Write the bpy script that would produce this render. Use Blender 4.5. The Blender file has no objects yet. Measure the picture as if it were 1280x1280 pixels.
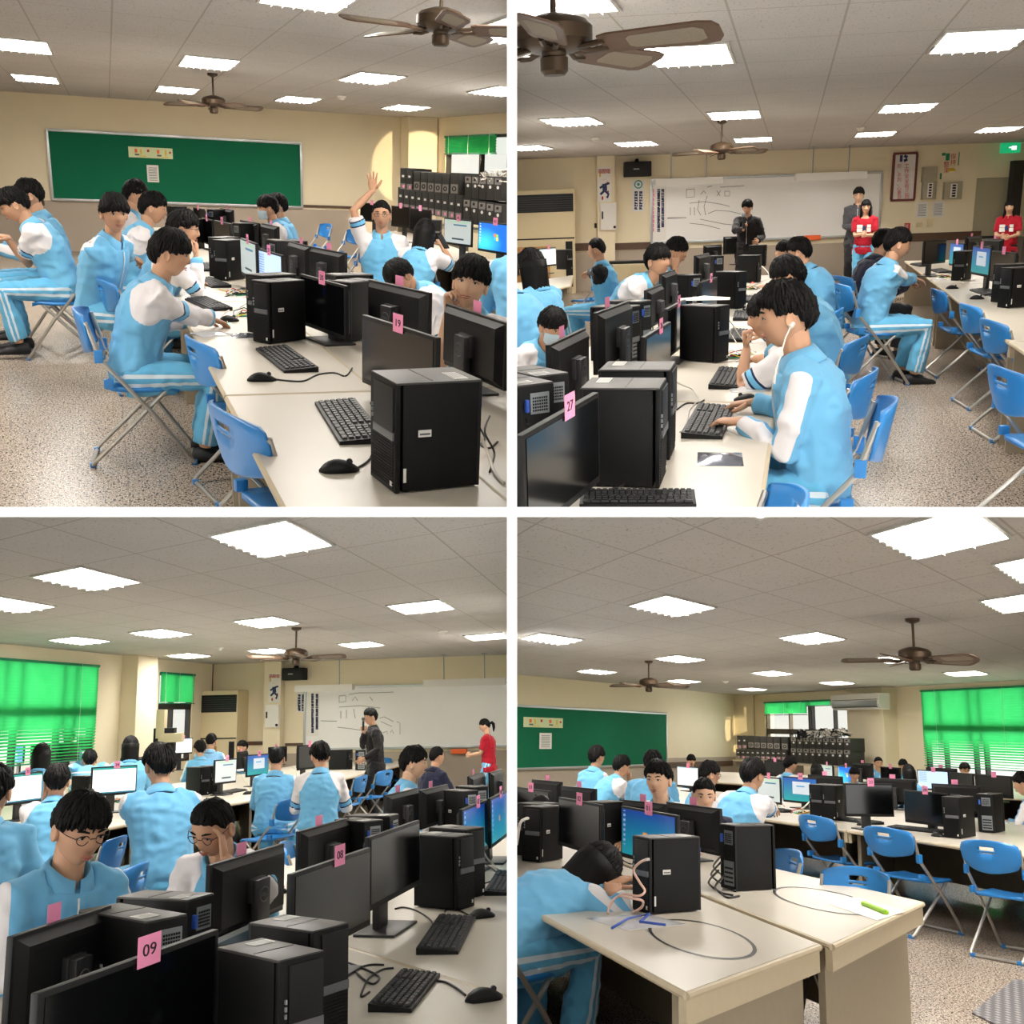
import bpy, bmesh, math, random
import numpy as np
from mathutils import Matrix, Vector, noise
random.seed(7)
C = bpy.context.scene.collection
sc = bpy.context.scene
F = 1280.0                      # focal length in pixels of the 1280 px wide frame

# ---------------------------------------------------------------- camera, world, exposure
cam_data = bpy.data.cameras.new('camera')
cam_data.sensor_width = 36.0
cam_data.lens = 36.0 * F / 1280.0
cam_data.clip_start = 0.05
cam_data.clip_end = 200
cam = bpy.data.objects.new('camera', cam_data)
C.objects.link(cam)
cam.rotation_euler = (math.pi / 2, 0, 0)
sc.camera = cam
world = bpy.data.worlds.new('world')
sc.world = world
world.use_nodes = True
wn = world.node_tree
bg = wn.nodes['Background']
bg.inputs[0].default_value = (1.0, 0.985, 0.95, 1)
wt = wn.nodes.new('ShaderNodeTexCoord'); wsx = wn.nodes.new('ShaderNodeSeparateXYZ'); wn.links.new(wt.outputs['Generated'], wsx.inputs[0])
wa_ = wn.nodes.new('ShaderNodeMath'); wa_.operation = 'ABSOLUTE'; wn.links.new(wsx.outputs[0], wa_.inputs[0])
wm = wn.nodes.new('ShaderNodeMapRange'); wm.inputs[1].default_value = .35; wm.inputs[2].default_value = .9
wm.inputs[3].default_value = .52; wm.inputs[4].default_value = 2.4     # the sky outside the side windows is brighter
wn.links.new(wa_.outputs[0], wm.inputs[0]); wn.links.new(wm.outputs[0], bg.inputs[1])
sc.view_settings.view_transform = 'Standard'
sc.view_settings.look = 'None'
sc.view_settings.gamma = 1.0
sc.view_settings.use_curve_mapping = False
sc.view_settings.exposure = 1.0
LAMP = 17.0                      # radiance of the fluorescent ceiling fixtures


# ---------------------------------------------------------------- the four rooms
class Room:
    """A room seen from the camera: eye height, pitch, roll and heading."""
    def __init__(s, name, place, cx, yh, sl, xv, he, H, side):
        s.name, s.place, s.he, s.H, s.side = name, place, he, H, side
        c = (yh - 640 + sl * (640 - cx)) / F
        n = np.array([sl, c, 1.0]); n /= np.linalg.norm(n)
        yv = yh + sl * (xv - cx)
        d = np.array([(xv - 640) / F, 1, -(yv - 640) / F]); d /= np.linalg.norm(d)
        s.R = np.stack([np.cross(d, n), d, n], 1)
        m = Matrix([list(r) + [0] for r in s.R] + [[0, 0, 0, 1]])
        s.M = m @ Matrix.Translation((0, 0, -he))
        s.roots = []

    def ray(s, x, y):
        return s.R.T @ np.array([(x - 640) / F, 1, -(y - 640) / F])

    def px(s, x, y, z=0.0):
        d = s.ray(x, y)
        return np.array([0, 0, s.he]) + (z - s.he) / d[2] * d

    def at(s, x, y, Y):
        d = s.ray(x, y)
        return np.array([0, 0, s.he]) + Y / d[1] * d

    def far(s, x, y, D):
        """point on the ray at distance D along the camera axis"""
        return np.array([0, 0, s.he]) + D * s.ray(x, y)

    def im(s, p):
        p = np.asarray(p, float) - np.array([0, 0, s.he])
        w = p @ s.R.T
        return np.stack([640 + F * w[..., 0] / w[..., 1], 640 - F * w[..., 2] / w[..., 1]], -1)

    def dist(s, p):
        return float(s.R[1] @ (np.asarray(p, float) - np.array([0, 0, s.he])))


TL = Room('TL', 'upper left room', 323, 213, .045, 130, 1.68, 2.88, (-1, 1))
TR = Room('TR', 'upper right room', 957, 262, -.035, 1005, 1.65, 2.82, (1, 1))
BL = Room('BL', 'lower left room', 323, 897, -.023, 840, 1.69, 2.87, (-1, -1))
BR = Room('BR', 'lower right room', 957, 918, .023, 500, 1.59, 2.72, (1, -1))


# ---------------------------------------------------------------- materials
MATS = {}
def srgb(h):
    h = h.lstrip('#')
    v = [int(h[i:i + 2], 16) / 255 for i in (0, 2, 4)]
    return tuple([x / 12.92 if x <= .04045 else ((x + .055) / 1.055) ** 2.4 for x in v] + [1])

def mat(name, col, rough=.5, metal=0.0, spec=.5, var=.06, scale=25, emit=None, es=1.0, bump=0.0, coat=0.0):
    if name in MATS:
        return MATS[name]
    m = bpy.data.materials.new(name)
    m.use_nodes = True
    nt = m.node_tree
    b = nt.nodes['Principled BSDF']
    c = srgb(col)
    tc = nt.nodes.new('ShaderNodeTexCoord')
    no = nt.nodes.new('ShaderNodeTexNoise'); no.inputs['Scale'].default_value = scale; no.inputs['Detail'].default_value = 3
    mx = nt.nodes.new('ShaderNodeMix'); mx.data_type = 'RGBA'
    mx.inputs[6].default_value = tuple(x * (1 - var) for x in c[:3]) + (1,)
    mx.inputs[7].default_value = tuple(min(1, x * (1 + var)) for x in c[:3]) + (1,)
    nt.links.new(tc.outputs['Object'], no.inputs['Vector'])
    nt.links.new(no.outputs['Fac'], mx.inputs[0])
    nt.links.new(mx.outputs[2], b.inputs['Base Color'])
    b.inputs['Roughness'].default_value = rough
    b.inputs['Metallic'].default_value = metal
    b.inputs['Specular IOR Level'].default_value = spec
    b.inputs['Coat Weight'].default_value = coat
    if bump:
        bp = nt.nodes.new('ShaderNodeBump'); bp.inputs['Strength'].default_value = bump; bp.inputs['Distance'].default_value = .004
        nt.links.new(no.outputs['Fac'], bp.inputs['Height']); nt.links.new(bp.outputs[0], b.inputs['Normal'])
    if emit:
        b.inputs['Emission Color'].default_value = srgb(emit)
        b.inputs['Emission Strength'].default_value = es
    MATS[name] = m
    return m

def nodes_of(name):
    m = bpy.data.materials.new(name); m.use_nodes = True
    MATS[name] = m
    nt = m.node_tree
    return m, nt, nt.nodes['Principled BSDF'], nt.nodes.new('ShaderNodeTexCoord')

def math_node(nt, op, a, b=None, c=None):
    n = nt.nodes.new('ShaderNodeMath'); n.operation = op
    for i, v in enumerate((a, b, c)):
        if v is None: continue
        if isinstance(v, (int, float)): n.inputs[i].default_value = v
        else: nt.links.new(v, n.inputs[i])
    return n.outputs[0]

def mix(nt, fac, a, b):
    n = nt.nodes.new('ShaderNodeMix'); n.data_type = 'RGBA'
    for i, v in ((0, fac), (6, a), (7, b)):
        if isinstance(v, (int, float)): n.inputs[i].default_value = v
        elif isinstance(v, tuple): n.inputs[i].default_value = v
        else: nt.links.new(v, n.inputs[i])
    return n.outputs[2]

def noise_node(nt, vec, scale, detail=2, rough=.5):
    n = nt.nodes.new('ShaderNodeTexNoise'); n.inputs['Scale'].default_value = scale; n.inputs['Detail'].default_value = detail
    n.inputs['Roughness'].default_value = rough
    nt.links.new(vec, n.inputs['Vector']); return n.outputs['Fac']

def dotv(nt, vec, v):
    n = nt.nodes.new('ShaderNodeVectorMath'); n.operation = 'DOT_PRODUCT'
    nt.links.new(vec, n.inputs[0]); n.inputs[1].default_value = v
    return n.outputs['Value']

def ceiling_mat(name, a, b, o, lw=.016):
    """mineral fibre tiles on a lattice with edge vectors a, b and origin o"""
    m, nt, bs, tc = nodes_of(name)
    P = tc.outputs['Object']
    inv = np.linalg.inv(np.array([a, b]).T)
    lines = None
    for row, ln in ((0, np.hypot(*a)), (1, np.hypot(*b))):
        v = inv[row]
        u = math_node(nt, 'SUBTRACT', dotv(nt, P, (v[0], v[1], 0)), float(v @ np.array(o)))
        fr = math_node(nt, 'FRACT', u)
        d = math_node(nt, 'ABSOLUTE', math_node(nt, 'SUBTRACT', fr, .5))
        h = 1 / np.hypot(*v)
        l = math_node(nt, 'GREATER_THAN', d, .5 - lw / 2 / h)
        lines = l if lines is None else math_node(nt, 'MAXIMUM', lines, l)
    sepv = nt.nodes.new('ShaderNodeMapping'); nt.links.new(P, sepv.inputs[0]); sepv.inputs['Scale'].default_value = (1, .55, 1)
    n1 = noise_node(nt, sepv.outputs[0], 55, 2, .6)
    pit = math_node(nt, 'GREATER_THAN', n1, .64)
    n2 = noise_node(nt, P, 1.5, 2)
    base = mix(nt, n2, srgb('#b9b5b1'), srgb('#c4c0bc'))
    c1 = mix(nt, math_node(nt, 'MULTIPLY', pit, .55), base, srgb('#78726b'))
    c2 = mix(nt, lines, c1, srgb('#a29c94'))
    nt.links.new(c2, bs.inputs['Base Color'])
    bs.inputs['Roughness'].default_value = .9
    return m

def floor_mat(name, scale=1.0):
    m, nt, bs, tc = nodes_of(name)
    P = tc.outputs['Object']
    v = nt.nodes.new('ShaderNodeMapping'); v.inputs['Scale'].default_value = (1, .6, 1); nt.links.new(P, v.inputs[0])
    V = v.outputs[0]
    big = noise_node(nt, V, 6, 3)
    s1 = noise_node(nt, V, 105, 2, .55)
    s2 = noise_node(nt, V, 74, 1, .5)
    s3 = noise_node(nt, V, 160, 1, .5)
    base = mix(nt, big, srgb('#a39485'), srgb('#b0a293'))
    c = mix(nt, math_node(nt, 'GREATER_THAN', s1, .57), base, srgb('#d6cabd'))
    c = mix(nt, math_node(nt, 'LESS_THAN', s2, .40), c, srgb('#41382f'))
    c = mix(nt, math_node(nt, 'LESS_THAN', s3, .41), c, srgb('#6a5c50'))
    d1 = math_node(nt, 'ABSOLUTE', math_node(nt, 'SUBTRACT', math_node(nt, 'FRACT', math_node(nt, 'MULTIPLY', dotv(nt, P, (1, 0, 0)), 1 / 1.2)), .5))
    d2 = math_node(nt, 'ABSOLUTE', math_node(nt, 'SUBTRACT', math_node(nt, 'FRACT', math_node(nt, 'MULTIPLY', dotv(nt, P, (0, 1, 0)), 1 / 1.6)), .5))
    ln = math_node(nt, 'MULTIPLY', math_node(nt, 'MAXIMUM', math_node(nt, 'GREATER_THAN', d1, .497), math_node(nt, 'GREATER_THAN', d2, .498)), .35)
    c = mix(nt, ln, c, srgb('#5c5148'))
    nt.links.new(c, bs.inputs['Base Color'])
    bs.inputs['Roughness'].default_value = .26
    bs.inputs['Specular IOR Level'].default_value = .22
    return m

def blind_mat():
    m, nt, bs, tc = nodes_of('green_blind')
    nt.nodes.remove(bs)
    out = [n for n in nt.nodes if n.type == 'OUTPUT_MATERIAL'][0]
    n = noise_node(nt, tc.outputs['Object'], 3, 2)
    c = mix(nt, n, srgb('#3fd476'), srgb('#55e28a'))
    d = nt.nodes.new('ShaderNodeBsdfDiffuse'); t = nt.nodes.new('ShaderNodeBsdfTranslucent')
    nt.links.new(c, d.inputs[0]); nt.links.new(c, t.inputs[0])
    mx = nt.nodes.new('ShaderNodeMixShader'); mx.inputs[0].default_value = .72
    nt.links.new(d.outputs[0], mx.inputs[1]); nt.links.new(t.outputs[0], mx.inputs[2])
    nt.links.new(mx.outputs[0], out.inputs[0])
    return m

def glass_mat():
    m, nt, bs, tc = nodes_of('window_glass')
    nt.nodes.remove(bs)
    out = [n for n in nt.nodes if n.type == 'OUTPUT_MATERIAL'][0]
    t = nt.nodes.new('ShaderNodeBsdfTransparent'); t.inputs[0].default_value = (.96, .97, .95, 1)
    g = nt.nodes.new('ShaderNodeBsdfGlossy'); g.inputs['Roughness'].default_value = .02
    mx = nt.nodes.new('ShaderNodeMixShader'); mx.inputs[0].default_value = .06
    nt.links.new(t.outputs[0], mx.inputs[1]); nt.links.new(g.outputs[0], mx.inputs[2]); nt.links.new(mx.outputs[0], out.inputs[0])
    return m

def desktop_mat(name, kind):
    """what a lit screen shows, drawn with Generated coordinates of the screen mesh"""
    m, nt, bs, tc = nodes_of(name)
    sep = nt.nodes.new('ShaderNodeSeparateXYZ'); nt.links.new(tc.outputs['Generated'], sep.inputs[0])
    x, z = sep.outputs[0], sep.outputs[2]
    def rect(x0, x1, z0, z1):
        r = math_node(nt, 'MULTIPLY', math_node(nt, 'GREATER_THAN', x, x0), math_node(nt, 'LESS_THAN', x, x1))
        r = math_node(nt, 'MULTIPLY', r, math_node(nt, 'GREATER_THAN', z, z0))
        return math_node(nt, 'MULTIPLY', r, math_node(nt, 'LESS_THAN', z, z1))
    if kind == 'blue':            # blue operating system desktop with a four pane flag and icons
        f = math_node(nt, 'SUBTRACT', 1.0, math_node(nt, 'MULTIPLY', 1.6, math_node(nt, 'SQRT', math_node(nt, 'ADD',
              math_node(nt, 'POWER', math_node(nt, 'SUBTRACT', x, .15), 2.0), math_node(nt, 'POWER', math_node(nt, 'SUBTRACT', z, .25), 2.0)))))
        c = mix(nt, math_node(nt, 'MAXIMUM', f, 0.0), srgb('#1663c4'), srgb('#43d5e8'))
        for (x0, x1, z0, z1, col) in ((.50, .565, .52, .64, '#e8703a'), (.575, .64, .51, .62, '#8ac64a'), (.50, .565, .39, .51, '#4bb0e8'), (.575, .64, .38, .50, '#f4c93a')):
            c = mix(nt, rect(x0, x1, z0, z1), c, srgb(col))
        ic = math_node(nt, 'MULTIPLY', rect(.03, .07, .2, .97), math_node(nt, 'GREATER_THAN', math_node(nt, 'FRACT', math_node(nt, 'MULTIPLY', z, 9.0)), .5))
        c = mix(nt, ic, c, srgb('#d7e4f2')); st = 1.0
    elif kind == 'teal':          # dim teal and blue desktop with an orange flag
        c = mix(nt, z, srgb('#1b9aa8'), srgb('#1c3f92'))
        c = mix(nt, rect(.42, .50, .42, .56), c, srgb('#d88a3c')); st = .55
        ic = math_node(nt, 'MULTIPLY', rect(.03, .07, .2, .97), math_node(nt, 'GREATER_THAN', math_node(nt, 'FRACT', math_node(nt, 'MULTIPLY', z, 9.0)), .5))
        c = mix(nt, ic, c, srgb('#9db8d8'))
    elif kind == 'editor':        # pale window with a green title bar and a taskbar
        c = mix(nt, rect(0, 1, .93, 1), srgb('#e9e9e6'), srgb('#1d8a84'))
        c = mix(nt, rect(0, 1, 0, .05), c, srgb('#1f6f8c'))
        c = mix(nt, rect(.1, .55, .3, .31), c, srgb('#8a8f98')); c = mix(nt, rect(.1, .105, .3, .8), c, srgb('#8a8f98'))
        c = mix(nt, rect(.1, .55, .8, .81), c, srgb('#8a8f98')); st = .85
    elif kind == 'form':          # grey page with two dark blue bars
        c = mix(nt, rect(.35, .85, .76, .82), srgb('#b3bcbc'), srgb('#2a6b86'))
        c = mix(nt, rect(.3, .75, .15, .22), c, srgb('#20303c')); c = mix(nt, rect(.08, .95, .88, .96), c, srgb('#9fc0a8')); st = .6
    elif kind == 'window':        # teal desktop with a pale window
        c = mix(nt, z, srgb('#1d8f93'), srgb('#2450a0'))
        c = mix(nt, rect(.28, .82, .3, .85), c, srgb('#b9c2cc')); c = mix(nt, rect(.4, .65, .62, .68), c, srgb('#3f8fb8')); st = .6
    elif kind == 'list':          # light blue page with text lines
        c = mix(nt, math_node(nt, 'MULTIPLY', rect(.05, .3, .4, .95), math_node(nt, 'GREATER_THAN', math_node(nt, 'FRACT', math_node(nt, 'MULTIPLY', z, 14.0)), .6)), srgb('#aec6ea'), srgb('#6f8cc0')); st = .9
    else:                         # 'page': plain pale page
        c = mix(nt, rect(0, 1, .94, 1), srgb('#dfe3df'), srgb('#9fb6bf')); st = .85
    nt.links.new(c, bs.inputs['Base Color'])
    nt.links.new(c, bs.inputs['Emission Color'])
    bs.inputs['Emission Strength'].default_value = st * .55
    bs.inputs['Roughness'].default_value = .3
    return m

def uniform_mat(name, main, second, line='#1d2c55', rough=.75):
    """cloth whose panels follow the garment's own 'panel' attribute (r: second colour, g: thin line)"""
    m, nt, bs, tc = nodes_of(name)
    at = nt.nodes.new('ShaderNodeAttribute'); at.attribute_name = 'panel'
    sep = nt.nodes.new('ShaderNodeSeparateColor'); nt.links.new(at.outputs['Color'], sep.inputs[0])
    n = noise_node(nt, tc.outputs['Object'], 9, 3)
    mc = srgb(main)
    base = mix(nt, n, tuple(x * .93 for x in mc[:3]) + (1,), tuple(min(1, x * 1.05) for x in mc[:3]) + (1,))
    c = mix(nt, math_node(nt, 'GREATER_THAN', sep.outputs[0], .5), base, srgb(second))
    c = mix(nt, math_node(nt, 'GREATER_THAN', sep.outputs[1], .5), c, srgb(line))
    nt.links.new(c, bs.inputs['Base Color'])
    bs.inputs['Roughness'].default_value = rough
    bs.inputs['Specular IOR Level'].default_value = .2
    bs.inputs['Sheen Weight'].default_value = .15
    return m

BLACK = mat('black_plastic', '#111112', .48, spec=.3, var=.15)
CASE = mat('black_case', '#0c0c0d', .55, spec=.25, var=.2)
CASETOP = mat('dark_grey_lid', '#3d3938', .45, var=.08)
DARKGREY = mat('dark_grey_plastic', '#2c2b2d', .4)
SILVER = mat('grey_band', '#5c5d60', .35)
STEEL = mat('zinc_rear_plate', '#9aa0a4', .4, .6)
BLUELATCH = mat('blue_latch', '#2f56b4', .4)
SCREEN = mat('dark_screen', '#07080a', .16, spec=.6)
STICKER = mat('white_sticker', '#dedcd6', .5)
PINK = mat('pink_card', '#f092b8', .7)
INK = mat('black_ink', '#17141a', .7)
KEY = mat('key_caps', '#232325', .5)
TABLETOP = mat('cream_tabletop', '#c8c0b2', .33, spec=.45, var=.03, scale=4)
TABLEEDGE = mat('beige_edge', '#bfb094', .5)
TABLEBODY = mat('beige_table_panel', '#9b8e78', .6)
CHAIRBLUE = mat('blue_plastic', '#2b7fc6', .32, spec=.5, var=.05)
CHAIRSTEEL = mat('brushed_steel_tube', '#b8b4ad', .35, .75)
RUBBER = mat('rubber_foot', '#26282c', .7)
WALL = mat('cream_wall', '#ece0c2', .8, var=.03, scale=3)
WALLGREY = mat('grey_wainscot', '#b3a696', .8, var=.04, scale=3)
RAIL = mat('brown_rail', '#57402f', .55)
ALU = mat('aluminium', '#b9bcbd', .35, .7)
WHITE = mat('white_paint', '#e9e6df', .5, var=.02)
CREAM = mat('cream_paint', '#d9c9a2', .55, var=.03)
CHALK = mat('green_board', '#0d6b4a', .75, spec=.2, var=.06, scale=2)
WBOARD = mat('white_board', '#efeeeb', .3, spec=.4, var=.02)
BRONZE = mat('bronze', '#4a3b2c', .4, .6)
WOODBLADE = mat('brown_blade', '#58402f', .5, var=.2)
CANE = mat('cane_inset', '#857a6a', .7, var=.2, scale=120)
HAIR = mat('black_hair', '#0d0b0a', .6, spec=.2, var=.35, scale=60)
SKIN = mat('skin', '#c89a7c', .55, spec=.35, var=.06)
SKINL = mat('lighter_skin', '#d8ae90', .55, spec=.35, var=.06)
LIP = mat('lips', '#b06a5c', .5)
EYEW = mat('eye_white', '#d8d2cb', .3)
IRIS = mat('dark_iris', '#120d0b', .2)
SHOE = mat('black_shoe', '#17181c', .6)
SHOEW = mat('white_shoe', '#cfcac4', .6)
CABLE = mat('black_cable', '#1d1c1e', .5)
CABLEW = mat('white_cable', '#d9d2c8', .5)
DARKFRAME = mat('dark_window_frame', '#2a2622', .5)
PAPER = mat('white_paper', '#e4e2de', .8)
RED = mat('red_print', '#c02a2e', .6)
NAVYP = mat('navy_print', '#22305c', .6)
GREENP = mat('green_print', '#138a5a', .6)
YELLOW = mat('yellow_print', '#e5c738', .6)
TEALP = mat('teal_print', '#2f8f86', .6)
ORANGE = mat('orange_plastic', '#f0692a', .5)
LOUVRE = mat('louvre_metal', '#c9c6c2', .3, .5)
LAMPM = mat('lamp_glow', '#ffffff', .5, emit='#fffaf2', es=LAMP)
DUSTY = mat('old_black_case', '#292725', .5, var=.2)
OLDSILVER = mat('old_silver_panel', '#8b8782', .45, .3)
CHARCOAL = mat('charcoal_speaker', '#1a1a1b', .7)
BLIND = blind_mat()
GLASS = glass_mat()
SCR = {k: desktop_mat('screen_' + k, k) for k in ('blue', 'teal', 'editor', 'form', 'window', 'list', 'page')}
UNI = uniform_mat('light_blue_uniform', '#6fb3dc', '#e0dcde')
POLO = uniform_mat('light_blue_polo', '#74bce4', '#e6e2e4')
TROU = uniform_mat('light_blue_trousers', '#62aed6', '#cfdce6')
REDTEE = uniform_mat('red_shirt', '#a81428', '#e9dfe0')
BLACKTOP = uniform_mat('black_top', '#201d1f', '#201d1f')
NAVYTOP = uniform_mat('navy_top', '#191c33', '#b8404a')
GREYTOP = uniform_mat('grey_top', '#4a4a4e', '#4a4a4e')
DARKTROU = uniform_mat('dark_trousers', '#232327', '#232327')
STRIPETOP = uniform_mat('blue_top', '#7fb0d8', '#e6e2e4')


# ---------------------------------------------------------------- mesh building
class MB:
    def __init__(s):
        s.v, s.f, s.m = [], [], []
    def add(s, vs, fs, mi=0):
        o = len(s.v); s.v += [tuple(map(float, p)) for p in vs]
        s.f += [tuple(i + o for i in f) for f in fs]; s.m += [mi] * len(fs)
        return s
    def box(s, c, d, mi=0, ch=0.0, rot=None):
        x, y, z = (q / 2 for q in d)
        if ch <= 0:
            vs = [(a * x, b * y, e * z) for a in (-1, 1) for b in (-1, 1) for e in (-1, 1)]
            fs = [(0, 1, 3, 2), (4, 6, 7, 5), (0, 4, 5, 1), (2, 3, 7, 6), (0, 2, 6, 4), (1, 5, 7, 3)]
        else:
            bm = bmesh.new(); bmesh.ops.create_cube(bm, size=1)
            for v in bm.verts: v.co = Vector((v.co.x * d[0], v.co.y * d[1], v.co.z * d[2]))
            bmesh.ops.bevel(bm, geom=list(bm.edges), offset=ch, segments=2, affect='EDGES', profile=.6)
            bm.verts.index_update()
            vs = [tuple(v.co) for v in bm.verts]; fs = [tuple(v.index for v in f.verts) for f in bm.faces]; bm.free()
        R = rot.to_matrix() if hasattr(rot, 'to_matrix') else rot
        out = []
        for p in vs:
            p = Vector(p)
            if R is not None: p = R @ p
            out.append((p.x + c[0], p.y + c[1], p.z + c[2]))
        return s.add(out, fs, mi)
    def tube(s, path, r, n=8, mi=0, cap=True, closed=False):
        pts = [Vector(p) for p in path]
        rs = r if hasattr(r, '__len__') else [r] * len(pts)
        N = len(pts); vs = []; fs = []
        prev = None
        for i, p in enumerate(pts):
            if closed: t = pts[(i + 1) % N] - pts[i - 1]
            else: t = pts[min(i + 1, N - 1)] - pts[max(i - 1, 0)]
            if t.length < 1e-9: t = Vector((0, 0, 1))
            t.normalize()
            if prev is None:
                a = Vector((0, 0, 1)) if abs(t.z) < .9 else Vector((1, 0, 0))
                u = t.cross(a).normalized()
            else:
                u = (prev - t * prev.dot(t))
                u = u.normalized() if u.length > 1e-6 else t.orthogonal().normalized()
            prev = u; w = t.cross(u)
            for k in range(n):
                a = 2 * math.pi * k / n
                vs.append(p + (u * math.cos(a) + w * math.sin(a)) * rs[i])
        for i in range(N if closed else N - 1):
            j = (i + 1) % N
            for k in range(n):
                l = (k + 1) % n
                fs.append((i * n + k, i * n + l, j * n + l, j * n + k))
        if cap and not closed:
            fs.append(tuple(range(n))[::-1]); fs.append(tuple((N - 1) * n + k for k in range(n)))
        return s.add(vs, fs, mi)
    def loft(s, secs, mi=0, cap=True):
        n = len(secs[0]); vs = [p for q in secs for p in q]; fs = []
        for i in range(len(secs) - 1):
            for k in range(n):
                l = (k + 1) % n
                fs.append((i * n + k, i * n + l, (i + 1) * n + l, (i + 1) * n + k))
        if cap:
            fs.append(tuple(range(n))[::-1]); fs.append(tuple((len(secs) - 1) * n + k for k in range(n)))
        return s.add(vs, fs, mi)
    def lathe(s, prof, n=20, c=(0, 0, 0), mi=0):
        secs = [[(c[0] + r * math.cos(2 * math.pi * k / n), c[1] + r * math.sin(2 * math.pi * k / n), c[2] + z) for k in range(n)] for r, z in prof]
        return s.loft(secs, mi)
    def quad(s, a, b, c, d, mi=0):
        return s.add([a, b, c, d], [(0, 1, 2, 3)], mi)
    def prism(s, poly, z0, z1, mi=0):
        n = len(poly)
        vs = [(x, y, z0) for x, y in poly] + [(x, y, z1) for x, y in poly]
        fs = [tuple(range(n))[::-1], tuple(range(n, 2 * n))] + [(k, (k + 1) % n, n + (k + 1) % n, n + k) for k in range(n)]
        return s.add(vs, fs, mi)
    def mesh(s, name, mats, smooth=False):
        me = bpy.data.meshes.new(name)
        me.from_pydata(s.v, [], s.f)
        for m in (mats if isinstance(mats, (list, tuple)) else [mats]): me.materials.append(m)
        me.polygons.foreach_set('material_index', s.m)
        bm = bmesh.new(); bm.from_mesh(me); bmesh.ops.recalc_face_normals(bm, faces=bm.faces); bm.to_mesh(me); bm.free()
        if smooth:
            me.polygons.foreach_set('use_smooth', [True] * len(me.polygons))
            if smooth != 'all': me.set_sharp_from_angle(angle=math.radians(40))
        me.update()
        return me
    def part(s, name, mats, parent=None, smooth=False, label=None):
        o = bpy.data.objects.new(name, s.mesh(name, mats, smooth)); C.objects.link(o)
        if parent is not None: o.parent = parent
        if label: o['label'] = label
        return o


def empty(name):
    o = bpy.data.objects.new(name, None); C.objects.link(o); o.empty_display_size = .1
    return o

def kids(o):
    return KIDS.get(o.name) or [c for c in bpy.data.objects if c.parent == o]
KIDS = {}

def copy_tree(o, parent=None):
    c = o.copy(); C.objects.link(c); c.parent = parent
    for k in list(o.children): copy_tree(k, c)
    return c

def tag(o, room, label, cat, group=None, kind=None):
    o['label'] = label if (room is None or 'room' in label) else label + ', ' + room.place
    if len(o['label'].split()) > 16: print('LONG LABEL', o['label'])
    o['category'] = cat
    if group: o['group'] = group + ('' if room is None else ', ' + room.place)
    if kind: o['kind'] = kind
    return o

def struct(o):
    o['kind'] = 'structure'; return o

def put(o, room, loc=(0, 0, 0), rz=0.0, sc_=(1, 1, 1), extra=None):
    m = room.M @ Matrix.Translation(Vector([float(q) for q in loc])) @ Matrix.Rotation(rz, 4, 'Z')
    if extra is not None: m = m @ extra
    m = m @ Matrix.Diagonal((*sc_, 1))
    o.matrix_basis = m
    room.roots.append(o)
    return o

PROTO = {}
def inst(key, builder):
    """first call builds the thing, later calls copy it with its parts"""
    if key not in PROTO:
        PROTO[key] = builder()
        o = copy_tree(PROTO[key])
        return o
    return copy_tree(PROTO[key])

def text_part(txt, size, m, parent, loc, rot, name='lettering', ext=.0008, align='CENTER', squeeze=1.0):
    cu = bpy.data.curves.new(name, 'FONT'); cu.body = txt; cu.size = size; cu.align_x = align; cu.align_y = 'CENTER'
    cu.extrude = ext; cu.resolution_u = 3
    t = bpy.data.objects.new(name, cu); C.objects.link(t)
    dg = bpy.context.evaluated_depsgraph_get()
    me = bpy.data.meshes.new_from_object(t.evaluated_get(dg))
    bpy.data.objects.remove(t)
    me.materials.clear(); me.materials.append(m)
    o = bpy.data.objects.new(name, me); C.objects.link(o); o.parent = parent
    o.matrix_basis = Matrix.Translation(loc) @ rot @ Matrix.Diagonal((squeeze, 1, 1, 1))
    return o
RX90 = Matrix.Rotation(math.pi / 2, 4, 'X')
RBACK = Matrix.Rotation(math.pi, 4, 'Z') @ RX90

# ---------------------------------------------------------------- desk equipment
TZ = 0.74                       # height of the table tops

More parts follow.
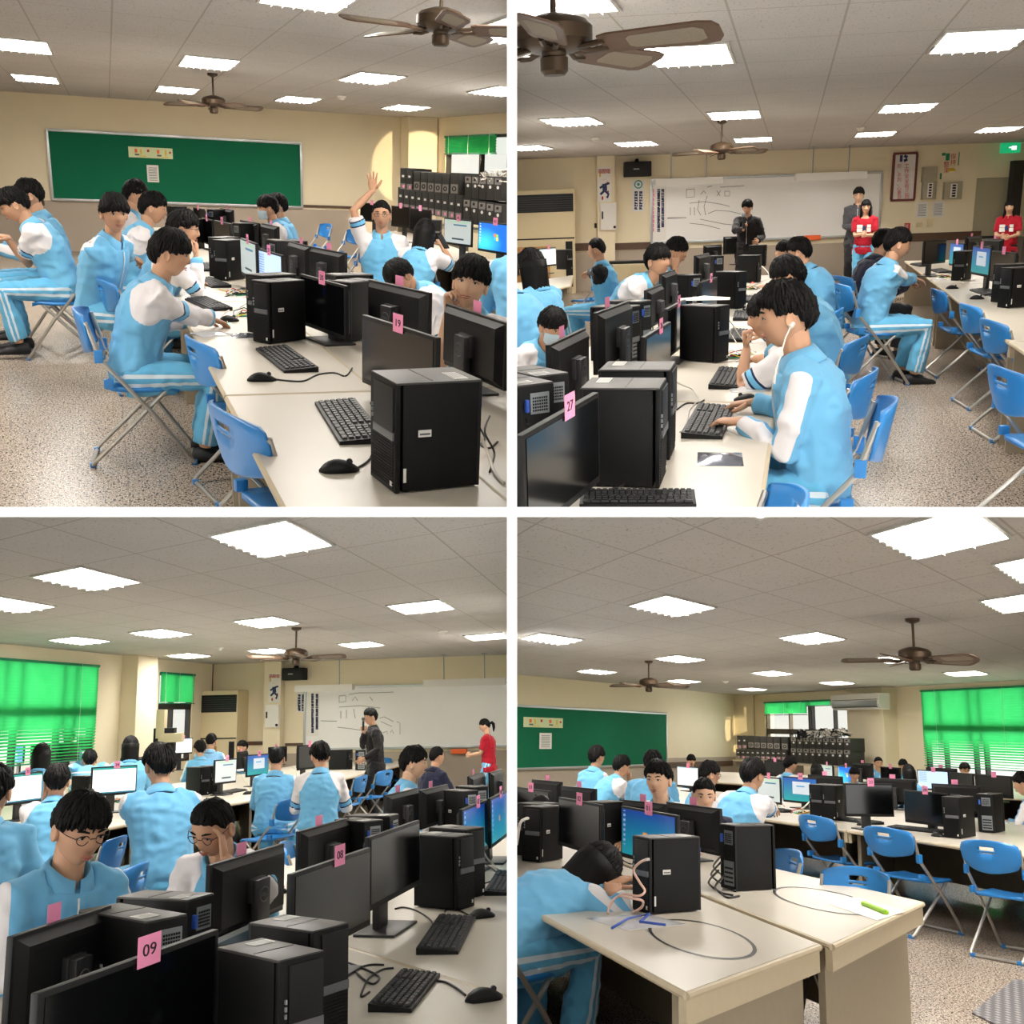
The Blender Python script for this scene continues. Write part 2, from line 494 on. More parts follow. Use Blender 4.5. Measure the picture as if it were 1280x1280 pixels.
def build_pc():
    r = empty('desktop_tower')
    w, d, h = .16, .30, .35
    MB().box((0, .012, h / 2), (w - .006, d - .03, h - .012), 0, .004).part('case', CASE, r, True)
    lid = MB().box((0, .0, h - .004), (w, d - .004, .008), 0, .003)
    lid.box((0, -.02, h + .0006), (w - .02, .003, .0012), 1)
    lid.part('lid', [CASETOP, BLACK], r, True, 'dark grey top panel')
    b = MB().box((0, -d / 2 + .008, h / 2), (w, .018, h - .006), 0, .005)
    for i in range(16):
        b.box((0, -d / 2 - .0018, .02 + i * .0095), (w - .022, .0042, .0048), 0)
    fb = b.part('front_bezel', CASE, r, True)
    MB().box((.012, -d / 2 - .003, .262), (w - .04, .008, .145), 0, .003).part('drive_bay', BLACK, fb, True)
    MB().box((.012, -d / 2 - .004, .182), (w - .035, .010, .026), 0, .003).part('grey_band', SILVER, fb, True, 'grey band across the front')
    u = MB()
    for k, z in enumerate((.215, .232, .249)): u.box((-w / 2 + .022, -d / 2 - .0045, z), (.006, .006, .011))
    u.part('usb_port', STEEL, fb)
    MB().box((w / 2 - .022, -d / 2 - .002, .03), (.012, .004, .016)).part('badge', STICKER, fb)
    s = MB().box((.028, .085, h + .0012), (.075, .05, .0012), 0)
    for k in range(5): s.box((.028, .066 + k * .009, h + .0019), (.06, .003, .0006), 1)
    s.part('asset_sticker', [STICKER, SILVER], r, False, 'white asset sticker on the lid')
    s = MB().box((w / 2 + .0005, -.05, .19), (.0014, .045, .022), 0).box((w / 2 + .0012, -.05, .188), (.0008, .036, .006), 1)
    s.box((w / 2 + .0005, -.118, .06), (.0014, .01, .045), 0)
    s.part('side_sticker', [STICKER, SILVER], r)
    y = d / 2
    rp = MB().box((0, y - .004, h / 2), (w - .004, .012, h - .012), 1, .002)
    rp.box((-.012, y + .003, .28), (.085, .004, .075), 0).box((-.012, y + .003, .09), (.1, .004, .13), 0)
    rear = rp.part('rear_panel', [STEEL, BLACK], r, False, 'steel rear plate with ports and vents')
    g = MB()
    for i in range(7):
        for j in range(5): g.box((-.042 + i * .01, y + .0055, .255 + j * .011), (.0065, .002, .007))
    for i in range(4): g.box((-.012, y + .0055, .045 + i * .024), (.085, .002, .010))
    for i in range(4): g.box((.045, y + .004, .165 + i * .02), (.014, .006, .012))
    g.part('vent_slots', BLACK, rear)
    MB().box((.05, y + .009, .275), (.016, .018, .045), 0, .004).part('latch', BLUELATCH, rear, True, 'blue release latch')
    return r

def _solve_box(room, p0, a, b, z, La, Lb, ka=1, kb=1):
    """turn of a right-angled box whose near corner stands at p0 and whose left/right corners look towards a/b"""
    P0 = room.px(*p0, z)
    th = np.radians(np.arange(-180, 180, 1.5))[:, None, None]
    fa = np.linspace(La[0], La[1], 11)[None, :, None] + 0 * th
    fb = np.linspace(Lb[0], Lb[1], 11)[None, None, :] + 0 * th
    fa = np.broadcast_to(fa, (th.shape[0], 11, 11)); fb = np.broadcast_to(fb, fa.shape)
    T = np.broadcast_to(th, fa.shape)
    u = np.stack([np.cos(T), np.sin(T), 0 * T], -1); v = np.stack([np.sin(T), -np.cos(T), 0 * T], -1)
    cost = 0 * T
    for q, dirv, L in ((a, u, fa), (b, v, fb)):
        if q is None: continue
        im = room.im(P0 + dirv * L[..., None])
        cost = cost + (im[..., 0] - q[0]) ** 2 + .35 * (im[..., 1] - q[1]) ** 2
    cost = cost + 8 * ((fa / La[2] - 1) ** 2 + (fb / Lb[2] - 1) ** 2)
    i = np.unravel_index(np.argmin(cost), cost.shape)
    return P0, float(T[i]), float(fa[i]), float(fb[i])

def pc(room, p0, left, right, face, label, top=False, extra_z=0.0, hs=1.0):
    """face: 'FL','FR' the front is on the left/right visible side, 'BL','BR' the rear is"""
    W, D = (.145, .23, .16), (.27, .43, .30)
    La, Lb = (W, D) if face[1] == 'L' else (D, W)
    z = TZ + (.35 * hs if top else 0) + extra_z
    P0, th, la, lb = _solve_box(room, p0, left, right, z, La, Lb)
    u = np.array([math.cos(th), math.sin(th), 0]); v = np.array([math.sin(th), -math.cos(th), 0])
    c = P0 + u * la / 2 + v * lb / 2
    Y = {'FL': v, 'BL': -v, 'FR': u, 'BR': -u}[face]
    w, d = (la, lb) if face[1] == 'L' else (lb, la)
    o = inst('pc', build_pc)
    put(o, room, (c[0], c[1], TZ + extra_z), math.atan2(Y[1], Y[0]) - math.pi / 2, (w / .16, d / .30, hs))
    tag(o, room, label, 'computer tower', 'computer towers on the tables')
    return o

def build_monitor(pz, scr, num, small=False, back_plain=False):
    def f():
        r = empty('computer_monitor')
        w, h = (.51, .30)
        t = MB().box((0, .012, pz), (w, .022, h), 0, .004)
        t.loft([[(sx * (w / 2 - .012), .022, pz + sz * (h / 2 - .01)) for sx, sz in ((-1, -1), (1, -1), (1, 1), (-1, 1))],
                [(sx * (w / 2 - .04), .05, pz + sz * (h / 2 - .035)) for sx, sz in ((-1, -1), (1, -1), (1, 1), (-1, 1))]], 0)
        t.box((0, .048, pz + .095), (w - .14, .006, .006), 0)
        hs = t.part('housing', BLACK, r, True)
        sm = SCREEN if scr is None else SCR[scr]
        MB().box((0, -.0005, pz + .006), (w - .03, .003, h - .04)).part('screen', sm, r, False, None if scr is None else 'lit screen')
        zt_ = pz + .045
        st = MB().box((0, .078, zt_ / 2 + .005), (.088, .034, zt_ - .01), 0, .006)
        st.box((0, .055, pz), (.10, .03, .10), 0, .004)
        col = st.part('stand', DARKGREY, r, True)
        rg = MB()
        rg.tube([(.030 * math.cos(a), .0955, pz - .02 + .030 * math.sin(a)) for a in np.linspace(0, 2 * math.pi, 25)[:-1]], .0020, 5, 0, closed=True)
        ring = rg.part('logo_ring', SILVER, col)
        text_part('DELL', .019, SILVER, col, (0, .0953, pz - .02), RBACK, 'logo_letters')
        MB().box((0, .05, .006), (.24, .19, .012), 0, .004).part('base', DARKGREY, r, True)
        s = MB().box((-.17, .0235, pz + .112), (.07, .002, .03), 0).box((-.17, .0247, pz + .106), (.058, .001, .01), 1)
        s.part('asset_sticker', [STICKER, SILVER], r)
        if num is not None:
            cz = pz + h / 2 + .012
            c = MB().box((.02, -.006, cz), (.068, .0012, .076)).part('number_card', PINK, r, False, 'pink number card on the top edge')
            if num: text_part(num, .042, INK, c, (.02, -.0072, cz), RX90, 'number')
        return r
    return f

def monitor(room, tl, tr, bl, br, face, label, scr=None, num='', ztop=None, W=(.46, .70), cardx=None):
    """tl..br: pixels of the panel corners as seen; face 'F' shows the screen, 'B' the back"""
    w0, h0 = .51, .30
    left_anchor = bl is not None or br is None
    t, b = (tl, bl) if left_anchor else (tr, br)
    if b is not None:
        lo, hi = 1.5, 40.0
        for _ in range(50):
            m = (lo + hi) / 2
            p = room.far(t[0], t[1], m)
            yb = room.im(p - np.array([0, 0, h0]))[1]
            if yb > b[1]: lo = m
            else: hi = m
        P = room.far(t[0], t[1], lo)
        zt = min(max(P[2], 1.10), 1.34)
    else:
        zt = ztop or 1.19
    zt = round(zt / .02) * .02
    P = room.px(t[0], t[1], zt)
    if not (1.5 < room.dist(P) < 45): P = room.far(t[0], t[1], 12); P[2] = zt
    o = tr if left_anchor else tl
    th = np.radians(np.arange(-180, 180, 1.0))[:, None]; L = np.linspace(W[0], W[1], 13)[None, :]
    T, LL = np.broadcast_arrays(th, L)
    q = P + np.stack([np.cos(T) * LL, np.sin(T) * LL, 0 * T], -1)
    im = room.im(q)
    cost = (im[..., 0] - o[0]) ** 2 + .5 * (im[..., 1] - o[1]) ** 2 + 10 * (LL / .51 - 1) ** 2
    i = np.unravel_index(np.argmin(cost), cost.shape)
    Q = q[i]; Ls = float(LL[i])
    Lp, Rp = (P, Q) if left_anchor else (Q, P)
    dx = (Rp - Lp) / Ls
    if face == 'B': dx = -dx
    c = (Lp + Rp) / 2
    pz = round(zt - TZ - h0 / 2, 3)
    key = ('mon', pz, scr, num)
    ob = inst(key, build_monitor(pz, scr, num))
    put(ob, room, (c[0], c[1], TZ), math.atan2(dx[1], dx[0]), (Ls / w0, 1, 1))
    tag(ob, room, label, 'monitor', 'monitors on the tables')
    return ob

def build_keyboard():
    r = empty('keyboard')
    MB().loft([[(sx * .22, -.065 + .0, z) for sx, z in ((-1, 0), (1, 0), (1, .012), (-1, .012))],
               [(sx * .22, .065, z) for sx, z in ((-1, 0), (1, 0), (1, .024), (-1, .024))]]).part('body', BLACK, r)
    k = MB()
    rows = [(.048, 18), (.028, 18), (.009, 18), (-.010, 17), (-.029, 17), (-.048, 12)]
    for y, n in rows:
        for i in range(n):
            x = -.21 + (i + .5) * .42 / n
            if n > 12 and (.075 < x < .085): continue
            wd = .42 / n - .004
            z = .013 + (y + .065) / .13 * .012
            k.loft([[(x - wd / 2, y - .0078, z), (x + wd / 2, y - .0078, z), (x + wd / 2, y + .0078, z + .001), (x - wd / 2, y + .0078, z + .001)],
                    [(x - wd / 2 + .002, y - .006, z + .006), (x + wd / 2 - .002, y - .006, z + .006), (x + wd / 2 - .002, y + .006, z + .007), (x - wd / 2 + .002, y + .006, z + .007)]])
    o = k.part('keys', KEY, r); o['kind'] = 'stuff'
    return r

def build_mouse():
    r = empty('computer_mouse')
    secs = []
    for t in np.linspace(0, 1, 9):
        y = -.058 + .116 * t
        w = .031 * math.sqrt(max(.02, 1 - (2 * t - 1) ** 4)) * (1 - .12 * t)
        h = .036 * max(.08, math.sin(math.pi * (.06 + .86 * t ** .85))) 
        secs.append([(w * math.cos(a), y, h * (max(0, math.sin(a)) ** .8)) for a in np.linspace(0, 2 * math.pi, 17)[:-1]])
    MB().loft(secs).part('body', BLACK, r, 'all')
    MB().tube([(-.004, .03, .028), (.004, .03, .028)], .009, 10).part('scroll_wheel', DARKGREY, r, True)
    return r

def keyboard(room, a, b, label, flip=False, z=None):
    """a, b: pixels of the middle of its two short ends"""
    z = TZ if z is None else z
    A, B = room.px(*a, z), room.px(*b, z)
    d = B - A; L = float(np.linalg.norm(d)); c = (A + B) / 2
    s = min(max(L / .44, .85), 1.6)
    o = inst('keyboard', build_keyboard)
    put(o, room, (c[0], c[1], z + .0005), math.atan2(d[1], d[0]) + (math.pi if flip else 0), (s, min(1.35, .75 + .35 * s), 1.1))
    tag(o, room, label, 'keyboard', 'black keyboards on the tables')
    return o

def mouse(room, p, ang, label, s=1.15):
    c = room.px(*p, TZ)
    o = inst('mouse', build_mouse)
    put(o, room, (c[0], c[1], TZ + .0005), math.radians(ang), (s, s, s))
    tag(o, room, label, 'mouse', 'black mice on the tables')
    return o

def cable(room, pts, label, m=None, r=.004, z=TZ, name='cable'):
    """pts: pixels (x, y) lying on the table or (x, y, height)"""
    P = []
    for p in pts:
        zz = z + (p[2] if len(p) > 2 else 0) + r
        P.append(Vector(room.px(p[0], p[1], zz)))
    Q = []
    for i in range(len(P) - 1):
        p0, p1, p2, p3 = P[max(i - 1, 0)], P[i], P[i + 1], P[min(i + 2, len(P) - 1)]
        for t in np.linspace(0, 1, 6)[:-1]:
            Q.append(.5 * ((2 * p1) + (p2 - p0) * t + (2 * p0 - 5 * p1 + 4 * p2 - p3) * t * t + (3 * p1 - p0 - 3 * p2 + p3) * t ** 3))
    Q.append(P[-1])
    o = MB().tube(Q, r, 6).part(name, m or CABLE, None, 'all')
    put(o, room); tag(o, room, label, 'cable'); return o

def table(room, quad, label, h=TZ, skirt=True, k0=None):
    """quad: four room points (x, y) in order near-left, near-right, far-right, far-left"""
    q = [np.array(p[:2], float) for p in quad]
    r = empty('computer_table')
    c = sum(q) / 4
    L = [tuple(p - c) for p in q]
    def shrink(k): return [tuple(np.array(p) * (1 - k / max(.3, np.hypot(*p)))) for p in L]
    MB().prism(shrink(.006), h - .022, h, 0).part('tabletop', TABLETOP, r)
    e = MB()
    for i in range(4):
        a, b = Vector((*L[i], h - .014)), Vector((*L[(i + 1) % 4], h - .014))
        e.tube([a, b], .014, 8)
    e.part('edge_trim', TABLEEDGE, r, True)
    if skirt:
        # end panels and aprons across the short sides, a modesty panel lengthwise between them
        if k0 is None: k0 = 0 if np.hypot(*(q[1] - q[0])) <= np.hypot(*(q[2] - q[1])) * 1.05 else 1
        ins = shrink(.10)
        def slab(a, b, w, z0, z1, m_, nm):
            a, b = np.array(a), np.array(b); n = np.array([-(b - a)[1], (b - a)[0]]); n /= np.hypot(*n) + 1e-9
            MB().prism([tuple(a), tuple(b), tuple(b + n * w), tuple(a + n * w)], z0, z1).part(nm, m_, r)
        for i in (k0, k0 + 2):
            slab(L[i % 4], L[(i + 1) % 4], .03, h - .11, h - .02, TABLEEDGE, 'end_apron')
            slab(ins[i % 4], ins[(i + 1) % 4], .03, 0, h - .022, TABLEBODY, 'end_panel')
        I = [np.array(v) for v in ins]
        if k0 == 0: slab(I[1] * .8 + I[0] * .2, I[2] * .8 + I[3] * .2, .02, .12, h - .022, TABLEBODY, 'modesty_panel')
        else: slab(I[0] * .25 + I[3] * .75, I[1] * .25 + I[2] * .75, .02, .12, h - .022, TABLEBODY, 'modesty_panel')
    put(r, room, (c[0], c[1], 0))
    tag(r, room, label, 'table', 'tables with computers')
    return r

def build_chair():
    r = empty('folding_chair')
    # seat: blue shell, slightly dished; sitter faces +Y
    secs = []
    for t in np.linspace(0, 1, 9):
        y = -.19 + .38 * t
        w = .205 - .02 * abs(2 * t - 1) ** 3 - (.03 if t < .1 else 0)
        z = .445 + .012 * (2 * t - 1) ** 2 - (.02 if t > .95 else 0)
        sec = [(w * x, y, z - .012 * (1 - x * x)) for x in np.linspace(-1, 1, 9)] + [(w * x, y, z - .026) for x in np.linspace(1, -1, 9)]
        secs.append(sec)
    MB().loft(secs).part('seat', CHAIRBLUE, r, 'all')
    # backrest: curved shell with two hand slots
    bk = MB()
    N = 17
    zs = [(.64, .74), (.655, .86), (.70, .97), (.752, 1.0), (.760, 1.0), (.774, 1.0), (.782, 1.0), (.792, .98), (.82, .93), (.833, .80)]
    def ptb(x, z, w, back):
        y = -.235 - (z - .64) * .18 - .055 * (1 - x * x) + (.0 if not back else -.012)
        return (x * .225 * w, y, z)
    grid = {}
    vs = []
    for back in (0, 1):
        for j, (z, w) in enumerate(zs):
            for i in range(N):
                x = -1 + 2 * i / (N - 1)
                zz = z + (.02 * (1 - x * x) if j > 5 else 0) - (.03 * (1 - x * x) if j < 2 else 0)
                grid[back, j, i] = len(vs); vs.append(ptb(x, zz, w, back))
    fs = []
    hole = lambda j, i: j in (3, 5) and 6 <= i <= 9
    for j in range(len(zs) - 1):
        for i in range(N - 1):
            if hole(j, i): continue
            for back in (0, 1):
                fs.append((grid[back, j, i], grid[back, j, i + 1], grid[back, j + 1, i + 1], grid[back, j + 1, i]))
    def strip(a, b):
        fs.append((grid[0, a[0], a[1]], grid[0, b[0], b[1]], grid[1, b[0], b[1]], grid[1, a[0], a[1]]))
    J = len(zs) - 1
    for i in range(N - 1): strip((0, i), (0, i + 1)); strip((J, i), (J, i + 1))
    for j in range(J): strip((j, 0), (j + 1, 0)); strip((j, N - 1), (j + 1, N - 1))
    for j in (3, 5):
        for i in range(6, 10): strip((j, i), (j, i + 1)); strip((j + 1, i), (j + 1, i + 1))
        strip((j, 6), (j + 1, 6)); strip((j, 10), (j + 1, 10))
    bk.add(vs, fs)
    bk.part('backrest', CHAIRBLUE, r, 'all')
    MB().box((0, -.3145, .752), (.07, .003, .012)).part('back_label', STICKER, r)
    # frames: one U from the back posts to the front foot bar, one U from under the seat to the rear foot bar
    f = []
    for s in (-1, 1):
        f.append(MB().tube([(s * .215, -.262, .80), (s * .215, -.20, .60), (s * .215, .05, .30), (s * .213, .235, .035), (s * .20, .25, .016)], .012, 8))
    for m_ in f: m_.part('leg', CHAIRSTEEL, r, True)
    for s in (-1, 1):
        MB().tube([(s * .188, .12, .425), (s * .19, -.05, .25), (s * .192, -.27, .035), (s * .18, -.285, .016)], .012, 8).part('leg', CHAIRSTEEL, r, True)
    MB().tube([(-.20, .25, .014), (.20, .25, .014)], .012, 8).part('foot_bar', CHAIRSTEEL, r, True)
    MB().tube([(-.18, -.285, .014), (.18, -.285, .014)], .012, 8).part('foot_bar', CHAIRSTEEL, r, True)
    for s in (-1, 1):
        for nm, c_, d_ in (('joint_cover', (s * .218, -.21, .62), (.026, .045, .07)), ('joint_cover', (s * .20, -.17, .47), (.03, .05, .05)), ('foot_cover', (s * .17, -.285, .014), (.035, .03, .028)), ('foot_cover', (s * .19, .25, .014), (.035, .03, .028))):
            MB().box(c_, d_, 0, .006).part(nm, CHAIRBLUE, r, True)
    return r

def chair(room, p, face, label, z=.82, s=1.0, depth=None):
    """p: pixel of the middle of the backrest's top edge; face: heading of the sitter (0 away, 90 left, 180 towards us)"""
    P = room.px(*p, z * s) if depth is None else room.far(*p, depth)
    a = math.radians(face)
    off = Vector((0, -.32 * s, 0)); off.rotate(Matrix.Rotation(a, 3, 'Z'))
    o = inst('chair', build_chair)
    put(o, room, (P[0] - off.x, P[1] - off.y, 0), a, (s, s, s))
    tag(o, room, label, 'chair', 'blue folding chairs')
    return o

def chair2(room, pl, pr, label, view='B', z=.80, W=(.40, .62)):
    """pl, pr: pixels of the left and right ends of the backrest's top edge as seen; view 'B': its back is seen, 'F': its front"""
    P = room.px(*pl, z)
    th = np.radians(np.arange(-180, 180, 1.0))[:, None]; L = np.linspace(W[0], W[1], 12)[None, :]
    T, LL = np.broadcast_arrays(th, L)
    q = P + np.stack([np.cos(T) * LL, np.sin(T) * LL, 0 * T], -1)
    im = room.im(q)
    cost = (im[..., 0] - pr[0]) ** 2 + .7 * (im[..., 1] - pr[1]) ** 2 + 12 * (LL / .45 - 1) ** 2
    i = np.unravel_index(np.argmin(cost), cost.shape)
    a = float(T[i]) + (0 if view == 'B' else math.pi); s = float(LL[i]) / .45
    c = (P + q[i]) / 2
    off = Vector((0, -.27, 0)); off.rotate(Matrix.Rotation(a, 3, 'Z'))
    o = inst('chair', build_chair)
    put(o, room, (c[0] - off.x, c[1] - off.y, 0), a, (s, 1, 1))
    tag(o, room, label, 'chair', 'blue folding chairs')
    return o

def chair_at(room, xy, face, label, s=1.0):
    o = inst('chair', build_chair)
    put(o, room, (xy[0], xy[1], 0), math.radians(face), (s, s, s))
    tag(o, room, label, 'chair', 'blue folding chairs')
    return o


# ---------------------------------------------------------------- ceiling fixtures
def ceiling_light(room, c, a, b, label, px=True, glow=True):
    """recessed fixture filling one lattice cell with edge vectors a, b"""
    P = room.px(*c, room.H) if px else np.array([*c, room.H])
    a, b = np.array(a) * .46, np.array(b) * .46
    r = empty('ceiling_light')
    def q(k, z): return [(k * (sx * a[0] + sy * b[0]), k * (sx * a[1] + sy * b[1]), z) for sx, sy in ((-1, -1), (1, -1), (1, 1), (-1, 1))]
    fr = MB()
    A, B, A2, B2 = q(1.0, .0), q(.93, .0), q(1.0, -.016), q(.93, -.016)
    for i in range(4):
        j = (i + 1) % 4
        fr.add([A[i], A[j], B[j], B[i], A2[i], A2[j], B2[j], B2[i]], [(0, 1, 2, 3), (7, 6, 5, 4), (0, 4, 5, 1), (3, 2, 6, 7)])
    fr.part('frame', LOUVRE, r)
    MB().add(q(.93, -.003), [(0, 1, 2, 3)]).part('diffuser', LAMPM, r, False, 'glowing lamp area')
    lv = MB()
    def blade(p0, p1):
        p0, p1 = np.array(p0), np.array(p1)
        lv.add([(*p0, -.036), (*p1, -.036), (*p1, -.006), (*p0, -.006)], [(0, 1, 2, 3)])
    for k in range(1, 7):
        t = -.93 + 1.86 * k / 7
        blade(t * a - .93 * b, t * a + .93 * b)
    for k in (1, 2):
        t = -.93 + 1.86 * k / 3
        blade(t * b - .93 * a, t * b + .93 * a)
    lv.part('louvre', LOUVRE, r)
    put(r, room, (P[0], P[1], room.H))
    tag(r, room, label, 'ceiling light', 'recessed ceiling lights')
    return r

def build_fan():
    r = empty('ceiling_fan')
    MB().lathe([(0, 0), (.07, 0), (.065, -.03), (.02, -.05), (0, -.05)], 18).part('canopy', BRONZE, r, True)
    MB().tube([(0, 0, -.03), (0, 0, -.30)], .013, 10).part('rod', BRONZE, r, True)
    MB().lathe([(0, -.27), (.05, -.275), (.13, -.30), (.155, -.325), (.155, -.375), (.13, -.40), (.085, -.415), (0, -.415)], 28).part('motor_housing', BRONZE, r, True)
    MB().lathe([(0, -.41), (.05, -.41), (.048, -.43), (.056, -.435), (.056, -.485), (.042, -.50), (0, -.503)], 22).part('switch_housing', BRONZE, r, True)
    for k in range(5):
        R = Matrix.Rotation(2 * math.pi * k / 5, 4, 'Z') @ Matrix.Translation((0, 0, -.40)) @ Matrix.Rotation(math.radians(-17), 4, 'X')
        b = MB().tube([(.09, 0, .0), (.15, -.025, -.012), (.22, -.03, -.004)], .011, 6).tube([(.09, 0, 0), (.15, .025, -.012), (.22, .03, -.004)], .011, 6)
        o = b.part('blade_arm', BRONZE, r, True); o.matrix_basis = R
        pl = [(.20, -.06), (.24, -.075), (.60, -.088), (.655, -.075), (.675, -.04), (.675, .04), (.655, .075), (.60, .088), (.24, .075), (.20, .06)]
        o = MB().prism(pl, -.004, .004).part('blade', WOODBLADE, r); o.matrix_basis = R
        ip = [(.34 + .03 * math.cos(t) if False else x, y) for x, y in ((.31, -.03), (.33, -.048), (.58, -.058), (.615, -.035), (.615, .035), (.58, .058), (.33, .048), (.31, .03)) for t in (0,)]
        m = MB().prism(ip, -.006, .006)
        c = m.part('cane_inset', CANE, o)
    return r

def fan(room, p, rot, label, dist=None, s=1.0, zrod=.30):
    """p: pixel of the motor centre"""
    zc = room.H - .36 * s
    P = room.px(*p, zc) if dist is None else room.far(*p, dist)
    o = inst('fan', build_fan)
    put(o, room, (P[0], P[1], room.H if dist is None else P[2] + .36 * s), math.radians(rot), (s, s, s))
    tag(o, room, label, 'ceiling fan')
    return o

def detector(room, p, label):
    P = room.px(*p, room.H)
    o = MB().lathe([(0, 0), (.07, 0), (.07, -.02), (.045, -.035), (.04, -.055), (0, -.06)], 18).part('smoke_detector', WHITE, None, True)
    put(o, room, (P[0], P[1], room.H)); tag(o, room, label, 'smoke detector'); return o

# ---------------------------------------------------------------- walls
def wall(room, name, a, b, z0=0.0, z1=None, holes=(), m=None, th=.14, dado=None, extend=(0, 0)):
    """a, b: room points (x, y) left to right as seen from inside; holes: (t0, t1, z0, z1) along the wall in metres"""
    a, b = np.array(a[:2], float), np.array(b[:2], float)
    L = float(np.hypot(*(b - a))); z1 = room.H if z1 is None else z1
    mb = MB()
    xs = sorted({-extend[0], L + extend[1], *[h[0] for h in holes], *[h[1] for h in holes]})
    for x0, x1 in zip(xs[:-1], xs[1:]):
        zz = [z0]
        for h in holes:
            if h[0] <= x0 + 1e-6 and h[1] >= x1 - 1e-6: zz += [h[2], h[3]]
        zz.append(z1)
        for k in range(0, len(zz), 2):
            lo, hi = zz[k], zz[k + 1]
            if hi - lo < 1e-4: continue
            cuts = [lo] + ([dado] if dado and lo < dado < hi else []) + [hi]
            for c0, c1 in zip(cuts[:-1], cuts[1:]):
                mb.box(((x0 + x1) / 2, th / 2, (c0 + c1) / 2), (x1 - x0, th, c1 - c0), 1 if dado and c1 <= dado + 1e-6 else 0)
    o = mb.part(name, [m or WALL, WALLGREY])
    d = (b - a) / L
    put(o, room, (a[0], a[1], 0), math.atan2(d[1], d[0]))
    return struct(o)

class Wall:
    """places flat things on a wall by pixel: local x along the wall, y out of the room, z up"""
    def __init__(s, room, a, b):
        s.room = room; s.a = np.array(a[:2], float); s.b = np.array(b[:2], float)
        s.d = (s.b - s.a) / np.hypot(*(s.b - s.a)); s.n = np.array([-s.d[1], s.d[0]])
    def hit(s, x, y, off=0.0):
        r = s.room.ray(x, y); o = s.a - s.n * off
        t = (s.n @ o) / (s.n @ r[:2])
        p = np.array([0, 0, s.room.he]) + t * r
        return float((p[:2] - s.a) @ s.d), float(p[2])
    def rect(s, x0, y0, x1, y1):
        a, b = s.hit(x0, y0), s.hit(x1, y1)
        return min(a[0], b[0]), max(a[0], b[0]), min(a[1], b[1]), max(a[1], b[1])
    def put(s, o, u=0.0, z=0.0, off=0.0):
        p = s.a + s.d * u - s.n * off
        put(o, s.room, (p[0], p[1], z), math.atan2(s.d[1], s.d[0])); return o

# ---------------------------------------------------------------- people
def rot3(rx=0, ry=0, rz=0):
    return np.array((Matrix.Rotation(rz, 3, 'Z') @ Matrix.Rotation(rx, 3, 'X') @ Matrix.Rotation(ry, 3, 'Y')))

def head_surface(d, sc_=1.0):
    """radius of the head along unit direction d (x right, y face, z up)"""
    x, y, z = d
    rx, ry, rz = .078, .098, .118
    r = 1 / math.sqrt((x / rx) ** 2 + (y / ry) ** 2 + (z / rz) ** 2)
    if z < 0:
        t = min(1, -z)
        r *= 1 - .10 * t * abs(x) * 2 * (1 if y > 0 else .6)
        if y > 0: r *= 1 + .03 * t
        else: r *= 1 - .16 * t * -y
    if y > .3:
        g = lambda cx, cz, s, sz=None: math.exp(-((x - cx) ** 2) / s ** 2 - ((z - cz) ** 2) / (sz or s) ** 2)
        r += .017 * g(0, -.22, .10, .13) + .008 * g(0, -.02, .08, .22)
        r -= .008 * (g(.36, .06, .17, .12) + g(-.36, .06, .17, .12))
        r += .004 * (g(.36, .24, .26, .09) + g(-.36, .24, .26, .09))
        r += .005 * g(0, -.58, .22, .07) - .003 * g(0, -.47, .2, .05)
        r += .004 * (g(.5, -.25, .2) + g(-.5, -.25, .2))
        r += .006 * g(0, -.88, .25, .14)
    return r

HEADQ = {}
def head_geo(nu=30, nv=24):
    if (nu, nv) in HEADQ: return HEADQ[nu, nv]
    vs, fs = [], []
    for j in range(nv + 1):
        ph = math.pi * j / nv - math.pi / 2
        for i in range(nu):
            th = 2 * math.pi * i / nu
            d = (math.cos(ph) * math.sin(th), math.cos(ph) * math.cos(th), math.sin(ph))
            r = head_surface(d); vs.append((d[0] * r, d[1] * r, d[2] * r))
    for j in range(nv):
        for i in range(nu):
            k = (i + 1) % nu
            fs.append((j * nu + i, j * nu + k, (j + 1) * nu + k, (j + 1) * nu + i))
    m = MB().add(vs, fs)
    for s in (-1, 1):      # ears
        m.loft([[(s * (.070 + q), -.012 + k * .021 * math.cos(a) - .1 * q, -.012 + k * .033 * math.sin(a)) for a in np.linspace(0, 2 * math.pi, 13)[:-1]]
                for q, k in ((0, .75), (.008, 1.0), (.015, 1.0), (.018, .75), (.013, .5))])
    HEADQ[nu, nv] = (np.array(m.v), m.f)
    return HEADQ[nu, nv]

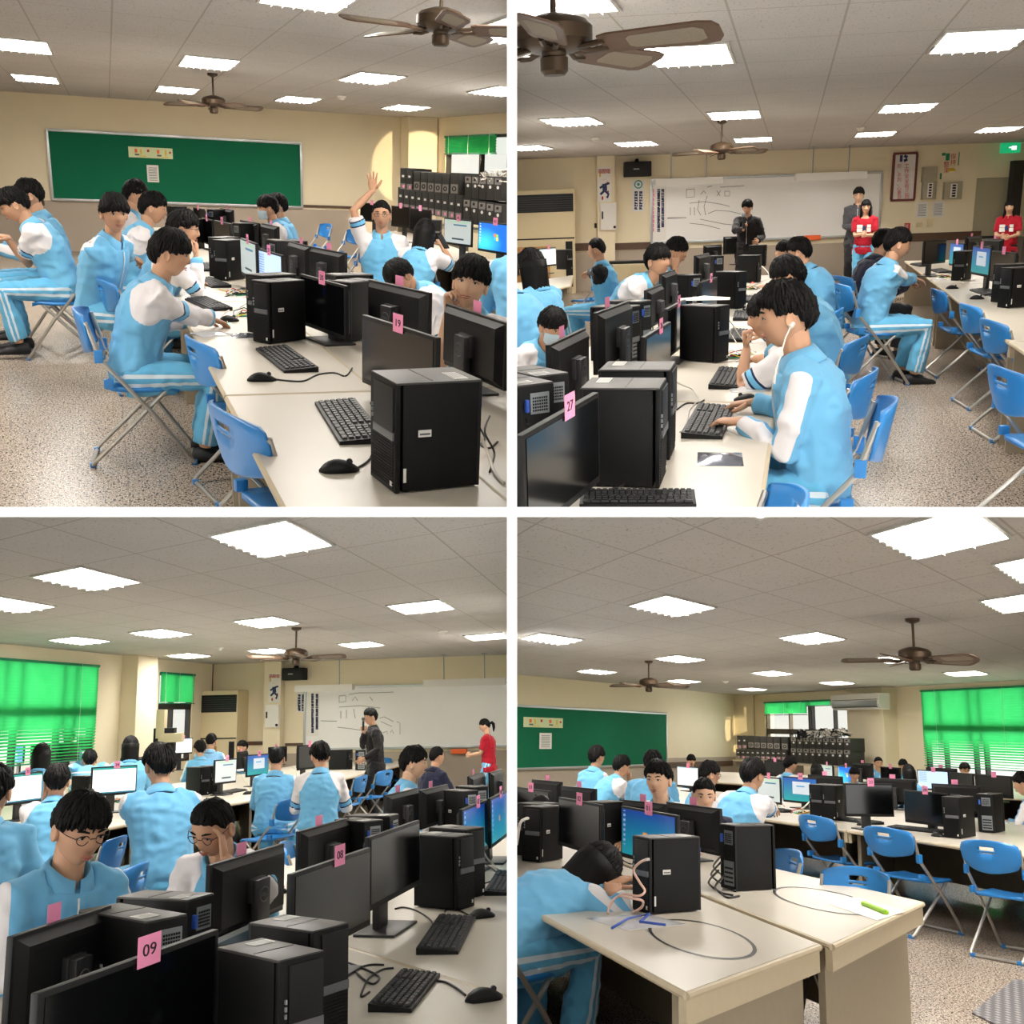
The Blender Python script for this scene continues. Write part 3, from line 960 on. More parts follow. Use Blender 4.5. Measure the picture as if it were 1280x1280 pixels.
def hair_mesh(style, seed=0):
    key = ('hair', style, seed)
    if key in PROTO: return PROTO[key]
    rnd = random.Random(seed * 7 + 3)
    N, M = 48, 14
    ph0 = [rnd.uniform(0, 6.28) for _ in range(6)]
    def edge(az):
        a = abs((az + math.pi) % (2 * math.pi) - math.pi)     # 0 front .. pi back
        if style == 'crew': f, s_, b = .072, .02, -.055
        elif style == 'spiky': f, s_, b = .060, .012, -.06
        elif style in ('bowl', 'fringe'): f, s_, b = .030, .004, -.070
        elif style == 'part': f, s_, b = .044, .006, -.068
        elif style == 'tied': f, s_, b = .034, .0, -.05
        else: f, s_, b = .046, .01, -.065
        if a < .95: z = f - .010 * (a / .95)
        elif a < 1.25: z = f - .010 + (s_ - f + .010) * (a - .95) / .3
        elif a < 1.9: z = s_ + .008 * math.sin((a - 1.25) / .65 * math.pi)
        else: z = s_ + (b - s_) * min(1, (a - 1.9) / .7)
        if style == 'part' and a < .95: z += .022 * math.exp(-((az - .35) / .25) ** 2)
        jag = .005 * math.sin(az * 17 + ph0[0]) + .005 * math.sin(az * 29 + ph0[1]) + .003 * math.sin(az * 41 + ph0[2])
        return z + jag * (1.0 if style != 'crew' else .3)
    thick = {'crew': .010, 'spiky': .020, 'bowl': .021, 'fringe': .022, 'part': .021, 'short': .017, 'tied': .012, 'long': .02}[style]
    secs = []
    for j in range(M + 1):
        t = j / M
        row = []
        for i in range(N):
            az = 2 * math.pi * i / N
            e = edge(az)
            # walk down from the crown to the edge
            zc = .118
            el = math.asin(max(-.98, min(.98, e / .112)))
            ph = math.pi / 2 - (math.pi / 2 - el) * t
            d = (math.cos(ph) * math.sin(az), math.cos(ph) * math.cos(az), math.sin(ph))
            r = head_surface(d if d[1] < .25 else (d[0], d[1], max(d[2], .2)))
            k = thick * (1 - .55 * t ** 3) + (.006 if style == 'spiky' else .003) * math.sin(az * 11 + ph0[3] + 3 * t) * math.sin(az * 5 + ph0[4]) * (1 - .3 * t) + .0025 * math.sin(az * 31 + ph0[5] + 5 * t)
            r += k
            row.append((d[0] * r, d[1] * r, d[2] * r + .002))
        secs.append(row)
    inner = []
    for p in secs[-1]:
        q = np.array(p) * .90; inner.append(tuple(q))
    secs.append(inner)
    mb = MB().loft(secs, 0, False)
    mb.add([], [])
    if style == 'long':
        # straight curtain falling from the sides and back
        cs = []
        for k, (z, w, dpt) in enumerate(((.04, .098, .115), (-.02, .10, .118), (-.10, .098, .115), (-.20, .112, .105), (-.30, .118, .095), (-.42, .108, .075), (-.46, .09, .06))):
            ring = []
            for i in range(29):
                a = math.radians(62 + (360 - 124) * i / 28)
                jit = .004 * math.sin(i * 2.7 + k)
                ring.append(((w + jit) * math.sin(a), (dpt + jit) * math.cos(a) - .008 - max(0, -.2 - z) * .15, z))
            for i in range(28, -1, -1):
                a = math.radians(62 + (360 - 124) * i / 28)
                ring.append(((w - .028) * math.sin(a), (dpt - .028) * math.cos(a) - .008 - max(0, -.2 - z) * .15, z))
            cs.append(ring)
        mb.loft(cs)
    if style == 'tied':
        mb.tube([(0, -.10, .03), (0, -.14, .04), (0, -.165, .01), (0, -.165, -.06), (0, -.15, -.13)], [.02, .032, .032, .026, .008], 10)
    amp = {'crew': .35, 'spiky': 1.3, 'bowl': .7, 'fringe': .8, 'part': .9, 'short': 1.0, 'tied': .35, 'long': .3}[style]
    def hp(az, t, k):
        e = edge(az); el = math.asin(max(-.98, min(.98, e / .112)))
        ph = math.pi / 2 - (math.pi / 2 - el) * t
        d = (math.cos(ph) * math.sin(az), math.cos(ph) * math.cos(az), math.sin(ph))
        r = head_surface(d if d[1] < .25 else (d[0], d[1], max(d[2], .2))) + k
        return (d[0] * r, d[1] * r, d[2] * r + .002)
    for j in range(400 if style not in ('crew', 'tied') else 220):
        az = rnd.uniform(0, 6.283); t0 = rnd.random() ** .7 * .72; t1 = min(t0 + rnd.uniform(.30, .58), 1.0 + .07 * amp * rnd.random())
        dr = rnd.gauss(.10, .28) * (1 if style != 'part' else 1.3); lift = thick * (.9 - .35 * t0) + amp * rnd.uniform(.0, .009); w = rnd.uniform(.004, .0085) * (.7 if style == 'crew' else 1)
        mb.tube([hp(az + dr * q * .3, t0 + (t1 - t0) * q, (thick * .7 if q < .1 else lift) * (1 - .75 * q ** 3 * (1 if t1 > .8 else .4))) for q in (0, .3, .65, 1)], [w * .6, w, w * .75, w * .08], 4)
    me = mb.mesh('hair', HAIR, 'all')
    PROTO[key] = me
    return me

def face_meshes():
    if 'face' in PROTO: return PROTO['face']
    out = []
    for s in (-1, 1):
        e = MB().loft([[(s * .033 + .016 * k * math.cos(a), .084 + q - .004 * math.cos(a) ** 2, .008 + .0044 * k * math.sin(a) - .0012 * math.cos(a) ** 2) for a in np.linspace(0, 2 * math.pi, 13)[:-1]] for k, q in ((1, 0), (.9, .004), (.4, .006))])
        e2 = MB().loft([[(s * .033 + .0056 * k * math.cos(a), .0875 + q, .0078 + .0044 * k * math.sin(a)) for a in np.linspace(0, 2 * math.pi, 11)[:-1]] for k, q in ((1, 0), (.8, .003), (.3, .0035))])
        ld = MB().tube([(s * .016, .0865, .0085), (s * .026, .0905, .0135), (s * .040, .0895, .0135), (s * .052, .0800, .0065)], [.001, .0017, .0017, .001], 5)
        br = MB().tube([(s * .015, .0945, .029), (s * .033, .0925, .035), (s * .053, .080, .031)], [.003, .0045, .002], 6)
        out += [('eye', e, EYEW), ('iris', e2, IRIS), ('eyelid', ld, HAIR), ('eyebrow', br, HAIR)]
    m = MB().tube([(-.024, .0895, -.0595), (-.01, .0985, -.0565), (0, .0985, -.058), (.01, .0985, -.0565), (.024, .0895, -.0595)], [.0018, .0036, .0034, .0036, .0018], 6)
    m.tube([(-.018, .090, -.067), (0, .0985, -.068), (.018, .090, -.067)], [.0015, .0042, .0015], 6)
    out.append(('mouth', m, LIP))
    PROTO['face'] = [(n, mb.mesh(n, mt, 'all')) for n, mb, mt in out]
    g = MB()
    for s in (-1, 1):
        g.tube([(s * .034 + .022 * math.cos(a), .101 - .006 * abs(math.cos(a)), .006 + .017 * math.sin(a)) for a in np.linspace(0, 2 * math.pi, 17)[:-1]], .0016, 5, closed=True)
        g.tube([(s * .056, .097, .010), (s * .078, .06, .012), (s * .083, -.015, .008)], .0016, 5)
    g.tube([(-.012, .101, .010), (0, .104, .012), (.012, .101, .010)], .0014, 5)
    PROTO['glasses'] = g.mesh('glasses', INK, 'all')
    secs = []
    for z, k in ((-.012, .62), (-.02, 1), (-.05, 1.02), (-.085, 1), (-.108, .75)):
        secs.append([(.070 * k * math.sin(a), (.106 + .008 * (1 - abs(z + .03) * 12)) * math.cos(a) ** .9 if math.cos(a) > 0 else 0, z) for a in np.radians(np.linspace(-80, 80, 13))])
    mk = MB(); n = 13
    vs = [p for s_ in secs for p in s_]
    mk.add(vs, [(i * n + k, i * n + k + 1, (i + 1) * n + k + 1, (i + 1) * n + k) for i in range(4) for k in range(n - 1)])
    for s in (-1, 1): mk.tube([(s * .068, .03, -.03), (s * .08, -.01, .0), (s * .078, -.03, -.02)], .0015, 5)
    PROTO['mask'] = mk.mesh('face_mask', mat('mask_cloth', '#b9d0dc', .8), 'all')
    return PROTO['face']

def hand_geo(pose):
    """right hand: wrist at origin, fingers along +Y, palm facing -Z, thumb on -X side"""
    key = ('hand', pose)
    if key in PROTO: return PROTO[key]
    m = MB()
    secs = []
    for y, w, h in ((-.02, .024, .019), (0, .027, .019), (.03, .036, .016), (.06, .041, .014), (.085, .040, .012), (.094, .034, .008)):
        secs.append([(w * math.cos(a), y, h * math.sin(a)) for a in np.linspace(0, 2 * math.pi, 13)[:-1]])
    m.loft(secs)
    curl = {'flat': (12, 14, 8), 'type': (28, 34, 22), 'mouse': (24, 26, 16), 'fist': (75, 90, 55), 'open': (4, 6, 4), 'chin': (55, 70, 40), 'grip': (62, 70, 45)}[pose]
    spread = {'open': 9, 'flat': 4}.get(pose, 2)
    for k, (x, ln) in enumerate(((-.030, .072), (-.010, .080), (.010, .074), (.029, .058))):
        p = Vector((x, .082, 0)); ang = 0; pts = [Vector((x * .9, .06, 0)), p.copy()]
        sp = math.radians((k - 1.5) * spread)
        for j, fr in enumerate((.45, .30, .25)):
            ang += math.radians(curl[j])
            p = p + Vector((math.sin(sp) * math.cos(ang), math.cos(sp) * math.cos(ang), -math.sin(ang))) * ln * fr
            pts.append(p.copy())
        m.tube(pts, [.0095, .0095, .0085, .0078, .0058], 8)
    t = {'open': ((-.030, .02, 0), (-.055, .045, -.004), (-.072, .068, -.006), (-.083, .088, -.006)), 'fist': ((-.028, .02, -.005), (-.043, .045, -.02), (-.03, .066, -.035), (-.008, .07, -.042))}.get(
        pose, ((-.028, .018, -.004), (-.050, .042, -.014), (-.056, .066, -.022), (-.050, .088, -.028)))
    m.tube(t, [.013, .012, .0105, .007], 8)
    PROTO[key] = (np.array(m.v), m.f)
    return PROTO[key]

def ik(a, t, l1, l2, hint):
    a, t, hint = (np.array(q, float) for q in (a, t, hint))
    d = t - a; L = float(np.linalg.norm(d)); L = max(L, 1e-4)
    u = d / L
    Lc = min(L, (l1 + l2) * .995)
    t = a + u * Lc
    x = (l1 * l1 - l2 * l2 + Lc * Lc) / (2 * Lc)
    h = math.sqrt(max(0, l1 * l1 - x * x))
    v = hint - u * float(hint @ u)
    v /= np.linalg.norm(v) + 1e-9
    return a + u * x + v * h, t

def _noisev(co, k, seed):
    return np.array([noise.noise(Vector((p[0] * k + seed, p[1] * k, p[2] * k))) for p in co])

def remesh(mb, voxel, name, smooth_it=3):
    me = mb.mesh(name + '_raw', SKIN)
    o = bpy.data.objects.new(name, me); C.objects.link(o)
    r = o.modifiers.new('r', 'REMESH'); r.mode = 'VOXEL'; r.voxel_size = voxel
    s = o.modifiers.new('s', 'SMOOTH'); s.factor = .5; s.iterations = smooth_it
    dg = bpy.context.evaluated_depsgraph_get()
    out = bpy.data.meshes.new_from_object(o.evaluated_get(dg))
    bpy.data.objects.remove(o); bpy.data.meshes.remove(me)
    return out

def ell(c, u, v, n=14):
    return [tuple(np.array(c) + np.array(u) * math.cos(a) + np.array(v) * math.sin(a)) for a in np.linspace(0, 2 * math.pi, n + 1)[:-1]]

def seg_dist(P, a, b):
    ab = b - a; t = np.clip(((P - a) @ ab) / (ab @ ab), 0, 1)
    q = a + t[:, None] * ab
    return np.linalg.norm(P - q, axis=1), t, P - q

def build_person(pose, top, bottom, hair, voxel=.012, glasses=False, mask=False, skin=None, seed=0, stand=False, look=(0, 0, 0), lean=14, bend=16, side=0,
                 hands=None, sleeve='raglan', short=False, hp=('type', 'type'), twist=0, feet=None, collar=True, shoes=None, headlift=0.0, resolve=None, shirt_print=False):
    """one person; faces +Y. Returns root and the head centre in its own frame"""
    R = math.radians
    skin = skin or SKIN
    hz = .50 if not stand else .90
    # spine
    n = 12; pts = [np.array([0, 0, hz - .06])]; T = .54; dirs = []
    for i in range(n + 1):
        a = R(lean) + R(bend) * (i / n) ** 1.3
        d = np.array([math.sin(R(side)) * (i / n), math.sin(a), math.cos(a)]); d /= np.linalg.norm(d); dirs.append(d)
        pts.append(pts[-1] + d * (T / n))
    def sp(t):
        k = min(max(t, 0), 1) * n; i = min(int(k), n - 1); f = k - i
        return pts[i + 1] * (1 - f) + pts[min(i + 2, n + 1)] * f if i + 2 <= n + 1 else pts[-1], dirs[min(i, n)]
    tw = R(twist)
    X0 = np.array([1.0, 0, 0])
    def frame(t):
        p, d = sp(t)
        a = tw * t
        x = np.array([math.cos(a), math.sin(a), 0]); x = x - d * (x @ d); x /= np.linalg.norm(x)
        return p, x, np.cross(d, x), d
    prof = [(-.02, .150, .105), (.06, .168, .122), (.2, .152, .112), (.38, .150, .115), (.58, .168, .122), (.74, .178, .118), (.84, .165, .10), (.91, .125, .082), (.96, .075, .066)]
    def torso(mb, infl, t1=1.0, t0=-.05, hem=None):
        secs = []
        for t, w, dp in prof:
            if t > t1 or t < t0: continue
            p, x, y, d = frame(t)
            if t < 0: p = p - d * .03
            secs.append(ell(p, x * (w + infl), y * (dp + infl * 1.1)))
        mb.loft(secs)
    ps, xs, ys, ds = frame(.86)
    sh = {-1: ps - xs * .168 - ys * .0, 1: ps + xs * .168}
    neckb, xn, yn, dn = frame(1.0)
    # head
    yaw, pitch, roll = (R(q) for q in look)
    facedir = rot3(0, 0, tw * 0)
    nd = dn * .6 + np.array([0, .10, .75]); nd /= np.linalg.norm(nd)
    neckt = neckb + nd * (.075 + headlift)
    HR = rot3(0, 0, yaw) @ rot3(-pitch, 0, 0) @ rot3(0, roll, 0)
    headc = neckt + HR @ np.array([0, .022, .085])
    # arms
    local = resolve(headc) if resolve else None
    hands = hands or {}
    default = {-1: (-.14, .44, .245 + hz), 1: (.14, .44, .245 + hz)} if not stand else {-1: (-.24, .06, hz - .06), 1: (.24, .06, hz - .06)}
    arms = {}
    for s in (-1, 1):
        tgt = hands.get(s, default[s])
        hint = (s * .42, -.42, -.8)
        if isinstance(tgt, dict): hint = tgt.get('hint', hint); hd = tgt.get('dir'); pn = tgt.get('palm'); tgt = tgt['at']
        else: hd = pn = None
        if tgt[0] == 'head':
            tgt = headc + HR @ np.array(tgt[1])
        elif tgt[0] == 'px':
            tgt = local(tgt[1], tgt[2], tgt[3], None)
        elif tgt[0] == 'pxd':
            tgt = local(tgt[1], tgt[2], None, tgt[3] if len(tgt) > 3 else 0)
        e, w = ik(sh[s], tgt, .285, .25, hint)
        fd = (w - e) / np.linalg.norm(w - e)
        arms[s] = (sh[s], e, w, np.array(hd) / np.linalg.norm(hd) if hd is not None else (fd * .6 + np.array([0, .5, -.25]) if not stand else fd), np.array(pn) if pn is not None else np.array([0, 0, -1.0]) if not stand else np.array([-s, 0, 0]))
    # legs
    legs = {}
    for s in (-1, 1):
        hip = np.array([s * .095, .0, hz - .02])
        if stand:
            ft = (feet or {}).get(s, (s * .10, .0, .08))
            k, a = ik(hip, ft, .42, .42, (0, 1, 0))
        else:
            ft = (feet or {}).get(s, (s * .14, .36, .085))
            k, a = ik(hip, ft, .44, .41, (s * .1, .6, .9))
        legs[s] = (hip, k, a)
    # ---- body
    mb = MB()
    torso(mb, -.012)
    for s in (-1, 1):
        a, e, w, hd, pn = arms[s]
        mb.tube([a - xs * s * .07, a, a * .5 + e * .5, e, e * .6 + w * .4, w], [.06, .056, .045, .038, .038, .026], 10)
        h, k, f = legs[s]
        mb.tube([h, h * .5 + k * .5, k, k * .6 + f * .4, f], [.085, .074, .055, .050, .036], 10)
    mb.tube([neckb - dn * .08, neckb, neckt + nd * .03], [.066, .056, .055], 12)
    me = remesh(mb, voxel, 'body')
    co = np.empty(len(me.vertices) * 3); me.vertices.foreach_get('co', co); co = co.reshape(-1, 3)
    ff = [tuple(p.vertices) for p in me.polygons]
    bpy.data.meshes.remove(me)
    full = MB(); full.v = [tuple(p) for p in co]; full.f = ff; full.m = [0] * len(ff)
    hv, hf = head_geo()
    full.add(hv @ HR.T + headc, hf)
    for s in (-1, 1):
        a, e, w, hd, pn = arms[s]
        y = hd / np.linalg.norm(hd)
        z = -(pn - y * (pn @ y)); z /= np.linalg.norm(z) + 1e-9
        x = np.cross(y, z)
        gv, gf = hand_geo(hp[0 if s < 0 else 1])
        gv = gv * np.array([1 if s > 0 else -1, 1, 1])
        full.add(gv @ np.stack([x, y, z]) + w, gf)
    root = empty('person')
    full.part('body', skin, root, 'all')
    # ---- head parts
    HM = Matrix([list(HR[i]) + [headc[i]] for i in range(3)] + [[0, 0, 0, 1]])
    for nme, m_ in face_meshes():
        if mask and nme == 'mouth': continue
        o = bpy.data.objects.new(nme, m_); C.objects.link(o); o.parent = root; o.matrix_basis = HM
    o = bpy.data.objects.new('hair', hair_mesh(hair, seed)); C.objects.link(o); o.parent = root; o.matrix_basis = HM
    if glasses:
        o = bpy.data.objects.new('glasses', PROTO['glasses']); C.objects.link(o); o.parent = root; o.matrix_basis = HM
    if mask:
        o = bpy.data.objects.new('face_mask', PROTO['mask']); C.objects.link(o); o.parent = root; o.matrix_basis = HM
    # ---- top garment
    mb = MB()
    infl = .022
    p0, x0, y0, d0 = frame(-.02)
    mb.loft(([ell(p0 - d0 * .15, x0 * .212, y0 * .160), ell(p0 - d0 * .06, x0 * .208, y0 * .156)] if stand else [ell(p0 - d0 * .02, x0 * .175, y0 * .14)]) + [ell(frame(t)[0], frame(t)[1] * (w + infl), frame(t)[2] * (dp + infl)) for t, w, dp in prof if t < .95])
    cut = .62 if short else None
    for s in (-1, 1):
        a, e, w, hd, pn = arms[s]
        if short:
            q = a + (e - a) * .78
            mb.tube([a - xs * s * .09 + ds * .02, a, a * .5 + q * .5, q], [.068, .072, .068, .068], 12)
        else:
            mb.tube([a - xs * s * .09 + ds * .02, a, a * .5 + e * .5, e, e * .55 + w * .45, e * .05 + w * .95], [.068, .071, .062, .057, .053, .043], 12)
    me = remesh(mb, voxel * 1.05, 'top', 4)
    me.materials.clear(); me.materials.append(top)
    V = np.empty(len(me.vertices) * 3); me.vertices.foreach_get('co', V); V = V.reshape(-1, 3)
    Nn = np.empty(len(me.vertices) * 3); me.vertices.foreach_get('normal', Nn); Nn = Nn.reshape(-1, 3)
    wr = (.5 - np.abs(_noisev(V * np.array([1, 1, .55]), 9, seed * 3.1)) * 2) * .013 + _noisev(V * np.array([.8, .8, 1.6]), 17, seed + 2.2) * .010 + _noisev(V, 34, seed) * .0025
    wr = np.clip(wr, -.003, .016) + .002
    V2 = V + Nn * wr[:, None]
    me.vertices.foreach_set('co', V2.reshape(-1))
    spd = np.min([seg_dist(V, sp(i / 6)[0], sp((i + 1) / 6)[0])[0] for i in range(6)], axis=0) - .15
    r = np.zeros(len(V)); g = np.zeros(len(V))
    for s in (-1, 1):
        a, e, w, hd, pn = arms[s]
        neck = neckb + xs * s * .05 - dn * .03
        dr, tr_, vr = seg_dist(V, neck, a + (e - a) * .05)
        du, tu, vu = seg_dist(V, a, e)
        dl, tl_, vl = seg_dist(V, e, w)
        sidek = ((V - ps) @ xs) * s
        inarm = np.minimum(np.minimum(du - .075, dl - .06), dr - .085)
        m_ = (spd - inarm)
        use_l = dl < du
        sarm = np.where(use_l, 1 + tl_, tu)
        if sleeve == 'raglan':
            ar = np.minimum(du - .072, dl - .06)
            val = np.where((sidek > .02) | (np.minimum(du, dl) < .10), .5 + np.clip((spd - ar) * 8, -.5, .5), 0)
            Lq = ((V - neckb) @ xs) * s; Dq = -((V - neckb) @ ds)
            seam = .5 + np.clip((Lq - .062 - .52 * np.maximum(Dq, 0)) * 9, -.5, .5)
            val = np.maximum(val, np.where((Dq < .23) & (Lq > .03) & (ar < .16), seam, 0))
            inarm = np.where(seam > .45, np.minimum(inarm, ar), inarm)
            band = np.abs(sarm - (.80 if not short else .60)) - (.085 if not short else .075)
            val = np.where(inarm < .02, np.minimum(val, .5 + np.clip(band * 3, -.5, .5)), val)
            if not short: val = np.where(inarm < .02, np.minimum(val, .5 + np.clip((1.80 - sarm) * 3, -.5, .5)), val)
            ln = .5 + np.clip((.022 - np.abs(band)) * 6, -.5, .5)
            g = np.maximum(g, np.where((inarm < .02) & (sidek > .02), ln, 0))
            r = np.maximum(r, val)
        elif sleeve == 'stripe':
            out = (s * xs) * .9 + ds * .42 + ys * -.1
            vec = np.where((dr < np.minimum(du, dl))[:, None], vr, np.where(use_l[:, None], vl, vu))
            vec = vec / (np.linalg.norm(vec, axis=1)[:, None] + 1e-6)
            ax = np.where(use_l[:, None], (w - e) / .25, (e - a) / .285)
            o2 = out[None, :] - ax * (ax @ out)[:, None]; o2 /= np.linalg.norm(o2, axis=1)[:, None] + 1e-6
            val = .5 + np.clip(((vec * o2).sum(1) - .74) * 2.5, -.5, .5)
            val = np.where((inarm < .03) & (sidek > .03), val, 0)
            r = np.maximum(r, val)
    at = me.color_attributes.new('panel', 'FLOAT_COLOR', 'POINT')
    colr = np.stack([r, g, 0 * r, 0 * r + 1], 1).astype(np.float32)
    at.data.foreach_set('color', colr.reshape(-1))
    me.polygons.foreach_set('use_smooth', [True] * len(me.polygons))
    tname = 'shirt' if short else 'jacket'
    o = bpy.data.objects.new(tname, me); C.objects.link(o); o.parent = root
    if collar:
        secs = []
        for t, k, zz in ((0, .062, -.02), (0, .066, .040), (0, .072, .048), (0, .090, .010), (0, .104, -.020), (0, .101, -.026), (0, .084, .0)):
            secs.append([tuple(neckb + xn * k * math.sin(a) * 1.02 + yn * (k * math.cos(a) * 1.02 + .005) + dn * (zz - .018 - (.030 if k < .08 else .045) * max(0, math.cos(a)) ** 2))
                         for a in np.linspace(.12, 2 * math.pi - .12, 25)])
        cm = MB(); nn = 25
        cm.add([p for q in secs for p in q], [(i * nn + k, i * nn + k + 1, (i + 1) * nn + k + 1, (i + 1) * nn + k) for i in range(6) for k in range(nn - 1)])
        cm.part('collar', top, o, 'all')
    if collar and not short:
        zp = MB()
        pth = []
        for t in (.90, .8, .66, .5, .34, .18):
            p, x, y, d = frame(t)
            dpp = np.interp(t, [q[0] for q in prof], [q[2] for q in prof])
            pth.append(tuple(p + y * (dpp + infl + .004)))
        zp.tube(pth, .004, 5).part('zipper', PAPER, o, 'all')
    if shirt_print:
        p, x, y, d = frame(.60)
        M3 = Matrix([list(v) for v in np.stack([x, -y, d], 1)]).to_4x4()
        for nm, px_, pz_, w, h, mm in (('letter_print', .075, .035, .10, .055, PAPER), ('letter_print', .075, -.035, .10, .07, PAPER), ('letter_print', -.085, .035, .07, .055, PAPER), ('letter_print', -.085, -.035, .075, .07, PAPER), ('round_print', -.005, .0, .06, .08, NAVYP)):
            q = MB().box((0, 0, 0), (w, .02, h), 0, .004).part(nm, mm, o)
            q.matrix_basis = Matrix.Translation(tuple(p + x * px_ + d * pz_ + y * (.158 - abs(px_) * .25))) @ M3
    # ---- trousers
    mb = MB()
    mb.loft([ell(frame(t)[0] - frame(t)[3] * dz, frame(t)[1] * w, frame(t)[2] * dp) for t, w, dp, dz in ((-.02, .15, .11, .07), (-.02, .178, .135, .02), (.06, .176, .13, 0), (.16, .165, .125, 0))])
    for s in (-1, 1):
        h, k, f = legs[s]
        mb.tube([h - np.array([0, .03, 0]) if not stand else h, h * .55 + k * .45, k, k * .55 + f * .45, f + (k - f) * .06], [.108, .096, .078, .076, .072], 12)
    me = remesh(mb, voxel * 1.15, 'trousers', 4)
    me.materials.clear(); me.materials.append(bottom)
    V = np.empty(len(me.vertices) * 3); me.vertices.foreach_get('co', V); V = V.reshape(-1, 3)
    Nn = np.empty(len(me.vertices) * 3); me.vertices.foreach_get('normal', Nn); Nn = Nn.reshape(-1, 3)
    r = np.zeros(len(V))
    for s in (-1, 1):
        h, k, f = legs[s]
        d1, t1, v1 = seg_dist(V, h, k); d2, t2, v2 = seg_dist(V, k, f)
        ax = np.where((d2 < d1)[:, None], (f - k) / .41, (k - h) / .44)
        vec = np.where((d2 < d1)[:, None], v2, v1); vec = vec / (np.linalg.norm(vec, axis=1)[:, None] + 1e-6)
        outv = np.array([s * 1.0, 0, 0]); o2 = outv[None] - ax * (ax @ outv)[:, None]; o2 /= np.linalg.norm(o2, axis=1)[:, None] + 1e-6
        side2 = np.cross(ax, o2)
        ang = np.arctan2((vec * side2).sum(1), (vec * o2).sum(1))
        m_ = np.abs(np.abs(ang) - .24) - .11
        val = .5 + np.clip(-m_ * 2.2, -.5, .5)
        r = np.maximum(r, np.where((V[:, 0] * s > 0.02) & (np.minimum(d1, d2) < .12), val, 0))
    V2 = V + Nn * ((.5 - np.abs(_noisev(V * np.array([.6, 1.3, 1.3]), 10, seed + 5.5)) * 2) * .010 + _noisev(V, 22, seed) * .004)[:, None]
    me.vertices.foreach_set('co', V2.reshape(-1))
    at = me.color_attributes.new('panel', 'FLOAT_COLOR', 'POINT')
    at.data.foreach_set('color', np.stack([r, 0 * r, 0 * r, 0 * r + 1], 1).astype(np.float32).reshape(-1))
    me.polygons.foreach_set('use_smooth', [True] * len(me.polygons))
    o = bpy.data.objects.new('trousers', me); C.objects.link(o); o.parent = root
    # ---- shoes
    for s in (-1, 1):
        h, k, f = legs[s]
        x, y = f[0], f[1]; z0 = f[2] - .085
        secs = []
        for yy, w, hh in ((-.075, .026, .05), (-.06, .036, .085), (0, .041, .088), (.07, .045, .065), (.13, .045, .045), (.175, .034, .034), (.19, .016, .022)):
            secs.append([(x + w * math.cos(a), y + yy, z0 + max(0, hh * (.5 + .5 * math.sin(a)) if math.sin(a) > -.6 else 0)) for a in np.linspace(0, 2 * math.pi, 13)[:-1]])
        MB().loft(secs).part('shoe', shoes or SHOE, root, 'all')
    return root, np.array(headc)

def person(room, head, hpx, face, label, group=None, seat=None, dist=None, scale=None, drop=None, **kw):
    """head: pixel of the head's centre; hpx: pixel height of the head (chin to crown); face: heading (0 away, 90 left, 180 towards us)"""
    D = dist or F * .262 / hpx
    P = room.far(*head, D)
    a = math.radians(face); ca, sa = math.cos(a), math.sin(a)
    st = {}
    def resolve(hc):
        s = scale or min(max(P[2] / hc[2], .88), 1.14)
        off = np.array([ca * hc[0] - sa * hc[1], sa * hc[0] + ca * hc[1]]) * s
        z0 = P[2] - hc[2] * s
        if drop is not None: z0 = drop
        o = np.array([P[0] - off[0], P[1] - off[1], z0])
        st.update(o=o, s=s)
        def local(x, y, z, dd):
            q = (room.px(x, y, z) if z is not None else room.far(x, y, D + dd)) - o
            return np.array([ca * q[0] + sa * q[1], -sa * q[0] + ca * q[1], q[2]]) / s
        return local
    root, hc = build_person(None, resolve=resolve, **kw)
    o, s = st['o'], st['s']
    put(root, room, tuple(o), a, (s, s, s))
    tag(root, room, label, 'person', group)
    if seat:
        chair_at(room, (o[0] - sa * .05 * s, o[1] + ca * .05 * s), face, seat, s)
    return root


# ================================================================ ROOM SHELLS
def shell(room, a, b, o, xr, yr):
    c = MB().box((sum(xr) / 2, sum(yr) / 2, room.H + .03), (xr[1] - xr[0], yr[1] - yr[0], .06)).part('ceiling', ceiling_mat('ceiling_tiles_' + room.name, a, b, o))
    struct(put(c, room))
    f = MB().box((sum(xr) / 2, sum(yr) / 2, -.03), (xr[1] - xr[0], yr[1] - yr[0], .06)).part('floor', floor_mat('terrazzo_' + room.name))
    struct(put(f, room))

def lat(room, p, q, s, nq=1, ns=1):
    A = room.px(*p, room.H)[:2]
    return (room.px(*q, room.H)[:2] - A) / nq, (room.px(*s, room.H)[:2] - A) / ns, A

def column(room, x0, x1, y0, y1, name='column'):
    o = MB().box(((x0 + x1) / 2, (y0 + y1) / 2, room.H / 2), (x1 - x0, y1 - y0, room.H), 0, .01).part(name, WALL)
    return struct(put(o, room))

def window(room, W, name, rect, split=(.5,), transom=None, frame=DARKFRAME, depth=.10, glass=GLASS):
    """rect in wall coordinates u0, u1, z0, z1; split: upright bars; transom: heights of crossbars"""
    u0, u1, z0, z1 = rect
    w, h = u1 - u0, z1 - z0
    r = empty(name)
    f = MB(); t = .055
    f.box((w / 2, 0, t / 2), (w, depth, t)).box((w / 2, 0, h - t / 2), (w, depth, t)).box((t / 2, 0, h / 2), (t, depth, h)).box((w - t / 2, 0, h / 2), (t, depth, h))
    for s in split: f.box((w * s, 0, h / 2), (.05, depth, h))
    for s in (transom or ()): f.box((w / 2, 0, s[0] - z0), (w, depth, s[1]))
    f.part('window_frame', frame, r)
    MB().box((w / 2, .0, h / 2), (w - .02, .006, h - .02)).part('pane', glass, r)
    W.put(r, u0, z0, -.07)
    return struct(r)

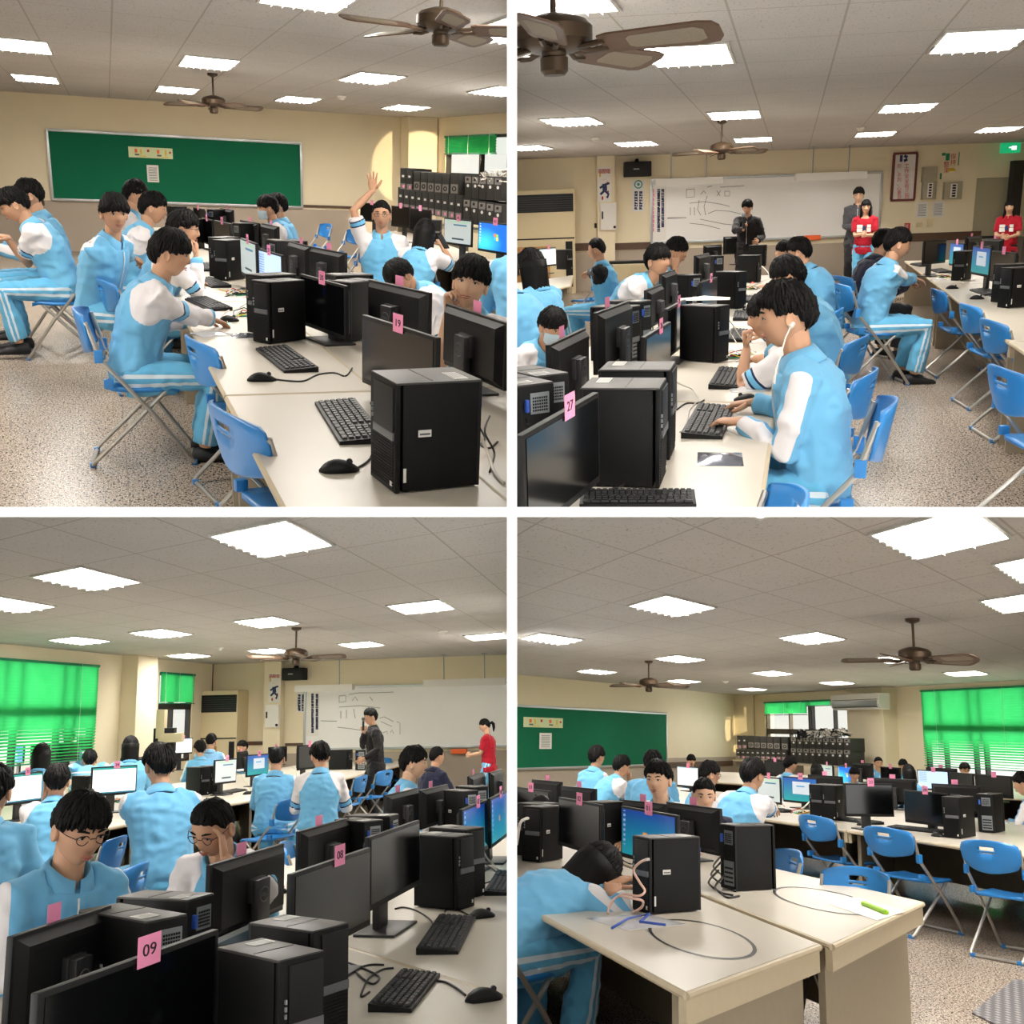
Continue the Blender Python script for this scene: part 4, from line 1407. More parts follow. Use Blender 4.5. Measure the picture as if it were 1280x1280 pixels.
def blind(W, u0, u1, z0, z1, label, off=.03, pitch=.05, tilt=62, tilt_low=None):
    """venetian blind: many slats hung on cords"""
    r = empty('venetian_blind')
    sl = MB(); n = int((z1 - z0 - .05) / pitch)
    for i in range(n):
        z = z1 - .06 - i * pitch
        k = (z1 - z) / (z1 - z0)
        a = math.radians(tilt if tilt_low is None or k < .62 else tilt + (tilt_low - tilt) * (k - .62) / .38)
        hw = pitch * .56
        c, s_ = math.cos(a) * hw, math.sin(a) * hw
        j = .0
        sl.add([(0, -c, z + s_), (u1 - u0, -c, z + s_ + j), (u1 - u0, 0, z + .003), (0, 0, z + .003), (u1 - u0, c, z - s_), (0, c, z - s_)], [(0, 1, 2, 3), (3, 2, 4, 5)])
    o = sl.part('slats', BLIND, r); 
    MB().box(((u1 - u0) / 2, 0, z1 - .02), (u1 - u0, .05, .04)).part('head_rail', GREENP, r)
    MB().box(((u1 - u0) / 2, 0, z0 + .01), (u1 - u0, .04, .02)).part('bottom_rail', GREENP, r)
    for t in (.1, .5, .9): MB().tube([((u1 - u0) * t, -.035, z0), ((u1 - u0) * t, -.035, z1)], .003, 4).part('cord', PAPER, r)
    W.put(r, u0, 0, off)
    tag(r, W.room, label, 'blind')
    return r

def lights(room, a, b, items):
    for x, y, d in items: ceiling_light(room, (x, y), a, b, 'ceiling light ' + d)

# ---- upper left
P = TL
TLa, TLb, TLo = lat(P, (139, 41), (232, 51), (137, 99), 1, 4)
shell(P, TLa, TLb, TLo, (-5.2, 9), (.5, 23))
lights(P, TLa, TLb, [(24, 56, 'cut by the left edge, nearer of two'), (45, 98, 'near the left edge, farther of two'), (260, 78, 'left of the near fan blade'), (221, 112, 'left of the far fan'),
       (464, 97, 'between the two fans, wide'), (372, 124, 'small, right of the far fan'), (507, 134, 'small, farthest right near the column'), (640, 38, 'at right behind the near fan'), (628, 113, 'above the back window'), (392, -9, 'cut by the top edge')])
for k, (x, y) in enumerate(((-1.6, 5.5), (2.2, 5.5), (-1.6, 9.0), (5.2, 8.0), (-4.0, 12.5))):
    ceiling_light(P, (x, y), TLa, TLb, 'ceiling light overhead beyond the picture, spot %s' % 'abcde'[k], False)
TLw = Wall(P, (-5.2, 22.6), (6.1, 22.6))
struct(wall(P, 'wall_back', (-5.2, 22.6), (6.1, 22.6), dado=.95))
wall(P, 'wall_left', (-5.2, 1.5), (-5.2, 22.6), dado=.95)
column(P, 5.95, 6.58, 21.95, 22.6)
TLr = Wall(P, (6.58, 22.2), (7.45, 14.0))
r1 = TLr.rect(558, 170, 700, 330)
u0, u1 = TLr.hit(557, 180)[0], TLr.hit(557, 180)[0] + 5.5
z0, z1 = .95, 2.52
wall(P, 'wall_right', (6.58, 22.2), (7.45, 14.0), holes=[(u0, u1, z0, z1)])
window(P, TLr, 'window_1', (u0, u1, z0, z1), (.3, .52, .75), [(1.72, .16)])
blind(TLr, u0 + .05, u0 + (TLr.hit(623, 155)[0] - u0), 2.16, 2.52, 'green slatted blind rolled up at the top of the back window', .03)

# ---- upper right
P = TR
TRa, TRb, TRo = lat(P, (1050, 44), (1180, 37), (1042, 73))
shell(P, TRa, TRb, TRo, (-8, 5.3), (.5, 26))
lights(P, TRa, TRb, [(862, 68, 'partly hidden by the near fan blade'), (1225, 50, 'large, at the top right'), (716, 151, 'left of centre under the near fan'), (796, 179, 'small, above the hanging board lamp'), (660, 184, 'small, at the left edge'),
       (919, 143, 'above the far fan'), (942, 174, 'small, right of the far fan'), (1134, 134, 'right of centre, medium'), (1094, 167, 'small, right of centre'), (1248, 161, 'small, at the right edge near the exit sign')])
for k, (x, y) in enumerate(((-1.4, 6.0), (2.4, 5.5), (-4.5, 9.0), (0.6, 2.6))):
    ceiling_light(P, (x, y), TRa, TRb, 'ceiling light overhead beyond the picture, spot %s' % 'fghi'[k], False)
TRw = Wall(P, (-7.6, 21.1), (4.5, 24.55))
dz = TRw.rect(1221, 223, 1262, 291)
wall(P, 'wall_front', (-7.6, 21.1), (4.5, 24.55), dado=.92, holes=[(dz[0], dz[1] + .0, .9, dz[3])])
wall(P, 'wall_right', (4.5, 24.55), (5.2, 2.0), dado=.92)
wall(P, 'wall_left', (-7.6, 2), (-7.6, 21.1), dado=.92)
a = TRw.hit(745, 210)[0]; b = TRw.hit(767, 210)[0]
o = MB().box(((a + b) / 2, -.10, P.H / 2), (b - a, .22, P.H), 0, .006).part('column', WALL); struct(TRw.put(o))
FROST = mat('milky_door_glass', '#b3ad93', .25, spec=.5, var=.08, scale=2)
window(P, TRw, 'door_1', (dz[0] - .05, dz[1], .9, dz[3] + .05), (), None, DARKFRAME, .12, FROST)
o = MB().box((0, 0, 1.2), (.22, .2, 2.5), 0, .01).part('trim_1', DARKFRAME); struct(TRw.put(o, TRw.hit(1265, 240)[0], 0, .12))
dais_y = 19.6
o = MB().box((-1.7, dais_y + 1.6, .05), (11.2, 3.6, .10), 0, .01).part('floor_platform', MATS['terrazzo_TR']); struct(put(o, P, (0, 0, 0)))

# ---- lower left
P = BL
BLa, BLb, BLo = lat(P, (62, 659), (170, 692), (140, 641))
BLb = lat(P, (170, 692), (92, 708), (92, 708))[0]
BLa = lat(P, (62, 659), (170, 692), (170, 692))[0]
shell(P, BLa, BLb, BLo, (-11.5, 3), (.5, 23.5))
BLI = [(342, 674, 'large, at the top centre'), (110, 723, 'at upper left, wide'), (202, 791, 'left of centre, medium'), (100, 800, 'at left over the green blinds'), (236, 819, 'small, left of the fan'), (334, 777, 'left of the fan, medium'),
       (338, 813, 'small, beside the fan blades'), (527, 758, 'right of centre with clear louvres'), (452, 805, 'small, right of the fan'), (609, 795, 'at the right edge'), (12, 755, 'cut by the left edge')]
lights(P, BLa, BLb, BLI)
for k, (x, y) in enumerate(((-3.0, 4.6), (-.6, 5.2))):
    ceiling_light(P, (x, y), BLa, BLb, 'ceiling light overhead beyond the picture, spot %s' % 'jk'[k], False)
BLw = Wall(P, (-9.75, 21.6), (3, 21.3))
wall(P, 'wall_front', (-9.95, 21.6), (1.5, 21.33), dado=.92)
BLl = Wall(P, (-9.95, 8.0), (-9.95, 21.7))
g1 = BLl.rect(12, 810, 121, 930); g2 = BLl.rect(199, 832, 241, 925)
wall(P, 'wall_left', (-9.95, 3.0), (-9.95, 21.7), holes=[(8.2, 5 + BLl.hit(121, 850)[0], .85, 2.66), (5 + BLl.hit(199, 850)[0], 5 + BLl.hit(241, 850)[0], .85, 2.62)])
window(P, BLl, 'window_1', (3.2, BLl.hit(121, 850)[0], .85, 2.66), (.3, .55, .62, .82, .88), [(1.85, .14)])
window(P, BLl, 'window_2', (BLl.hit(199, 850)[0], BLl.hit(241, 850)[0], .85, 2.62), (.45,), [(1.95, .12)])
blind(BLl, 3.2, BLl.hit(121, 850)[0] - .02, 1.05, 2.66, 'wide green blind over the left window, lowest slats open', .04, .05, 66, 12)
blind(BLl, BLl.hit(199, 850)[0], BLl.hit(241, 850)[0], 2.0, 2.62, 'short green blind half raised over the corner window', .04)
a, b = P.px(152, 818, P.H), P.px(198, 821, P.H)
column(P, -9.95, -9.63, 17.7, 18.45)
a = BLw.hit(335, 850)[0]; b = BLw.hit(356, 850)[0]
o = MB().box(((a + b) / 2, -.10, P.H / 2), (b - a, .22, P.H), 0, .006).part('column', WALL); struct(BLw.put(o))
pp = MB()
for q in (260.5, 266): pp.tube([(BLw.hit(q, 850)[0], -.06, .3), (BLw.hit(q, 850)[0], -.06, P.H)], .035, 8)
struct(BLw.put(pp.part('trim_1', BRONZE, None, True)))

# ---- lower right
P = BR
BRa = lat(P, (670, 655), (790, 691), (790, 691))[0]; BRb = lat(P, (790, 691), (870, 659), (870, 659))[0]; BRo = P.px(670, 655, P.H)[:2]
shell(P, BRa, BRb, BRo, (-3, 13.4), (.5, 31))
lights(P, BRa, BRb, [(1175, 668, 'very large, at the top right'), (840, 757, 'large, left of centre'), (690, 798, 'at the left edge with clear louvres'), (1015, 797, 'right of centre, large'), (850, 823, 'left of centre, medium'), (746, 839, 'small, near the green board'),
       (854, 851, 'small, right of the far fan'), (965, 841, 'small, in the middle'), (940, 861, 'smallest, near the window'), (1120, 823, 'behind the near fan'), (1046, 853, 'small, left of the wall air conditioner'), (1207, 841, 'right of the near fan'), (1285, 751, 'cut by the right edge')])
for k, (x, y) in enumerate(((1.6, 4.4), (4.2, 6.2))):
    ceiling_light(P, (x, y), BRa, BRb, 'ceiling light overhead beyond the picture, spot %s' % 'lm'[k], False)
BRw = Wall(P, (-1.2, 17.85), (10.3, 30.6))
wall(P, 'wall_back', (-1.2, 17.85), (10.3, 30.6), dado=.93)
wall(P, 'wall_side', (12.75, 11.98), (13.9, 1.0), dado=.93)
BRr = Wall(P, (10.25, 30.5), (12.75, 12.0))
u0, u1 = BRr.hit(957, 900)[0], BRr.hit(1073, 900)[0]
v0, v1 = BRr.hit(1155, 900)[0], BRr.hit(1155, 900)[0] + 5.2
wall(P, 'wall_right', (10.25, 30.5), (12.75, 12.0), holes=[(u0, u1, .85, 2.5), (v0, v1, .85, 2.62)])
window(P, BRr, 'window_1', (u0, u1, .85, 2.5), (.28, .5, .53, .76), [(1.68, .14)])
blind(BRr, u0, u0 + (u1 - u0) * .5, 2.12, 2.5, 'green blind rolled up over the left half of the far window')
blind(BRr, u0 + (u1 - u0) * .5, u1, 2.34, 2.5, 'green blind rolled up tight over the right half of the far window')
window(P, BRr, 'window_2', (v0, v1, .85, 2.62), (.12, .3, .36, .62, .7), [(1.80, .14)])
blind(BRr, v0, v1, 1.0, 2.62, 'large lowered green blind at the right with tilted lower slats', .04, .05, 66, 10)
c0 = BRw.hit(918, 880)[0]; c1 = BRw.hit(944, 880)[0]
o = MB().box(((c0 + c1) / 2, -.3, P.H / 2), (c1 - c0, .6, P.H), 0, .01).part('column', WALL); struct(BRw.put(o))
c0, c1 = BRr.hit(1076, 900)[0], BRr.hit(1122, 900)[0]
o = MB().box(((c0 + c1) / 2, -.16, P.H / 2), (c1 - c0, .42, P.H), 0, .01).part('column', WALL); struct(BRr.put(o))


def sunbeam(room, p, to, power, size, name):
    """low sun coming through a window onto the column beside it"""
    l = bpy.data.lights.new(name, 'SPOT'); l.energy = power; l.color = (1, .80, .50); l.spot_size = math.radians(size); l.spot_blend = .12; l.shadow_soft_size = .03
    o = bpy.data.objects.new(name, l); C.objects.link(o)
    a, b = room.M @ Vector(p), room.M @ Vector(to)
    o.location = a; o.rotation_euler = (b - a).to_track_quat('-Z', 'Y').to_euler()
def inside(x, y, off):
    u, z = TLr.hit(x, y, off); q = TLr.a + TLr.d * u - TLr.n * off
    return (float(q[0]), float(q[1]), z)
sunbeam(TL, inside(624, 190, .12), (6.28, 21.95, 1.95), 300, 24, 'sun_through_window')
u_, z_ = TLw.hit(455, 275)
sunbeam(TL, inside(626, 186, .12), (-5.2 + u_, 22.6, z_), 620, 8, 'sun_through_window')
sunbeam(BR, (12.6, 23.5, 2.35), (10.0, 29.8, 1.75), 1100, 11, 'sun_through_window')


# ================================================================ UPPER LEFT ROOM: THINGS
P = TL
def row_tables(room, xl, xm, xr, ys, name):
    """two lines of tables back to back"""
    for i, (y0, y1) in enumerate(zip(ys[:-1], ys[1:])):
        for nm, a, b in (('left', xl, xm), ('right', xm, xr)):
            if a is None or b is None: continue
            table(room, [(a, y0 + .012), (b - .012 if nm == 'left' else b, y0 + .012), (b - .012 if nm == 'left' else b, y1 - .012), (a, y1 - .012)],
                  'cream table in the %s %s line, number %s from the front' % (name, nm, ('one', 'two', 'three', 'four', 'five', 'six')[i]))

row_tables(P, .43, 1.10, 1.80, [1.5, 4.55, 8.0, 11.5, 15.0, 18.0], 'long double')

pc(P, (494, 619), (464, 581), (597, 603), 'FL', 'big black tower computer at the front table end, lower right')
pc(P, (328, 419), (318, 411), (366, 415), 'FL', 'black tower computer hidden behind the twin beside card 20')
pc(P, (337, 431), (326, 421), (376, 428), 'FL', 'black tower computer left of the monitor with card 20')
pc(P, (285, 352), (280, 348), (302, 350), 'FL', 'right of two black towers standing beside the boy in glasses')
pc(P, (279, 347), (273, 342), (296, 345), 'FL', 'left of two black towers standing beside the boy in glasses')
pc(P, (241, 312), (236, 307), (253, 310), 'FL', 'tower computer with loose papers on its lid')
pc(P, (216, 287), (213, 284), (232, 286), 'FL', 'far tower computer at the left end under the green board')
pc(P, (439, 429), (424, 417), (468, 424), 'BL', 'tower with its ports towards us, front one behind card 20')
pc(P, (421, 416), (410, 406), (464, 412), 'BL', 'tower with its ports towards us, second one behind card 20')
pc(P, (347, 351), (334, 342), (386, 348), 'BL', 'tower with ports towards us behind the lit grey monitors')
pc(P, (301, 318), (291, 311), (327, 315), 'BL', 'smaller tower with ports towards us near the masked boy')
pc(P, (269, 292), (261, 285), (284, 290), 'BL', 'farthest tower with ports towards us in the long row')

monitor(P, (452, 393), (547, 449), (441, 477), None, 'F', 'dark monitor with pink card 19, behind the big tower', None, '19')
monitor(P, (374, 342), (431, 372), (367, 405), None, 'F', 'dark monitor with pink card 20', None, '20')
monitor(P, (321, 310), (352, 326), (320, 345), None, 'F', 'lit grey monitor with card 21, right one of a pair', 'list', '21')
monitor(P, (300, 297), (320, 310), (299, 343), None, 'F', 'lit grey monitor with card 22, left one of a pair', 'form', '22')
monitor(P, (267, 275), (287, 286), (266, 312), None, 'F', 'dark far monitor with card 23', None, '23')
monitor(P, (252, 272), (265, 276), (251, 303), None, 'F', 'dark far monitor with card 24', None, '24')
monitor(P, (241, 259), (254, 264), (241, 282), None, 'F', 'farthest dark monitor on the left line of the row', None, '')
monitor(P, (562, 379), (640, 407), (561, 450), None, 'B', 'monitor back with round logo at the right edge, before the leaning boy', None, '')
monitor(P, (466, 340), (541, 366), None, (541, 438), 'B', 'monitor back in front of the boy with his head down', None, '')
monitor(P, (391, 308), (434, 325), (391, 348), None, 'B', 'monitor back with white sticker, middle of the right line', None, '')
monitor(P, (364, 301), (391, 314), (364, 335), None, 'B', 'monitor back just beyond the middle towers', None, '')
monitor(P, (329, 279), (350, 287), (329, 308), None, 'B', 'monitor back in front of the masked boy', None, '')
monitor(P, (302, 275), (325, 281), (302, 300), None, 'B', 'monitor back left of the masked boy', None, '')
monitor(P, (277, 260), (293, 266), (277, 284), None, 'B', 'far monitor back near the green board', None, '')

keyboard(P, (417, 503), (456, 559), 'keyboard left of the big front tower')
keyboard(P, (336, 435), (381, 469), 'keyboard before the monitor with card 20')
keyboard(P, (252, 350), (277, 360), 'keyboard between the two nearest boys, left of the black towers')
keyboard(P, (245, 375), (276, 389), 'keyboard under the seated boy hand')
keyboard(P, (252, 329), (262, 342), 'keyboard by the elbow of the boy in glasses')
mouse(P, (424, 589), -95, 'mouse left of the big front tower')
mouse(P, (327, 476), -95, 'mouse by the table seam')
mouse(P, (286, 402), -80, 'mouse under the hand of the nearest boy')
mouse(P, (246, 361), -90, 'mouse at the elbow of the boy in glasses')
cable(P, [(446, 585), (455, 580), (462, 574), (466, 566)], 'mouse cable curling behind the big front tower')
cable(P, [(344, 474), (362, 476), (380, 476), (398, 468), (418, 466), (432, 470), (440, 460)], 'mouse cable looping before card 20')
cable(P, [(600, 535, .03), (606, 548), (601, 556), (612, 560), (622, 552)], 'black cable tangle right of the big tower, upper')
cable(P, [(600, 545, .05), (610, 566), (618, 590), (630, 604)], 'grey cable hanging right of the big tower', CABLEW, .006)
cable(P, [(612, 520, .1), (606, 540, .08), (618, 566), (612, 590)], 'black cable right of the big tower, lower')
cable(P, [(323, 366, .12), (316, 370, .10), (310, 378, .05), (300, 384), (286, 388), (276, 396), (284, 402), (302, 394), (318, 398)], 'white cable from the tower to the circuit parts', CABLEW, .005)
def circuit(room, p, label, ang=20, s=1.0, parts=True):
    r = empty('circuit_board')
    MB().box((0, 0, .004), (.11, .075, .003)).part('board', GREENP if parts else NAVYP, r)
    m = MB()
    for i in range(7): m.box((random.uniform(-.045, .045), random.uniform(-.03, .03), .010), (.016, .01, .009))
    m.part('chips', INK, r)
    for i, mm in enumerate((RED, CABLEW, YELLOW, BLACK)):
        a = random.uniform(0, 6.28)
        pts = [(.04 * math.cos(a + k * .9) * (1 + .4 * k), .035 * math.sin(a + k * .9) * (1 + .4 * k), .012 + .02 * math.sin(k * 1.4)) for k in range(6)]
        MB().tube(pts, .0025, 5).part('jumper_wire', mm, r, 'all')
    c = room.px(*p, TZ)
    put(r, room, (c[0], c[1], TZ), math.radians(ang), (s, s, s)); tag(r, room, label, 'circuit board'); return r
circuit(P, (300, 369), 'small circuit board with coloured wires beside the tower', 30, 1.5)
circuit(P, (312, 395), 'circuit board with tangled wires and a green light', -20, 1.5)
o = MB().lathe([(0, 0), (.012, 0), (.012, .008), (0, .014)], 10).part('indicator_lamp', mat('green_glow', '#8ff5c8', .4, emit='#7dffd0', es=1.2))
q = P.px(287, 406, TZ); put(o, P, (q[0], q[1], TZ)); tag(o, P, 'tiny glowing green lamp on the table by the hand', 'lamp')
def bag(room, p, label, sx=.14, sy=.1, ang=10, m=None, z=None):
    r = MB(); n = 7
    vs = []; rn = random.Random(len(label))
    for j in range(n):
        for i in range(n):
            x, y = i / (n - 1) - .5, j / (n - 1) - .5
            vs.append((x * sx, y * sy, .002 + (.018 * (1 - 4 * x * x) * (1 - 4 * y * y)) * rn.uniform(.4, 1.2)))
    r.add(vs, [(j * n + i, j * n + i + 1, (j + 1) * n + i + 1, (j + 1) * n + i) for j in range(n - 1) for i in range(n - 1)])
    r.box((0, 0, .001), (sx, sy, .002))
    o = r.part('plastic_bag', m or mat('clear_bag', '#cfcfd2', .15, spec=.8), None, True)
    c = room.px(*p, TZ if z is None else z)
    put(o, room, (c[0], c[1], TZ if z is None else z), math.radians(ang)); tag(o, room, label, 'bag'); return o
FOIL = mat('silver_foil_bag', '#8d93a3', .15, .7, var=.4, scale=30)
bag(P, (265, 418), 'clear parts bag with blue edge at the table edge', .2, .2, 20)
bag(P, (306, 420), 'dark foil bag on the table right of the clear bag', .16, .16, 5, FOIL)

# far right line along the back window
FT = [P.px(430, 287, TZ), P.px(548, 348, TZ), P.px(680, 400, TZ), P.px(650, 330, TZ), P.px(505, 285, TZ)]
a0, a1 = P.px(448, 292, TZ), P.px(648, 366, TZ)
b0, b1 = P.px(505, 288, TZ), P.px(690, 350, TZ)
table(P, [tuple(a1[:2]), tuple(b1[:2]), tuple((b0 * .5 + b1 * .5)[:2]), tuple((a0 * .5 + a1 * .5)[:2])], 'cream table at the right edge under the blue desktop screen')
table(P, [tuple((a0 * .5 + a1 * .5)[:2]), tuple((b0 * .5 + b1 * .5)[:2]), tuple(b0[:2]), tuple(a0[:2])], 'cream table behind the boy with raised hand')
monitor(P, (450, 253), (478, 257), (450, 276), None, 'F', 'dark monitor left of the raised hand boy head', None, '')
monitor(P, (489, 257), (512, 260), (489, 283), None, 'F', 'dark monitor right of the raised hand boy head', None, '')
monitor(P, (512, 260), (538, 264), (512, 288), None, 'F', 'dark monitor with pink card left of the long haired girl', None, '')
monitor(P, (555, 272), (590, 277), (551, 304), None, 'F', 'grey lit monitor with card 42', 'form', '42')
monitor(P, (598, 276), (640, 286), (595, 314), None, 'F', 'monitor showing a bright blue desktop, card 41', 'blue', '41')
keyboard(P, (583, 322), (610, 332), 'keyboard below the blue desktop screen')
pc(P, (550, 306), (528, 301), (552, 300), 'FL', 'tower computer between the long haired girl and the grey screen')

# old computers stacked along the window
def build_old(kind):
    def f():
        r = empty('old_computer')
        w, d, h = .17, .42, .38
        MB().box((0, 0, h / 2), (w, d, h), 0, .006).part('case', DUSTY, r, True)
        b = MB().box((0, -d / 2 - .004, h * .5), (w - .012, .012, h - .012), 0, .004).part('front_panel', DUSTY, r, True)
        if kind == 'label':
            MB().box((0, -d / 2 - .011, h * .16), (w - .03, .006, h * .26)).part('silver_panel', OLDSILVER, b)
            MB().box((0, -d / 2 - .011, h * .62), (.06, .004, .035)).part('paper_label', PAPER, b)
            MB().box((0.02, -d / 2 - .015, h * .15), (.05, .003, .05)).part('pink_label', PINK, b)
        elif kind == 'disc':
            MB().box((0, -d / 2 - .011, h * .80), (w - .03, .006, h * .26)).part('silver_panel', OLDSILVER, b)
            o = MB().lathe([(0, 0), (.026, 0), (.026, .004), (0, .004)], 14).part('round_sticker', PAPER, b)
            o.matrix_basis = Matrix.Translation((0, -d / 2 - .010, h * .55)) @ RX90
            MB().box((-.01, -d / 2 - .015, h * .82), (.05, .003, .04)).part('drive_slot', INK, b)
        else:
            MB().box((0, -d / 2 - .011, h * .3), (w - .03, .006, h * .40)).part('silver_panel', OLDSILVER, b)
            o = MB().tube([(.035 * math.cos(a), .035 * math.sin(a), 0) for a in np.linspace(0, 2 * math.pi, 17)[:-1]], .009, 6, 0, closed=True).part('round_grille', INK, b, 'all')
            o.matrix_basis = Matrix.Translation((0, -d / 2 - .014, h * .3)) @ RX90
        return r
    return f
ORD = ['first', 'second', 'third', 'fourth', 'fifth', 'sixth', 'seventh', 'eighth', 'ninth', 'tenth', 'eleventh', 'twelfth']
def old_row(room, pl, pr, n, kind, what, D=None, W=None, z=None):
    """n old towers side by side; pl, pr: pixels of the bottom left and bottom right of the row; W: wall they stand along"""
    A, B = room.far(*pl, D[0]), room.far(*pr, D[1])
    for i in range(n):
        t = (i + .5) / n
        p = A + (B - A) * t
        d = (B - A); L = float(np.hypot(d[0], d[1]))
        o = inst('old' + kind, build_old(kind))
        s = L / n / .17 * .97
        put(o, room, tuple(p), math.atan2(d[1], d[0]), (s, .9, room._oh / .38))
        tag(o, room, 'old black tower computer, %s in the %s' % (ORD[i], what), 'old computer', 'old computers stacked at the window')
def dist_of(room, W, p, off):
    u, z = W.hit(*p, off)
    q = W.a + W.d * u - W.n * off
    return room.dist((q[0], q[1], z))
def rows(room, W, off, items):
    for pl, pr, hp, n, kind, what in items:
        D = (dist_of(room, W, pl, off), dist_of(room, W, pr, off))
        room._oh = hp * (D[0] + D[1]) / 2 / F
        old_row(room, pl, pr, n, kind, what, D)
TLs = Wall(P, (4.9, 19.2), (6.3, 13.6))
rows(P, TLs, 0, [((509, 262), (590, 276), 28, 10, 'label', 'bottom left stack'),
                 ((512, 237), (528, 239), 26, 2, 'label', 'short pair by the column'), ((529, 240), (574, 245), 25, 5, 'grille', 'top stack with round grilles'), ((575, 244), (586, 246), 27, 1, 'grille', 'top stack, single end piece'),
                 ((591, 278), (640, 288), 30, 5, 'disc', 'bottom right stack'), ((593, 248), (640, 252), 28, 5, 'disc', 'middle right stack')])
# shelf under the stacks
q0 = P.far(508, 264, dist_of(P, TLs, (508, 264), 0)); q1 = P.far(646, 291, dist_of(P, TLs, (646, 291), 0))
d = (q1 - q0)[:2]; L = float(np.hypot(*d)); nn = np.array([-d[1], d[0]]) / L
def shelf(room, q0, q1, z, depth, label):
    d = (q1 - q0)[:2]; L = float(np.hypot(*d)); r = empty('shelf_bench')
    MB().box((L / 2, 0, -.02), (L, depth, .04)).part('board', TABLEEDGE, r)
    for x in (.06, L / 2, L - .06): MB().box((x, 0, -z / 2 - .02), (.05, depth * .8, z - .04)).part('leg', TABLEBODY, r)
    put(r, room, (q0[0], q0[1], z), math.atan2(d[1], d[0])); tag(r, room, label, 'bench'); return r
shelf(P, q0, q1, float(min(q0[2], q1[2]) - .01), .55, 'long low bench carrying the old computers at the window')
wb = MB()
rn = random.Random(3)
A, B = P.far(600, 226, dist_of(P, TLs, (600, 226), .1)), P.far(644, 216, dist_of(P, TLs, (640, 216), .1))
for i in range(26):
    t = rn.random(); c = A + (B - A) * t
    pts = [tuple(c + np.array([rn.uniform(-.16, .16), rn.uniform(-.1, .1), rn.uniform(-.12, .1)])) for k in range(6)]
    wb.tube(pts, .012, 5)
o = wb.part('cable_heap', CABLEW, None, 'all'); put(o, P); tag(o, P, 'tangled heap of pale cables on top of the old computers', 'cables', kind='stuff')

# wall things
def board(W, rect, m, label, name, cat, frame=ALU, fw=.05, tray=True):
    u0, u1, z0, z1 = rect; w, h = u1 - u0, z1 - z0
    r = empty(name)
    MB().box((w / 2, -.02, h / 2), (w, .03, h)).part('panel', m, r)
    for c, d in (((w / 2, -.025, -fw / 4), (w + fw, .06, fw)), ((w / 2, -.025, h + fw / 4), (w + fw, .06, fw)), ((-fw / 4, -.025, h / 2), (fw, .06, h)), ((w + fw / 4, -.025, h / 2), (fw, .06, h))):
        MB().box(c, d, 0, .006).part('frame', frame, r, True)
    if tray: MB().box((w / 2, -.07, -.02), (w, .09, .02)).part('tray', frame, r)
    W.put(r, u0, z0); tag(r, W.room, label, cat); return r
def rail(room, W, x0, x1, y0, y1, label=None):
    u0, u1, z0, z1 = W.rect(x0, y0, x1, y1)
    o = MB().box(((u0 + u1) / 2, -.02, (z0 + z1) / 2), (u1 - u0, .03, max(.05, z1 - z0)), 0, .004).part('trim_2', RAIL); return struct(W.put(o))
def sheet(W, rect, m, label, name='paper_notice', off=.002, marks=(), cat='notice', th=.002):
    """flat paper on a wall; marks: (u0, u1, v0, v1, material) in 0..1"""
    u0, u1, z0, z1 = rect; w, h = u1 - u0, z1 - z0
    r = empty(name)
    MB().box((w / 2, 0, h / 2), (w, th, h)).part('sheet', m, r)
    by = {}
    for a, b, c, d, mm in marks: by.setdefault(mm.name, (mm, MB()))[1].box(((a + b) / 2 * w, -th / 2 - .0008, (c + d) / 2 * h), ((b - a) * w, .0012, (d - c) * h))
    for mm, mb in by.values(): mb.part('print', mm, r)
    W.put(r, u0, z0, off + th / 2); tag(r, W.room, label, cat); return r
r0 = TLw.rect(59, 163, 375, 256)
g0, g1 = TLw.hit(59, 162), TLw.hit(375, 181); g2 = TLw.hit(59, 248)
board(TLw, (g0[0], g1[0], g2[1], (g0[1] + g1[1]) / 2), CHALK, 'long green notice board in an aluminium frame on the back wall', 'notice_board', 'notice board', tray=False)
rail(P, TLw, 12, 56, 249, 257); rail(P, TLw, 377, 452, 256, 261)
PALEG = mat('pale_green_sheet', '#d9e2b4', .8)
mk = [(.14, .20, .45, .8, ORANGE), (.26, .30, .3, .8, YELLOW), (.42, .47, .55, .8, RED), (.64, .70, .45, .8, ORANGE), (.82, .86, .3, .8, YELLOW), (.92, .96, .5, .7, RED), (.14, .24, .2, .35, SILVER), (.64, .74, .2, .35, SILVER), (.25, .4, .12, .2, YELLOW), (.75, .9, .12, .2, YELLOW)]
sheet(TLw, TLw.rect(160, 183, 216, 199), PALEG, 'wide pale green and yellow sheet pinned on the green board', 'paper_notice', .05, mk)
sheet(TLw, TLw.rect(183, 206, 199, 228), PAPER, 'small white printed page under the wide sheet on the green board', 'paper_notice', .05, [(.15, .85, .1 + .09 * k, .13 + .09 * k, SILVER) for k in range(9)])

fan(P, (267, 128), 12, 'far ceiling fan with brown blades hanging before the green board', None, 1.0)
fan(P, (551, 28), -26, 'near ceiling fan at the top edge, blade with pale cane inset', None, .92)
detector(P, (427, 120), 'small smoke detector on the ceiling right of centre')

# chairs
chair2(P, (262, 506), (342, 628), 'front empty blue chair at the lower left table edge')
chair2(P, (234, 423), (275, 487), 'second empty blue chair tucked at the table seam')
chair2(P, (124, 352), (147, 372), 'blue chair just behind the nearest boy')
chair2(P, (399, 282), (415, 295), 'blue folding chair by the back wall, left of two', 'F')
chair2(P, (433, 289), (455, 297), 'blue folding chair by the back wall, right of two', 'F')
chair2(P, (450, 311), (466, 320), 'blue chair under the boy raising his hand', 'F')
chair2(P, (514, 328), (541, 345), 'dark blue chair behind the long haired girl')

